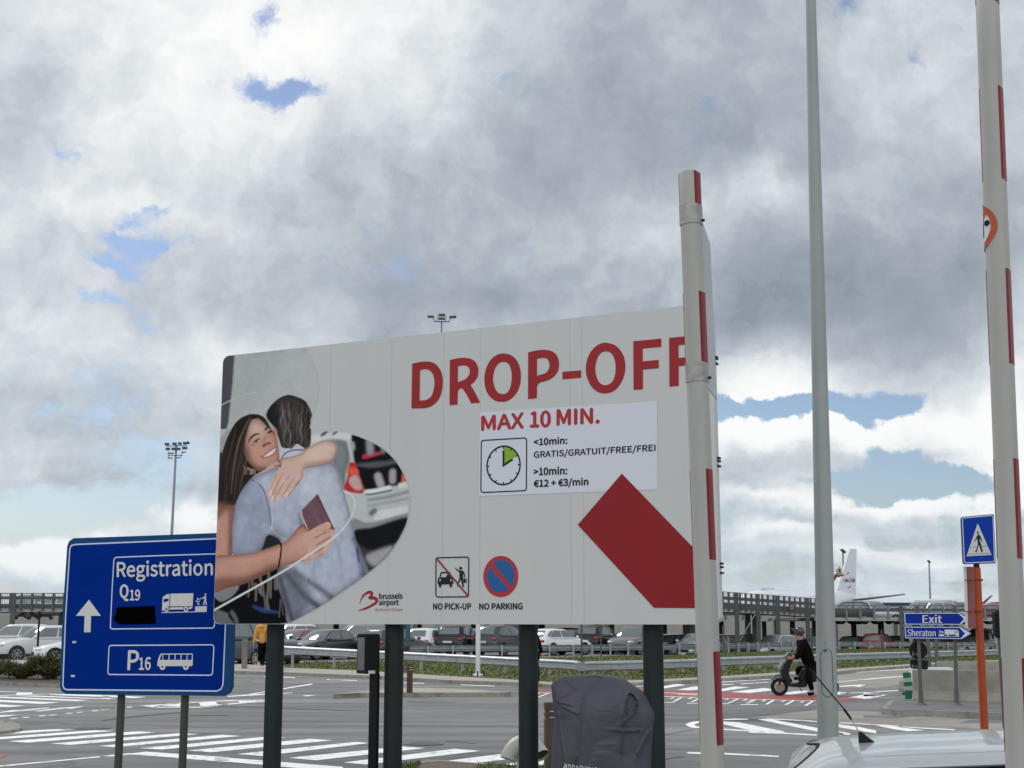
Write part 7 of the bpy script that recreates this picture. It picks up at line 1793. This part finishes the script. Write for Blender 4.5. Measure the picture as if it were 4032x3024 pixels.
J = {'head': q(655, 285), 'neck': q(695, 415), 'pel': q(890, 940), 'shl': q(712, 490, -.17), 'ell': q(660, 730, -.25), 'wrl': q(540, 760, -.27), 'shr': q(705, 470, .17), 'elr': q(660, 730, .26), 'wrr': q(560, 800, .27),
     'hpl': q(880, 950, -.11), 'knl': q(850, 1180, -.22), 'anl': q(930, 1450, -.24), 'tol': q(845, 1490, -.26), 'hpr': q(880, 950, .10), 'knr': q(620, 1010, .14), 'anr': q(645, 1150, .12), 'tor': q(560, 1215, .12)}
for k in ('anl', 'tol'): J[k].z = .10 if k == 'anl' else .05
rd_, jk = figure('person in black clothes and open helmet astride the scooter, one foot down', J, (-1, -.05, -.15), M_BLK, M_BLK, M_BLK, (gp.x + .3, 34.75, 0), None, None, 1.38)
hc = q(665, 240)
hl_ = MB().ell(tuple(hc), (.135, .125, .125), 18, 12); hel = hl_.build('helmet', mat('helmet_grey', (.055, .058, .06), .25, .3, var=.25, vs=6, coat=.5), rd_, 60)
b_ = MB(); b_.grid(lambda u, v: hc + Vector((-(.142 + .07 * v) * math.cos((u - .5) * 1.9), .13 * math.sin((u - .5) * 1.9), .03 + .075 * v - .02)), 12, 4); b_.build('visor', mat('visor_smoke', (.05, .055, .055), .15, var=.1, spec=.8), hel, 60)

# ------------------------------------------------------------------ floodlight masts
M_MAST = mat('mast_galv', (.26, .285, .29), .6, .2, var=.1, vs=.5); M_FLOOD = mat('floodlight_dark', (.06, .068, .062), .5, .3, var=.15, vs=2)
def mast(label, top, bot, Y, r, heads, bars, tilt=0.0):
    a_, b2 = D(*top, Y), D(*bot, Y); ax = (a_ - b2).normalized(); b0 = b2 - ax * ((b2.z + .5) / ax.z)
    o = thing('floodlight_mast', label, 'floodlight mast', b0, 'floodlight masts')
    MB().tube([b0, a_], [r * 1.25, r * .7], 12).build('mast_pole', M_MAST, o, 50)
    k = Y / F
    bb_ = MB()
    for x0, y0, x1, y1, t in bars: bb_.tube([D(x0, y0, Y - .1), D(x1, y1, Y - .1)], t * k, 6)
    bb_.build('crossbar', M_FLOOD, o)
    for x, y, w, h, rz, tl in heads:
        c = D(x, y, Y - .3); hb_ = MB(); hw, hh, dp = w * k / 2, h * k / 2, .30 * w * k
        v = [(-hw, -dp, -hh), (hw, -dp, -hh), (hw, -dp, hh), (-hw, -dp, hh), (-hw * .7, dp, -hh * .6), (hw * .7, dp, -hh * .6), (hw * .7, dp, hh * .6), (-hw * .7, dp, hh * .6)]
        rot = Matrix.Rotation(R(rz), 3, 'Z') @ Matrix.Rotation(R(tl), 3, 'Y')
        hb_.add([c + rot @ Vector(p) for p in v], [(0, 1, 2, 3), (4, 7, 6, 5), (0, 4, 5, 1), (1, 5, 6, 2), (2, 6, 7, 3), (3, 7, 4, 0)]); hb_.build('floodlight', M_FLOOD, o)
    return o
n_ = lambda x, y: (600 + x / 3.685, 1700 + y / 3.685)
mast('tall mast with two rows of floodlights above the blue Registration sign', (694, 1752), (684, 1950), 200, .22,
     [(*n_(x, y), w / 3.685, 40 / 3.685, rz, 0) for x, y, w, rz in ((218, 183, 68, 0), (325, 178, 66, 0), (402, 175, 58, 0), (470, 170, 58, 20), (515, 162, 40, 45), (230, 252, 68, 0), (312, 252, 62, 0), (384, 252, 60, 0), (468, 240, 74, 15))] + [(*n_(275, 315), 22, 5, 0, 0), (*n_(265, 383), 20, 4, 0, 0), (*n_(460, 300), 15, 4, 0, -10), (*n_(385, 378), 14, 4, 0, 0)],
     [(*n_(200, 210), *n_(500, 202), 1.6), (*n_(225, 348), *n_(440, 340), 1.6), (*n_(230, 285), *n_(230, 385), 1.1), (*n_(435, 270), *n_(410, 380), 1.1)])
n2_ = lambda x, y: (1650 + x / 12.29, 1220 + y / 12.29)
mast('slender mast with clustered floodlights rising behind the billboard top edge', n2_(1095, 560), n2_(1085, 1160), 150, .13,
     [(*n2_(590, 345), 27, 9, -15, 6), (*n2_(1115, 270), 27, 10, 0, 0), (*n2_(1105, 440), 27, 9, 0, 0), (*n2_(1610, 365), 29, 10, 15, -6)],
     [(*n2_(720, 560), *n2_(1470, 580), 2.0), (*n2_(740, 560), *n2_(700, 420), 1.8), (*n2_(1450, 580), *n2_(1510, 440), 1.6), (*n2_(910, 540), *n2_(905, 250), 1.1), (*n2_(1280, 560), *n2_(1320, 270), 1.1)])
n3_ = lambda x, y: (3240 + x / 5.53, 2140 + y / 5.53)
mast('lamp mast peeping over the aircraft tail fin', n3_(435, 185), n3_(445, 470), 330, .28, [(*n3_(435, 165), 22, 9, 20, 35)], [(*n3_(365, 125), *n3_(485, 200), 1.4)])
mast('lone distant lamp mast right of the aircraft tail', (3658, 2213), (3663, 2360), 300, .22, [(3657, 2211, 15, 6, 20, 35)], [(3650, 2207, 3664, 2216, .9)])

# ------------------------------------------------------------------ aircraft and boom lift
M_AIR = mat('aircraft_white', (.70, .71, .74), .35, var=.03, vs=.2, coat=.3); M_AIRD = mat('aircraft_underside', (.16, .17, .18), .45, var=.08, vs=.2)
A0 = D(2900, 2350, 258); A1 = D(3370, 2357, 312); A0.z = 5.0; A1.z = 6.9
axv = (A1 - A0); Lp = axv.length; axh = Vector((axv.x, axv.y, 0)).normalized(); lat = Vector((axh.y, -axh.x, 0))
ac = thing('cargo_aircraft', 'white cargo aircraft with lettered tail fin behind the parking deck', 'aircraft', (A0.x, A0.y, 0))
rings = []
for f, r, dz in ((0, .15, -.5), (.012, .8, -.4), (.035, 1.5, -.2), (.07, 2.15, 0), (.12, 2.65, .1), (.17, 2.82, .12), (.4, 2.82, .1), (.62, 2.82, .1), (.74, 2.6, .3), (.84, 2.05, .45), (.92, 1.35, .4), (.97, .8, .15), (1, .35, 0)):
    c = A0.lerp(A1, f); c.z = 5.0 + (1.9 * max(0, (f - .62) / .38)) + dz
    rings.append([c + lat * r * math.cos(2 * math.pi * i / 28) + Vector((0, 0, r * math.sin(2 * math.pi * i / 28))) for i in range(28)])
MB().loft(rings).build('fuselage', M_AIR, ac, 60)
TP = Plane(A0.lerp(A1, .9), axh, (0, 0, 1))
fin = [n3_(x, y) for x, y in [(580, 116), (722, 119), (712, 600), (704, 1105), (690, 1210), (560, 1180), (225, 1085)] + crom([(225, 1085), (280, 1020), (322, 930), (355, 810)], 3, False)[1:]]
fq = [TP.uv(*p) for p in fin]
MB().prism([TP.P(u, v, .16) for u, v in fq], TP.n * -.32).build('tail_fin', M_AIR, ac)
mb = MB()
vs, fs = text_mesh('CMA CGM', .01)
qd = [n3_(430, 768), n3_(672, 758), n3_(676, 845), n3_(434, 842)]
for i, o_ in enumerate((0, .02)): text_on(mb, TP, 'CMA CGM', [(x + .35 * i, y) for x, y in qd], .19 + o_, .012)
mb.build('tail_lettering', mat('tail_navy', (.02, .025, .055), .5, var=0), ac)
for p in ([(475, 715), (500, 660), (545, 625), (552, 640), (545, 660), (505, 670)], [(525, 975), (528, 955), (575, 935), (615, 905), (590, 945), (545, 970)]):
    mb = MB(); TP.flat(mb, [[n3_(x, y) for x, y in p]], .18); mb.build('tail_swoosh', mat('tail_red', (.30, .03, .06), .5, var=0), ac)
def wing(name, root, tip, c0, c1, th, m):
    b_ = MB(); rg = []
    for c, ch_, t in ((root, c0, th), (tip, c1, th * .45)):
        rg.append([c + axh * (ch_ * a) + Vector((0, 0, t * z)) for a, z in ((-.5, 0), (-.35, .4), (0, .5), (.5, .05), (.5, -.05), (0, -.5), (-.35, -.4))])
    return b_.loft(rg).build(name, m, ac, 40)
tr_ = A0.lerp(A1, .93); tr_.z = D(3345, 2365, 304).z
tip = D(3562, 2340, 301)
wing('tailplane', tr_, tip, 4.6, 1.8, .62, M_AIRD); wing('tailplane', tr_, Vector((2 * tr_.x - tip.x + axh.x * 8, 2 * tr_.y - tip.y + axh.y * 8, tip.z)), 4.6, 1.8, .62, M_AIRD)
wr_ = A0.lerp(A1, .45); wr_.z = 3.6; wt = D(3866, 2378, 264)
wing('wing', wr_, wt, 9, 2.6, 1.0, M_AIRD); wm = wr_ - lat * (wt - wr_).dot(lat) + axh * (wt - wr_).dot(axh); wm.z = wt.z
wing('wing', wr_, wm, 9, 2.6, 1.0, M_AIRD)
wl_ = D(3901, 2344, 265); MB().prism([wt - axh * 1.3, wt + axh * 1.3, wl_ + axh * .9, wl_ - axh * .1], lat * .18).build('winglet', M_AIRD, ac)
for s in (.34, .34):
    pass
MB().tube([A0.lerp(A1, .17) + Vector((0, 0, 2.9)), A0.lerp(A1, .28) + Vector((0, 0, 2.9))], [.32, .2], 10).build('antenna_fairing', M_AIR, ac, 50)
M_LIFT = mat('lift_orange', (.26, .055, .028), .55, var=.12, vs=1)
LY = 292
bl = thing('boom_lift', 'orange boom lift raised next to the aircraft tail', 'boom lift', D(3238, 2440, LY) * 1.0)
l3 = lambda x, y: D(*n3_(x, y), LY)
MB().tube([l3(120, 1080), l3(205, 825)], .42, 8).tube([l3(205, 825), l3(290, 680)], .36, 8).tube([l3(290, 680), l3(330, 705), l3(375, 705)], .26, 8).build('boom_arm', M_LIFT, bl)
MB().tube([l3(120, 1080), l3(60, 1500)], .55, 8).build('lower_arm', M_LIFT, bl)
cb = D(*n3_(60, 1560), LY); MB().box((cb.x, cb.y, .9), (4.5, 2.4, 1.9), .3, .15).build('chassis', M_LIFT, bl)
bk_ = MB()
for x in (305, 395):
    for dy in (-.6, .6): a_ = l3(x, 560); c_ = l3(x + 8, 700); bk_.tube([a_ + Vector((0, dy, 0)), c_ + Vector((0, dy, 0))], .07, 5)
for y in (565, 610, 655): bk_.tube([l3(303, y) + Vector((0, -.6, 0)), l3(398, y) + Vector((0, -.6, 0))], .06, 5).tube([l3(303, y) + Vector((0, .6, 0)), l3(398, y) + Vector((0, .6, 0))], .06, 5)
c_ = l3(352, 695); bk_.box(tuple(c_), (1.7, 1.3, .35)); bk_.build('basket', mat('basket_brown', (.16, .075, .05), .6, var=.15), bl)
q = lambda x, y, dy=0.0: l3(x, y) + Vector((0, dy, 0))
bz = l3(352, 690).z + .18
hd_ = l3(357, 523); H0 = hd_.z - bz; cx3 = hd_.x
pz = lambda dx, dy, z: Vector((cx3 + dx, LY + dy, bz + z))
sc_ = max(1.0, H0 / 1.62)
J = {'head': pz(0, 0, 1.62 * sc_), 'neck': pz(0, 0, 1.45 * sc_), 'pel': pz(0, 0, .92 * sc_), 'shl': pz(-.18, 0, 1.38 * sc_), 'ell': pz(-.28, -.1, 1.12 * sc_), 'wrl': pz(-.2, -.35, 1.05 * sc_), 'shr': pz(.18, 0, 1.38 * sc_), 'elr': pz(.3, -.1, 1.2 * sc_), 'wrr': pz(.48, -.2, 1.25 * sc_),
     'hpl': pz(-.09, 0, .88 * sc_), 'knl': pz(-.1, -.02, .48 * sc_), 'anl': pz(-.1, 0, .09), 'tol': pz(-.1, -.16, .04), 'hpr': pz(.09, 0, .88 * sc_), 'knr': pz(.1, -.02, .48 * sc_), 'anr': pz(.1, 0, .09), 'tor': pz(.1, -.16, .04)}
figure('person in a high visibility jacket standing in the boom lift basket', J, (.7, .7, 0), mat('hi_vis_yellow', (.30, .34, .10), .6, var=.1), M_BLK, M_BLK, (cx3, LY, bz), M_BLK)

# ------------------------------------------------------------------ posts, fence, shrubs
M_FP = mat('fence_post_grey', (.075, .08, .075), .7, var=.15)
def post(label, px, y0, y1, Y, w, m, name='fence_post', cat='post', grp='thin posts along the car park', cap=None):
    t = D(px, y1, Y); b0 = D(px, y0, Y); z0 = min(b0.z, .1); o = thing(name, label, cat, (t.x, Y, z0), grp)
    MB().tube([(t.x, Y, z0), (t.x, Y, t.z)], w * Y / F / 2, 10).build('shaft', m, o, 50)
    if cap: c = D(px + cap[4], cap[0], Y); MB().box((c.x, Y - .03, c.z), (cap[1] * Y / F, .05, cap[2] * Y / F), cap[3]).build('narrow_panel', cap[5], o)
    return o
post('white steel pole with a bolted round foot at the pavement edge below the billboard', 1886, 2665, 1700, 44.6, 19, mat('white_pole_paint', (.60, .62, .63), .45, var=.06, vs=2), 'white_pole', 'pole', None)
wp = [o for o in S.objects if o.name == 'white_pole'][0]; c = Vector(ORG['white_pole']); c.z = .1
MB().tube([c, c + Vector((0, 0, .05)), c + Vector((0, 0, .09))], [.21, .20, .09], 20).build('base_flange', MATS['white_pole_paint'], wp, 40)
for a in (200, 268, 330): MB().tube([c + Vector((.21 * math.cos(R(a)), .21 * math.sin(R(a)), .0)), c + Vector((.21 * math.cos(R(a)), .21 * math.sin(R(a)), .17))], .022, 8).build('anchor_bolt', M_TRIM, wp)
post('thin dark post passing behind the joint of the two near guard rails', 2289, 2668, 2380, 45.2, 8.5, M_FP)
post('thin dark post with a narrow board on top behind the rear grass', 2365, 2590, 2400, 71, 6, M_FP, cap=(2462, 13, 44, .2, 0, M_FP))
post('grey fence post right of the left barrier boom', 2848, 2572, 2463, 80, 9, mat('fence_post_brown', (.10, .10, .09), .8, var=.2)); post('dark fence post just left of the lamp post, behind the rider', 3194, 2562, 2473, 82, 7, M_FP); post('dark fence post in front of the red car under the deck', 3471, 2560, 2480, 82, 6, M_FP)
post('dark post on the traffic island hugging the second billboard post', 1588, 2715, 2390, 33.9, 9, mat('dark_pole_paint', (.06, .062, .06), .5, var=.1), 'sign_post', 'post', None)
post('post carrying a slim teal panel seen between two billboard posts', 1614, 2568, 2400, 66, 6, M_FP, 'sign_post', 'post', None, (2492, 15, 72, .1, -10, mat('teal_panel', (.02, .10, .14), .5, var=.1)))
# chain-link fence on the left
FY = 63.0
fx0, fx1 = D(-250, HZ, FY).x, D(470, HZ, FY).x; ftz = D(154, 2408, FY).z
fe = thing('chain_link_fence', 'chain link fence with dark posts in front of the white cars', 'fence', (fx0, FY, .1))
for px in (-102, 154, 410):
    x = D(px, HZ, FY).x; MB().tube([(x, FY, .1), (x, FY, ftz)], .045, 10).tube([(x, FY, ftz), (x, FY, ftz + .02)], .05, 10).build('fence_post', M_TRIM, fe, 50)
wm_ = MB(); s = fx0
while s < fx1:
    h = ftz - .25
    for sg2 in (1, -1):
        a_ = Vector((s, FY + .03, .15)); b2 = Vector((s + sg2 * h * .6, FY + .03, .15 + h)); d_ = (b2 - a_).normalized(); n2v = Vector((-d_.z, 0, d_.x)) * .0022
        wm_.add([a_ - n2v, a_ + n2v, b2 + n2v, b2 - n2v], [(0, 1, 2, 3)])
    s += .085
wm_.build('wire_mesh', mat('fence_wire', (.16, .17, .17), .5, .3, var=0), fe, None, False)
# low spreading shrubs in the bed
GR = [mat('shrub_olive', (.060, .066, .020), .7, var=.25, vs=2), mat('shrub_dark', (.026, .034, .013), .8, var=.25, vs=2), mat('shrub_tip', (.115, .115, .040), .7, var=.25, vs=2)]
def shrub(label, px, Y, w, h, n):
    c = D(px, HZ, Y); c.z = .1; o = thing('juniper_shrub', label, 'shrub', c, 'juniper shrubs in the roadside bed')
    r_ = random.Random(int(px) + 5); cl = MB(); st_ = MB()
    for k in range(26):
        a = r_.uniform(0, 2 * math.pi); rr = r_.uniform(.3, 1) ** .7; e = Vector((c.x + w * rr * math.cos(a), c.y + w * .6 * rr * math.sin(a), .1 + h * r_.uniform(.35, .95) * (1.1 - .45 * rr)))
        st_.tube([c + Vector((r_.gauss(0, .08), r_.gauss(0, .08), -.02)), c.lerp(e, .55) + Vector((0, 0, .05)), e], [.02, .012, .004], 5)
        for j in range(n // 26):
            t = r_.uniform(.15, 1.05); p = c.lerp(e, t) + Vector((r_.gauss(0, .10), r_.gauss(0, .10), abs(r_.gauss(0, .05))))
            if p.z < .11: p.z = .12
            d_ = ((e - c).normalized() * .6 + Vector((r_.gauss(0, .5), r_.gauss(0, .5), r_.uniform(.0, .7)))).normalized(); ln2 = r_.uniform(.05, .13); wv = d_.cross(Vector((r_.gauss(0, 1), r_.gauss(0, 1), r_.gauss(0, 1)))).normalized() * r_.uniform(.008, .02)
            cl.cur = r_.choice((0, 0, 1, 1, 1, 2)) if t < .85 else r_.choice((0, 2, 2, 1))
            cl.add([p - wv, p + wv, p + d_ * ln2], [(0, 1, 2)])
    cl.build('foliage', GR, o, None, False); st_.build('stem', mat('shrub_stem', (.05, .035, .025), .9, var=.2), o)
shrub('low juniper shrub at the left picture edge', -40, 43, 1.0, .62, 5200); shrub('juniper shrub in front of the white car nose', 95, 42.6, .95, .66, 5200); shrub('taller juniper shrub against the edge of the blue sign', 212, 42.3, .85, 1.05, 6500); shrub('juniper shrub mostly hidden behind the blue sign', 340, 42.6, 1.0, .9, 4200)
